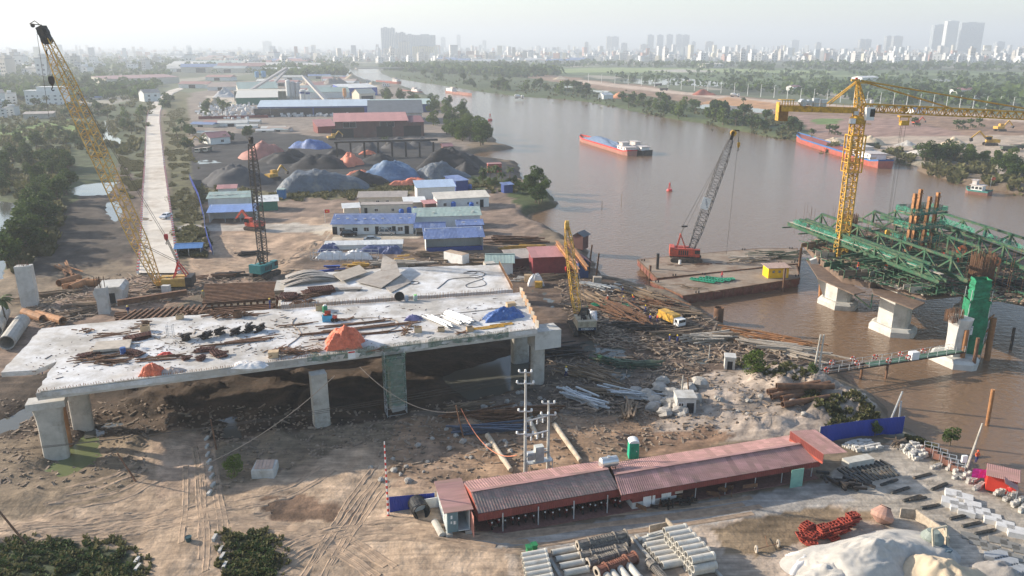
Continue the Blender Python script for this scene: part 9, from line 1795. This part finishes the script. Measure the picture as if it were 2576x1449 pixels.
# ---------------- boats ----------------
def boat(name,label,a,b,w_,h,hull,deckm,trim=None,house_=None,load=None,cat='boat',castle=1.0):
    A_=g(*a,0);B_=g(*b,0);d=A_-B_;L=d.length;t=T(name,label,cat,B_,math.atan2(d.y,d.x)) # bow at a, stern at b
    def ring(k,z,f=0): return [V((x*L,y*w_*k,z+(.9*castle*max(0,(x-.85)/.15)+(.5*castle if x<.05 else 0)) *f)) for x,y in((0,-.36),(.05,-.5),(.82,-.5),(.93,-.33),(1.0,0),(.93,.33),(.82,.5),(.05,.5),(0,.36))]
    m=MB();m.loft([ring(.86,-.6),ring(.95,.3),ring(1,h*.95,1)]);m.obj('hull',hull,t)
    m=MB();r1=ring(1.01,h*.95,1);r2=ring(1.01,h*1.0+.55,1);r3=ring(.93,h+.55,1);r4=ring(.93,h*.95,1);m.loft([r1,r2,r3,r4],False);m.obj('bulwark',trim or hull,t)
    m=MB()
    if load:
        o=tarp('cargo_cover',(L*.52,0,h*.95),L*.34,w_*.47,h*1.3,load,None,None,0,5,.05);o.parent=t
    else: m.bx(L*.24,L*.84,-w_*.4,w_*.4,h*.97,h*1.02);m.obj('hold_floor',deckm,t)
    if house_:
        x0,x1,hh=house_;m=MB();m.bx(L*x0,L*x1,-w_*.38,w_*.38,h*.9,h+hh);o=m.obj('deckhouse_wall',WHIP,t);m=MB();m.bx(L*x0-.6,L*x1+.6,-w_*.44,w_*.44,h+hh+.002,h+hh+.15);m.bx(L*(x0*.4+x1*.6),L*x1,-w_*.25,w_*.25,h+hh+.15,h+hh+1.7);m.bx(L*(x0*.4+x1*.6)-.4,L*x1+.4,-w_*.3,w_*.3,h+hh+1.7,h+hh+1.82);m.obj('deckhouse_roof',mat('boat_roof',(.5,.45,.42),.7),t)
        m=MB();k=3
        for i in range(k): x=L*(x0+(x1-x0)*(i+.5)/k);m.bx(x-.45,x+.45,-w_*.39,-w_*.381,h+hh*.4,h+hh*.8);m.bx(x-.45,x+.45,w_*.381,w_*.39,h+hh*.4,h+hh*.8)
        m.obj('cabin_window',GLASS,t)
    for i in range(6): m=MB();x=L*(.08+.13*i);m.tube((x,-w_*.51,h*.7),(x,-w_*.55,h*.7),.4,n=10,inner=.2);m.obj('tyre_fender',BLK,t)
    return t
REDH=mat('red_ship_hull',(.36,.08,.055),.65,var=.25,scale=.5,dirt=(.25,.12,.09),dirtamt=.5);BLT=mat('blue_bulwark',(.03,.13,.33),.6,var=.2);
boat('cargo_ship','long red-hulled river cargo ship with blue rail and white wheelhouse beside the far landing',(2004,352),(2226,424),9.5,2.6,REDH,mat('red_hold',(.3,.07,.05),.8),BLT,(.07,.24,2.8),cat='ship',castle=1.6)
boat('cargo_barge','loaded barge with light blue tarpaulin and pinkish hull under way in mid river',(1460,352),(1590,392),7.5,1.9,HULLP,DECKR,REDP,(.02,.17,2.0),mat('barge_blue_tarp',(.14,.2,.31),.6,var=.4,bump=.3),'barge')
boat('push_boat','dark-hulled boat with cream deckhouse lashed beside the tarpaulin barge',(1552,372),(1632,391),6,1.6,DKST,DECKR,None,(.1,.5,2.2))
boat('fishing_boat','small white-cabined boat with green bow moored near the right bank bushes',(2428,484),(2492,492),4.5,1.1,mat('green_red_hull',(.2,.09,.07),.7),DECKR,mat('boat_green',(.05,.2,.17),.7),(.3,.75,2.2))
boat('cargo_barge','far barge with grey wheelhouse crossing the upper river',(1187,241),(1125,232),7,1.6,HULLP,DECKR,None,(.05,.3,3.5),None,'barge');boat('cargo_barge','red hold barge moored beside the works with white wheelhouse',(1000,230),(1058,236),7,1.8,HULLP,DECKR,REDH,(.05,.3,3),None,'barge')
boat('cargo_barge','far red barge moored above the sand heaps, dark stern house',(946,207),(1006,210),8,2,REDH,DECKR,None,(.05,.25,4),None,'barge');boat('cargo_barge','far barge moored nearest the sand heaps',(905,214),(938,214),8,2,REDH,DECKR,None,(.1,.5,4),None,'barge');boat('work_boat','dark dredging boat with a derrick by the works bank',(945,222),(982,222),8,2,DKST,DECKR,None,(.1,.5,4));boat('work_boat','small far grey boat at the river landing',(865,206),(886,207),8,2,DKST,DECKR,None,(.1,.6,5))
for u,v,s,l in((1684,480,1,'red channel buoy in the middle of the river'),(1233,303,1.6,'far red channel buoy off the wooded point'),(2222+316,205,1,None)):
    if not l: continue
    t=T('channel_buoy',l,'buoy',g(u,v,0));t.scale=(s,s,s);m=MB();m.lathe((0,0,-.4),[(1.0,0),(1.1,.6),(.9,1.1)],14);m.obj('float',REDP,t);m=MB()
    for a in range(4): m.bar((math.cos(a*1.57)*.6,math.sin(a*1.57)*.6,.7),(0,0,3.0),.12)
    m.lathe((0,0,2.3),[(.3,0),(.3,.5),(.1,.8)],8);m.obj('top_mark',REDP,t)
for u,v,vt in((1514,526,505),(1563,518,487),(2262+2,650,0),(1352,630,0)):
    if vt: p=g(u,v,0);m=MB();m.tube((0,0,-1),(0,0,ht(vt,p.y)),.1,n=6);m.obj('fishing_stake',TIMB,label='thin stake standing in the river, %s one'%('left' if u<1520 else 'right'),cat='stake',loc=p)
# ---------------- road edge blocks ----------------
bm=MB();bm.box((0,0,.38),(.45,.55,.8));bm.mi=1;bm.box((0,0,.85),(.452,.552,.16));kb=bm.mesh('barrier_block',[WHIP,REDP])
for side,PP in(('left',ROADL),('right',ROADR)):
    acc=0
    for a,b in zip(PP[::-1],PP[::-1][1:]):
        d=(b-a).length
        if a.y>640: break
        while acc<d:
            p=a.lerp(b,acc/d);mk('barrier_block',kb,None,(p.x+(.4 if side=='right' else -.4),p.y,2.2),0,'small red and white block on the %s edge of the concrete road'%side,'barrier block','red and white blocks on the %s road edge'%side);acc+=3.1 if p.y<330 else 6
        acc-=d
# ---------------- flags, people ----------------
for u,v,vt,l in((818,560,534,'red flag with yellow star on a pole left of the long office'),(2490,476,452,'red flag on the small moored boat'),(812*1,0,0,None),(818-0,0,0,None),(537,585-20,582-20,None)):
    if l is None: continue
    p=g(u,v,2);H=ht(vt,p.y)-2;t=T('flag_pole',l,'flag',p);m=MB();m.tube((0,0,0),(0,0,H+1),.05,n=6);m.obj('pole',GALV,t);m=MB();net(m,(.05,0,0),(1.5,.2,0),H-.2,H+.8,5,.05,3);fo=m.obj('flag_cloth',REDP,t)
    m=MB();c=V((.75,.0,H+.3));m.add([c+V((math.sin(k*math.pi/5)*(.28 if k%2==0 else .11),-.09,math.cos(k*math.pi/5)*(.28 if k%2==0 else .11))) for k in range(10)],[tuple(range(10))]);m.obj('yellow_star',mat('star_yellow',(.8,.6,.02),.6),fo)
def personmesh(seed,bend=0,arm=.3):
    J=[(0,0,.95,.15),(0,.0,1.18,.14),(0,0,1.40,.17),(0,0,1.52,.06),(0,.01,1.62,.095),(0,.01,1.72,.07),
       (.20,0,1.42,.07),(.27,.06,1.16,.05),(.26,.06+arm,1.0,.04),(-.20,0,1.42,.07),(-.27,.02,1.16,.05),(-.25,.02+arm*.5,.93,.04),
       (.10,0,.88,.1),(.13,.08,.5,.075),(.13,-.02,.09,.055),(.13,.12,.04,.05),(-.10,0,.88,.1),(-.12,-.06,.5,.075),(-.13,-.2,.1,.055),(-.13,-.06,.04,.05)]
    E=[(0,1),(1,2),(2,3),(3,4),(4,5),(2,6),(6,7),(7,8),(2,9),(9,10),(10,11),(0,12),(12,13),(13,14),(14,15),(0,16),(16,17),(17,18),(18,19)]
    me=bpy.data.meshes.new('p');pts=[]
    for x,y,z,_ in J:
        if z>1 and bend: k=(z-1)*bend;y+=k;z-=k*.35
        pts.append((x,y,z))
    me.from_pydata(pts,E,[]);o=bpy.data.objects.new('p',me);COL.link(o);md=o.modifiers.new('s','SKIN');
    for i,v in enumerate(me.skin_vertices[0].data): v.radius=(J[i][3],J[i][3]*.85);v.use_root=(i==0)
    s2=o.modifiers.new('b','SUBSURF');s2.levels=1
    e=bpy.data.meshes.new_from_object(o.evaluated_get(bpy.context.evaluated_depsgraph_get()));bpy.data.objects.remove(o);e.name='body'
    return e
SKIN=mat('skin',(.36,.2,.13),.6);BODY=[personmesh(1),personmesh(2,.55,.45)]
def person(u,v,z,label,shirt,pants,helmet,k=0,rz=0):
    p=g(u,v,z) if z is not None else gg(u,v);t=T('person',label,'person',p,rz);e=BODY[k].copy();e.materials.clear();[e.materials.append(x) for x in(pants,shirt,SKIN,BLK)]
    for f in e.polygons: c=f.center;f.material_index=3 if c.z<.1 else 0 if c.z<.98 else 2 if (c.z>1.5 and k==0) or (abs(c.x)<.1 and c.y>.32 and c.z>1.3) or (abs(c.x)>.2 and c.z<1.1) else 1
    mk('body',e,t);hd=V((0,.01,1.7)) if k==0 else V((0,.01+.39,1.57));m=MB();m.lathe(hd,[(.17,-.02),(.13,0),(.12,.08),(.06,.14),(.0101,.15)],10);m.obj('helmet',helmet,t)
HI=mat('hi_vis_orange',(.75,.12,.04),.7);NVY=mat('navy_overalls',(.02,.03,.14),.8);KHK=mat('khaki_cloth',(.3,.25,.16),.8);GRY=mat('grey_cloth',(.2,.2,.2),.8);HY=mat('helmet_yellow',(.8,.55,.03),.4);HW=WHIP;HR=REDP
for i,(u,v,z,l,sh,pa,he,k) in enumerate([(1662,1178-375,2,None,0,0,0,0),(1661,1182-375+0,None,None,0,0,0,0),
 (1623,791,None,'worker in navy overalls and yellow helmet standing on the quay timber',NVY,NVY,HY,0),(1635,812,None,'worker in violet-blue clothes below the standing navy worker',mat('violet_cloth',(.1,.08,.3),.8),NVY,HY,0),(1653,812,None,'worker in an orange vest left of the yellow truck',HI,NVY,HY,0),(1528,763,None,'worker in an orange vest and white helmet among the quay planks',HI,KHK,HW,0),(1564,764,None,'bending worker in a yellow helmet on the quay',GRY,KHK,HY,1),(1594,760,None,'crouching worker in orange beside the tubes on the quay',HI,NVY,HY,1),(1684,865,None,'left of two workers in blue on the mud under the yellow truck',NVY,NVY,HY,0),(1703,866,None,'right of two workers in blue on the mud under the yellow truck',NVY,NVY,HY,0),(1424,946,None,'worker in white on the shaded mud beside the end pier',WHIP,NVY,HY,0),(1815,703,2.05,'worker in red bending over the green frames on the barge',REDP,NVY,HR,1),(1740,650,2.25,'worker in dark red on the barge beside the crawler crane',REDP,GRY,HR,0),
 (96,942,2.5,'left of two workers under the left end of the deck',NVY,NVY,HI,0),(108,941,2.5,'right of two workers under the left end of the deck',NVY,NVY,HY,0),(680,777,ZD,'worker in navy with yellow helmet beside the falsework beams',NVY,NVY,HY,0),(513,755,ZB+.3,'worker in khaki at the left end of the long falsework beams',KHK,KHK,HY,0),(324,795,ZB,'worker in blue on the lower falsework beams',NVY,GRY,HY,0),(1566,742,None,'worker in a dark shirt at the galvanised tubes on the quay',NVY,NVY,HW,0),
 (2157,683,10.2,'worker in orange on the river bridge platform at the left',HI,NVY,HR,0),(2228,682,10.2,'worker in orange with red helmet in the middle of the bridge platform',HI,NVY,HR,0),(2262,684,10.2,'worker in orange under the front truss',HI,NVY,HY,0),(2372,650,11,'worker in red on the far part of the bridge platform',REDP,NVY,HR,0),(2407,672,11,'worker in red helmet near the rebar cage',HI,GRY,HR,0),(2262,740-5,8.4,'worker in orange on the low ledge of the middle segment',HI,NVY,HR,0),(2455,1205-40,2,'worker in orange beside the wire cages',HI,NVY,HI,0),(2535,1255,2,'person in red under the awning of the red hut',REDP,GRY,BLK,0)]):
    if l: person(u,v,z,l,sh,pa,he,k,rnd.uniform(0,6.28))
